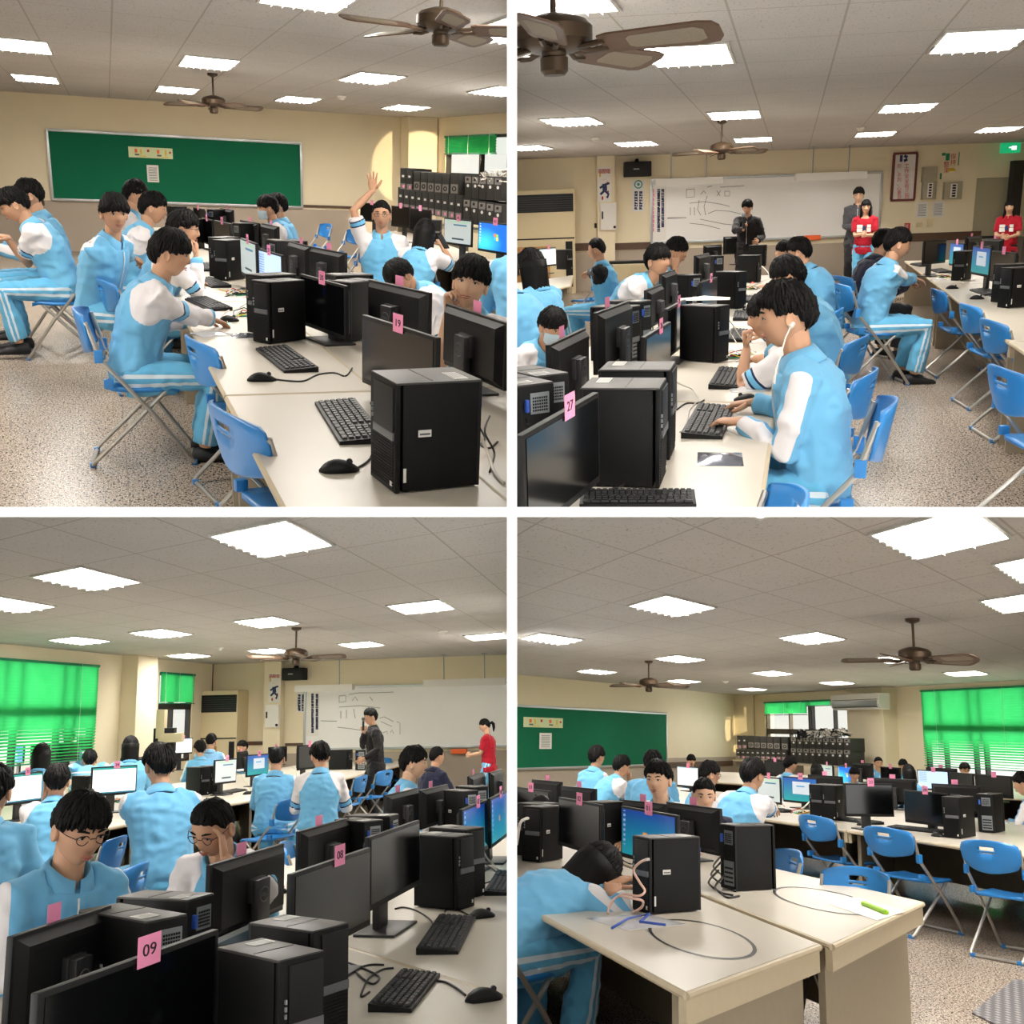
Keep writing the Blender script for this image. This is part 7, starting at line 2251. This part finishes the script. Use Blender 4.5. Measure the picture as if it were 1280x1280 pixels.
G0, G1, H0, H1 = P.px(860, 976, TZ)[:2], P.px(1300, 1000, TZ)[:2], P.px(880, 964, TZ)[:2], P.px(1300, 980, TZ)[:2]
table(P, [tuple((G0 + G1) / 2), tuple(G1), tuple(H1), tuple((H0 + H1) / 2)], 'cream table of the third row at the right', k0=1)
table(P, [tuple(G0), tuple(G0 * .502 + G1 * .498), tuple(H0 * .502 + H1 * .498), tuple(H0)], 'cream table of the third row before the old computers', k0=1)

pc(P, (812, 1144), (793, 1134), (876, 1130), 'FL', 'big tower with a pink cable plugged in front, nearest one')
pc(P, (919, 1032), (900, 1026), (968, 1028), 'BL', 'big tower with its ports and blue latch towards us', True)
pc(P, (676, 1009), (664, 1006), (700, 1006), 'FL', 'right of two towers at the left edge', True)
pc(P, (664, 1005), (651, 1002), (697, 1002), 'FL', 'left of two towers at the left edge, mouse on its lid', True)
pc(P, (752, 1003), (738, 999), (777, 1000), 'FL', 'tower behind the monitor with card 02', True)
pc(P, (1201, 1049), (1181, 1044), (1220, 1042), 'FL', 'tower right of card 19 on the second row')
pc(P, (1244, 1042), (1224, 1039), (1257, 1036), 'BL', 'tower with its ports towards us at the right edge')
pc(P, (1044, 982), (1027, 979), (1056, 980), 'FL', 'right of two towers between card 20 and the lit screens', True)
pc(P, (1027, 981), (1011, 978), (1045, 979), 'FL', 'left of two towers between card 20 and the lit screens', True)

monitor(P, (776, 1007), (845, 1020), (771, 1071), None, 'F', 'monitor showing a blue green desktop with card 01', 'teal', '01')
monitor(P, (698, 996), (751, 1006), (697, 1057), None, 'F', 'dark monitor with card 02', None, '02')
monitor(P, (640, 981), (687, 989), None, (687, 1035), 'F', 'dark monitor with card 03 at the left edge', None, '03')
monitor(P, (667, 974), (704, 977), (667, 992), None, 'B', 'monitor back with pink card behind card 03', None, '')
monitor(P, (704, 982), (747, 986), (704, 1000), None, 'B', 'monitor back with pink card behind card 02', None, '')
monitor(P, (777, 999), (835, 1005), None, (835, 1040), 'B', 'monitor back with white sticker behind card 01', None, '')
monitor(P, (836, 1002), (903, 1012), (836, 1046), None, 'B', 'big monitor back before the boy in navy', None, '')
monitor(P, (846, 957), (873, 960), (845, 981), None, 'F', 'lit grey screen left of the boy in glasses', 'page', '')
monitor(P, (946, 970), (975, 971), (946, 998), None, 'F', 'lit pale screen left of card 14', 'form', '')
monitor(P, (978, 970), (1021, 974), (979, 1001), None, 'F', 'lit screen with card 14 and dialog windows', 'window', '14', W=(.5, .85))
monitor(P, (1055, 979), (1116, 981), (1057, 1021), None, 'F', 'dark monitor with card 20', None, '20', W=(.5, .85))
monitor(P, (1129, 987), (1182, 992), (1130, 1026), None, 'F', 'dark monitor with card 19', None, '19', W=(.5, .85))
monitor(P, (1090, 972), (1146, 975), (1090, 996), None, 'B', 'monitor back behind card 20', None, '', W=(.5, .85))
monitor(P, (1165, 979), (1227, 982), (1165, 1004), None, 'B', 'monitor back behind card 19', None, '', W=(.5, .85))
monitor(P, (1011, 968), (1054, 971), (1011, 984), None, 'B', 'monitor back above two towers', None, '', W=(.5, .85))
monitor(P, (1047, 957), (1067, 958), (1047, 976), None, 'F', 'bright blue lit screen in the third row', 'blue', '')
monitor(P, (1027, 955), (1040, 956), (1027, 970), None, 'F', 'small lit page screen in the third row', 'form', '')
monitor(P, (1146, 962), (1185, 965), (1146, 986), None, 'F', 'pale blue lit screen in the third row', 'list', '', W=(.5, .9))
monitor(P, (1158, 959), (1197, 962), (1158, 975), None, 'B', 'low monitor back behind the pale blue screen', None, '', W=(.5, .9))
monitor(P, (1218, 968), (1264, 971), (1218, 992), None, 'F', 'dark monitor in the third row at the right edge', None, '', W=(.5, .9))
monitor(P, (1100, 958), (1125, 961), (1100, 980), None, 'F', 'dark monitor in the third row beside the tower', None, '')
monitor(P, (955, 950), (981, 952), (955, 968), None, 'F', 'dark monitor under the old computers, right', None, '')
monitor(P, (932, 950), (953, 951), (932, 968), None, 'F', 'dark monitor under the old computers, left', None, '')
monitor(P, (1066, 953), (1092, 955), (1066, 966), None, 'B', 'monitor back before the column', None, '')
monitor(P, (1186, 965), (1216, 968), (1186, 990), None, 'F', 'dark monitor under the student in glasses', None, None)

keyboard(P, (1113, 1035), (1178, 1042), 'keyboard before card 19'); keyboard(P, (1050, 1025), (1098, 1031), 'keyboard before card 20')
keyboard(P, (752, 1096), (792, 1112), 'keyboard at the sleeping girl elbow'); keyboard(P, (950, 1012), (985, 1016), 'keyboard under the hand at the lit screen')
mouse(P, (1172, 1046), 20, 'mouse right of the keyboard before card 19'); mouse(P, (1078, 1032), 20, 'mouse before card 20')
o = inst('mouse', build_mouse); q = P.px(676, 1001, TZ + .352); put(o, P, (q[0], q[1], TZ + .353), .9, (1.2, 1.2, 1.2)); tag(o, P, 'mouse lying on top of a tower at the left edge', 'mouse', 'black mice on the tables')
PINKC = mat('pale_pink_cable', '#e3b9a8', .5)
cable(P, [(810, 1074, .27), (800, 1078, .245), (792, 1088, .20), (799, 1102, .15), (806, 1114, .11), (798, 1120, .09), (782, 1118, .08), (770, 1122, .06), (762, 1132, .03), (760, 1142)], 'pale pink cable from the nearest tower to the bag', PINKC, .006)
cable(P, [(776, 1120, .07), (790, 1123, .08), (803, 1126, .07), (802, 1134, .03), (792, 1140)], 'pale pink cable loop on the near table', PINKC, .006)
cable(P, [(807, 1074.5, .268), (812, 1074, .27)], 'white plug in the nearest tower', CABLEW, .007, name='usb_plug')
cable(P, [(646, 1055, .15), (650, 1030, .3), (656, 1024, .33), (660, 1023, .33)], 'white cable plugged in a tower at the left edge', CABLEW, .009)
cable(P, [(1000, 1012), (1006, 1008, .06), (1014, 1000, .12), (1020, 992, .2)], 'white cable from a tower by the lit screens', CABLEW, .008)
for i, (x, y) in enumerate(((893, 1100), (890, 1110), (898, 1116), (896, 1090))):
    cable(P, [(x + 8, y - 22, .16), (x - 4, y - 8, .06), (x + 2, y), (x + 12, y + 6), (x + 26, y + 14 - 5 * i)], 'black cables hanging from the rear-facing tower, bunch %s' % 'abcd'[i], None, .006)
cable(P, [(772, 1068), (780, 1076), (790, 1080), (794, 1074), (784, 1070)], 'black cable loop under the blue green screen')
bag(P, (795, 1152), 'clear bag with a blue strap on the near table', .34, .30, 25)
o = MB().tube([tuple(P.px(x, y, TZ + .03)) for x, y in ((765, 1160), (785, 1148), (812, 1142), (800, 1152), (832, 1156))], .006, 6).part('blue_strap', BLUELATCH, None, 'all'); put(o, P); tag(o, P, 'blue strap lying over the clear bag', 'strap')
pp = [P.px(x, y, TZ)[:2] for x, y in ((1035, 1130), (1096, 1151), (1131, 1140), (1067, 1122))]
o = MB().prism([tuple(q) for q in pp], TZ + .0015, TZ + .0025).part('printed_sheet', PAPER); put(o, P); tag(o, P, 'printed white sheet on the right near table', 'paper')
a, b = P.px(1079, 1129, TZ + .012), P.px(1109, 1141, TZ + .012)
gp = empty('green_pen'); dd = b - a; Lp = float(np.linalg.norm(dd))
MB().tube([(0, 0, 0), (Lp * .7, 0, 0)], .013, 10).part('barrel', mat('lime_green', '#9bd02c', .4), gp, True); MB().tube([(Lp * .7, 0, 0), (Lp * .97, 0, 0), (Lp, 0, 0)], [.014, .013, .004], 10).part('cap', MATS['lime_green'], gp, True)
put(gp, P, tuple(a), math.atan2(dd[1], dd[0])); tag(gp, P, 'lime green pen lying on the printed sheet', 'pen')
circuit(P, (1002, 1017), 'circuit parts with pale wires by the lit screens', 0, 1.5); circuit(P, (968, 1008), 'circuit board beside the boy in white sleeves', 0, 1.2)
mt, ntt, bs, tc = nodes_of('grey_diamond_mat')
dA = math_node(ntt, 'ABSOLUTE', math_node(ntt, 'SUBTRACT', math_node(ntt, 'FRACT', math_node(ntt, 'MULTIPLY', dotv(ntt, tc.outputs['Object'], (1, .6, 0)), 16.0)), .5))
dB = math_node(ntt, 'ABSOLUTE', math_node(ntt, 'SUBTRACT', math_node(ntt, 'FRACT', math_node(ntt, 'MULTIPLY', dotv(ntt, tc.outputs['Object'], (1, -.6, 0)), 16.0)), .5))
ntt.links.new(mix(ntt, math_node(ntt, 'GREATER_THAN', math_node(ntt, 'ADD', dA, dB), .62), srgb('#5d5a5b'), srgb('#94908f')), bs.inputs['Base Color'])
pts = [P.px(x, y)[:2] for x, y in ((1215, 1268), (1268, 1226), (1400, 1240), (1340, 1330))]
o = MB().prism([tuple(q) for q in pts], .001, .012).part('floor_mat', mt); put(o, P); tag(o, P, 'grey patterned mat at the bottom right corner', 'mat')

# walls
a0, a1, a2 = BRw.hit(640, 881), BRw.hit(831, 894), BRw.hit(700, 959)
board(BRw, (a0[0] - .5, a1[0], a2[1], (a0[1] + a1[1]) / 2), CHALK, 'long green notice board in an aluminium frame on the back wall', 'notice_board', 'notice board', tray=False)
sheet(BRw, BRw.rect(652, 896, 701, 910), PALEG, 'wide pale green and yellow sheet pinned on the green board', 'paper_notice', .05, mk)
sheet(BRw, BRw.rect(672, 916, 687, 936), PAPER, 'small white printed page under the wide sheet on the green board', 'paper_notice', .05, [(.15, .85, .1 + .09 * k, .13 + .09 * k, SILVER) for k in range(9)])
rail(P, BRw, 833, 915, 953, 957)
BRs = Wall(P, (9.2, 27.2), (10.9, 20.6))
rows(P, BRs, 0, [((928, 948), (992, 950), 12, 10, 'label', 'bottom left stack'), ((929, 936), (942, 936), 16, 2, 'label', 'short pair by the column'), ((943, 936), (984, 938), 16, 5, 'grille', 'top stack with round grilles'), ((985, 938), (994, 939), 17, 1, 'grille', 'top stack, single end piece'),
                 ((997, 952), (1073, 956), 18, 9, 'disc', 'bottom right stack'), ((997, 937), (1073, 940), 16, 9, 'disc', 'middle right stack')])
q0 = P.far(927, 949, dist_of(P, BRs, (927, 949), 0)); q1 = P.far(1074, 957, dist_of(P, BRs, (1074, 957), 0))
shelf(P, q0, q1, float(min(q0[2], q1[2]) - .01), .55, 'long low bench carrying the old computers at the window')
wb = MB(); rn = random.Random(5)
A, B = P.far(1000, 918, dist_of(P, BRs, (1000, 918), .1)), P.far(1056, 916, dist_of(P, BRs, (1056, 916), .1))
for i in range(34):
    t = rn.random(); c = A + (B - A) * t
    wb.tube([tuple(c + np.array([rn.uniform(-.2, .2), rn.uniform(-.14, .14), rn.uniform(-.12, .12)])) for k in range(6)], .014, 5, i % 2)
o = wb.part('cable_heap', [CABLEW, CABLE], None, 'all'); put(o, P); tag(o, P, 'tangled heap of cables on top of the old computers', 'cables', kind='stuff')
# wall air conditioner
c0, c1 = BRr.hit(1068, 876)[0], BRr.hit(1136, 876)[0]; zt, zb = BRr.hit(1100, 867, .37)[1], BRr.hit(1100, 887, .37)[1]
ac = empty('wall_air_conditioner'); w, hh = (c1 - c0) * .92, zt - zb
MB().loft([[(x, 0, 0), (x, -.22, .02 * hh), (x, -.28, .3 * hh), (x, -.27, hh), (x, 0, hh)] for x in (0, w)]).part('housing', WHITE, ac)
MB().box((w * .5, -.275, hh * .62), (w * .96, .02, hh * .03)).box((w * .5, -.262, hh * .16), (w * .9, .03, hh * .06)).part('air_slots', DARKGREY, ac)
MB().box((w * .5, -.285, hh * .38), (w * .92, .012, hh * .34), 0, .004).part('front_flap', STEEL, ac, True)
BRr.put(ac, c0, zb, .37); tag(ac, P, 'white wall mounted air conditioner on the column beside the blinds', 'air conditioner')
fan(P, (811, 854), 2, 'far ceiling fan hanging before the green board', None); fan(P, (1143, 820), 6, 'near ceiling fan hanging right of centre', None)
detector(P, (907, 851), 'smoke detector left of the small lights')

chair2(P, (998, 1022), (1044, 1030), 'empty blue chair at the second row, left of three', W=(.40, .7)); chair2(P, (1079, 1037), (1142, 1046), 'empty blue chair at the second row, middle of three', W=(.40, .7)); chair2(P, (1200, 1055), (1275, 1063), 'empty blue chair at the right edge, right of three', W=(.40, .7))
chair2(P, (1026, 1092), (1114, 1100), 'blue chair pushed under the right near table', 'F', W=(.40, .7)); chair2(P, (966, 1066), (1004, 1080), 'blue chair beyond the rear-facing tower', 'F')

person(P, (745, 1088), 66, -52, 'girl asleep with her head on her arms at the near table', seat='blue chair under the sleeping girl', voxel=.009, dist=5.3, lean=44, bend=46, look=(0, 48, 14), seed=71, hands={1: ('px', 766, 1118, .80), -1: ('px', 762, 1108, .82)}, hp=('flat', 'flat'), top=UNI, bottom=TROU, hair='long', sleeve='stripe')
person(P, (823, 975), 44, 138, 'boy in jacket with white shoulders behind the monitor with card 01', voxel=.011, lean=10, bend=14, look=(6, 4, 0), seed=72, skin=SKINL, top=UNI, bottom=TROU, hair='spiky')
person(P, (880, 994), 44, 176, 'boy in navy with cropped hair peering over a monitor back', voxel=.011, lean=16, bend=18, look=(-6, 12, 0), seed=73, skin=SKINL, top=NAVYTOP, bottom=DARKTROU, hair='crew', sleeve='plain')
person(P, (887, 968), 32, -82, 'boy in glasses facing right behind the navy boy', glasses=True, voxel=.013, lean=10, bend=14, look=(0, 6, 0), seed=74, top=UNI, bottom=TROU, hair='short')
person(P, (941, 969), 37, -52, 'boy in white sleeves working at the lit screens', voxel=.011, lean=18, bend=26, look=(-6, 10, 0), seed=75, hands={1: ('px', 982, 1018, .79), -1: ('px', 975, 1010, .79)}, hp=('mouse', 'mouse'), top=UNI, bottom=TROU, hair='bowl')
person(P, (746, 946), 25, -56, 'boy in blue jacket standing out before the green board', voxel=.014, lean=8, bend=14, seed=76, top=UNI, bottom=TROU, hair='fringe', sleeve='stripe')
person(P, (777, 958), 26, -66, 'boy in short white sleeves with a hand at his mouth', voxel=.014, lean=20, bend=26, look=(0, 10, 0), seed=77, hands={1: dict(at=('head', (.03, .11, -.15)), dir=(0, .1, 1), palm=(0, -1, 0))}, hp=('flat', 'chin'), top=POLO, bottom=TROU, hair='short', short=True)
person(P, (816, 955), 30, -20, 'boy in plain blue jacket seen from behind', voxel=.014, lean=16, bend=26, seed=78, top=UNI, bottom=TROU, hair='short', sleeve='plain')
for i, (x, y, hp_, f, lb, hr, tp, g) in enumerate(((864, 951, 17, 180, 'student facing us below the wall near the green board', 'bowl', UNI, 0), (988, 956, 22, -66, 'student in white shouldered jacket holding a phone', 'short', UNI, 0), (1021, 964, 22, 0, 'girl with long dark hair seen from behind', 'long', UNI, 0),
        (1068, 968, 20, 176, 'student bent low behind card 20', 'bowl', UNI, 0), (1062, 948, 14, 180, 'student by the old computers facing us', 'short', UNI, 0), (1098, 954, 17, 170, 'student before the column facing us', 'crew', UNI, 0), (1129, 957, 17, 160, 'student right of the column facing us', 'bowl', UNI, 0),
        (1136, 966, 22, 0, 'dark haired girl beside the pale blue screen', 'long', UNI, 0), (1206, 962, 19, 172, 'student in glasses facing us before the blinds', 'short', UNI, 1), (1280, 980, 31, 40, 'student in striped blue top cut by the right edge', 'short', STRIPETOP, 0))):
    person(P, (x, y), hp_, f, lb, voxel=.02 if i < 9 else .013, lean=8, bend=12, look=(0, 10, 0), seed=80 + i, glasses=bool(g), top=tp, bottom=TROU, hair=hr, sleeve='raglan' if i != 9 else 'stripe', seat='blue chair under the student at the right edge' if i == 9 else None)

# ---------------------------------------------------------------- dividing walls and the cut along them
NEAR, FAR_ = 1.9, 60.0
HALF = 12.5 / F * NEAR / 2
def divider():
    m = mat('white_divider', '#fbfbfa', .9, var=.005)
    a = MB().box((0, (NEAR + FAR_) / 2, 0), (2 * HALF, FAR_ - NEAR, 60)).part('wall_centre', m)
    b = MB().box((-15 - HALF, (NEAR + FAR_) / 2, 0), (30 - .0, FAR_ - NEAR, 2 * HALF)).part('wall_between_left', m)
    c = MB().box((15 + HALF, (NEAR + FAR_) / 2, 0), (30 - .0, FAR_ - NEAR, 2 * HALF)).part('wall_between_right', m)
    for o in (a, b, c): struct(o)
divider()

for o in list(PROTO.values()):
    if isinstance(o, bpy.types.Object):
        for k in list(o.children_recursive): bpy.data.objects.remove(k)
        bpy.data.objects.remove(o)

def tree(o):
    yield o
    for k in o.children: yield from tree(k)

def world_of(o):
    m = o.matrix_basis.copy()
    p = o.parent
    while p is not None:
        m = p.matrix_basis @ m; p = p.parent
    return m

def trim_to_room(room):
    """things that reach past the dividing walls end at them"""
    planes = [(Vector((room.side[0], 0, 0)), HALF), (Vector((0, 0, room.side[1])), HALF)]
    for root in room.roots:
        for o in list(tree(root)):
            if o.type != 'MESH': continue
            m = world_of(o)
            bb = [m @ Vector(c) for c in o.bound_box]
            need = False; gone = False
            for n, h in planes:
                ds = [n.dot(p) - h for p in bb]
                if max(ds) <= 0: gone = True
                elif min(ds) < 0: need = True
            if gone:
                o.data = bpy.data.meshes.new('nothing_left'); continue
            if not need: continue
            me = o.data.copy(); o.data = me
            bm = bmesh.new(); bm.from_mesh(me)
            inv = m.inverted()
            for n, h in planes:
                p = inv @ (n * h); nl = (m.to_3x3().transposed() @ n).normalized()
                g = bm.verts[:] + bm.edges[:] + bm.faces[:]
                bmesh.ops.bisect_plane(bm, geom=g, plane_co=p, plane_no=nl, clear_inner=True)
            bm.to_mesh(me); bm.free(); me.update()
    for root in room.roots:
        full = [k for k in tree(root) if k.type == 'MESH' and len(k.data.polygons)]
        if not full:
            for k in list(root.children_recursive): bpy.data.objects.remove(k)
            bpy.data.objects.remove(root)
            continue
        keep = set()
        for k in full:
            while k is not None: keep.add(k.name); k = k.parent
        for k in [q for q in root.children_recursive if q.name not in keep]: bpy.data.objects.remove(k)
bpy.context.view_layer.update()
for rm in (TL, TR, BL, BR): trim_to_room(rm)
for o in C.objects:
    if o.parent is not None and 'category' in o: del o['category']
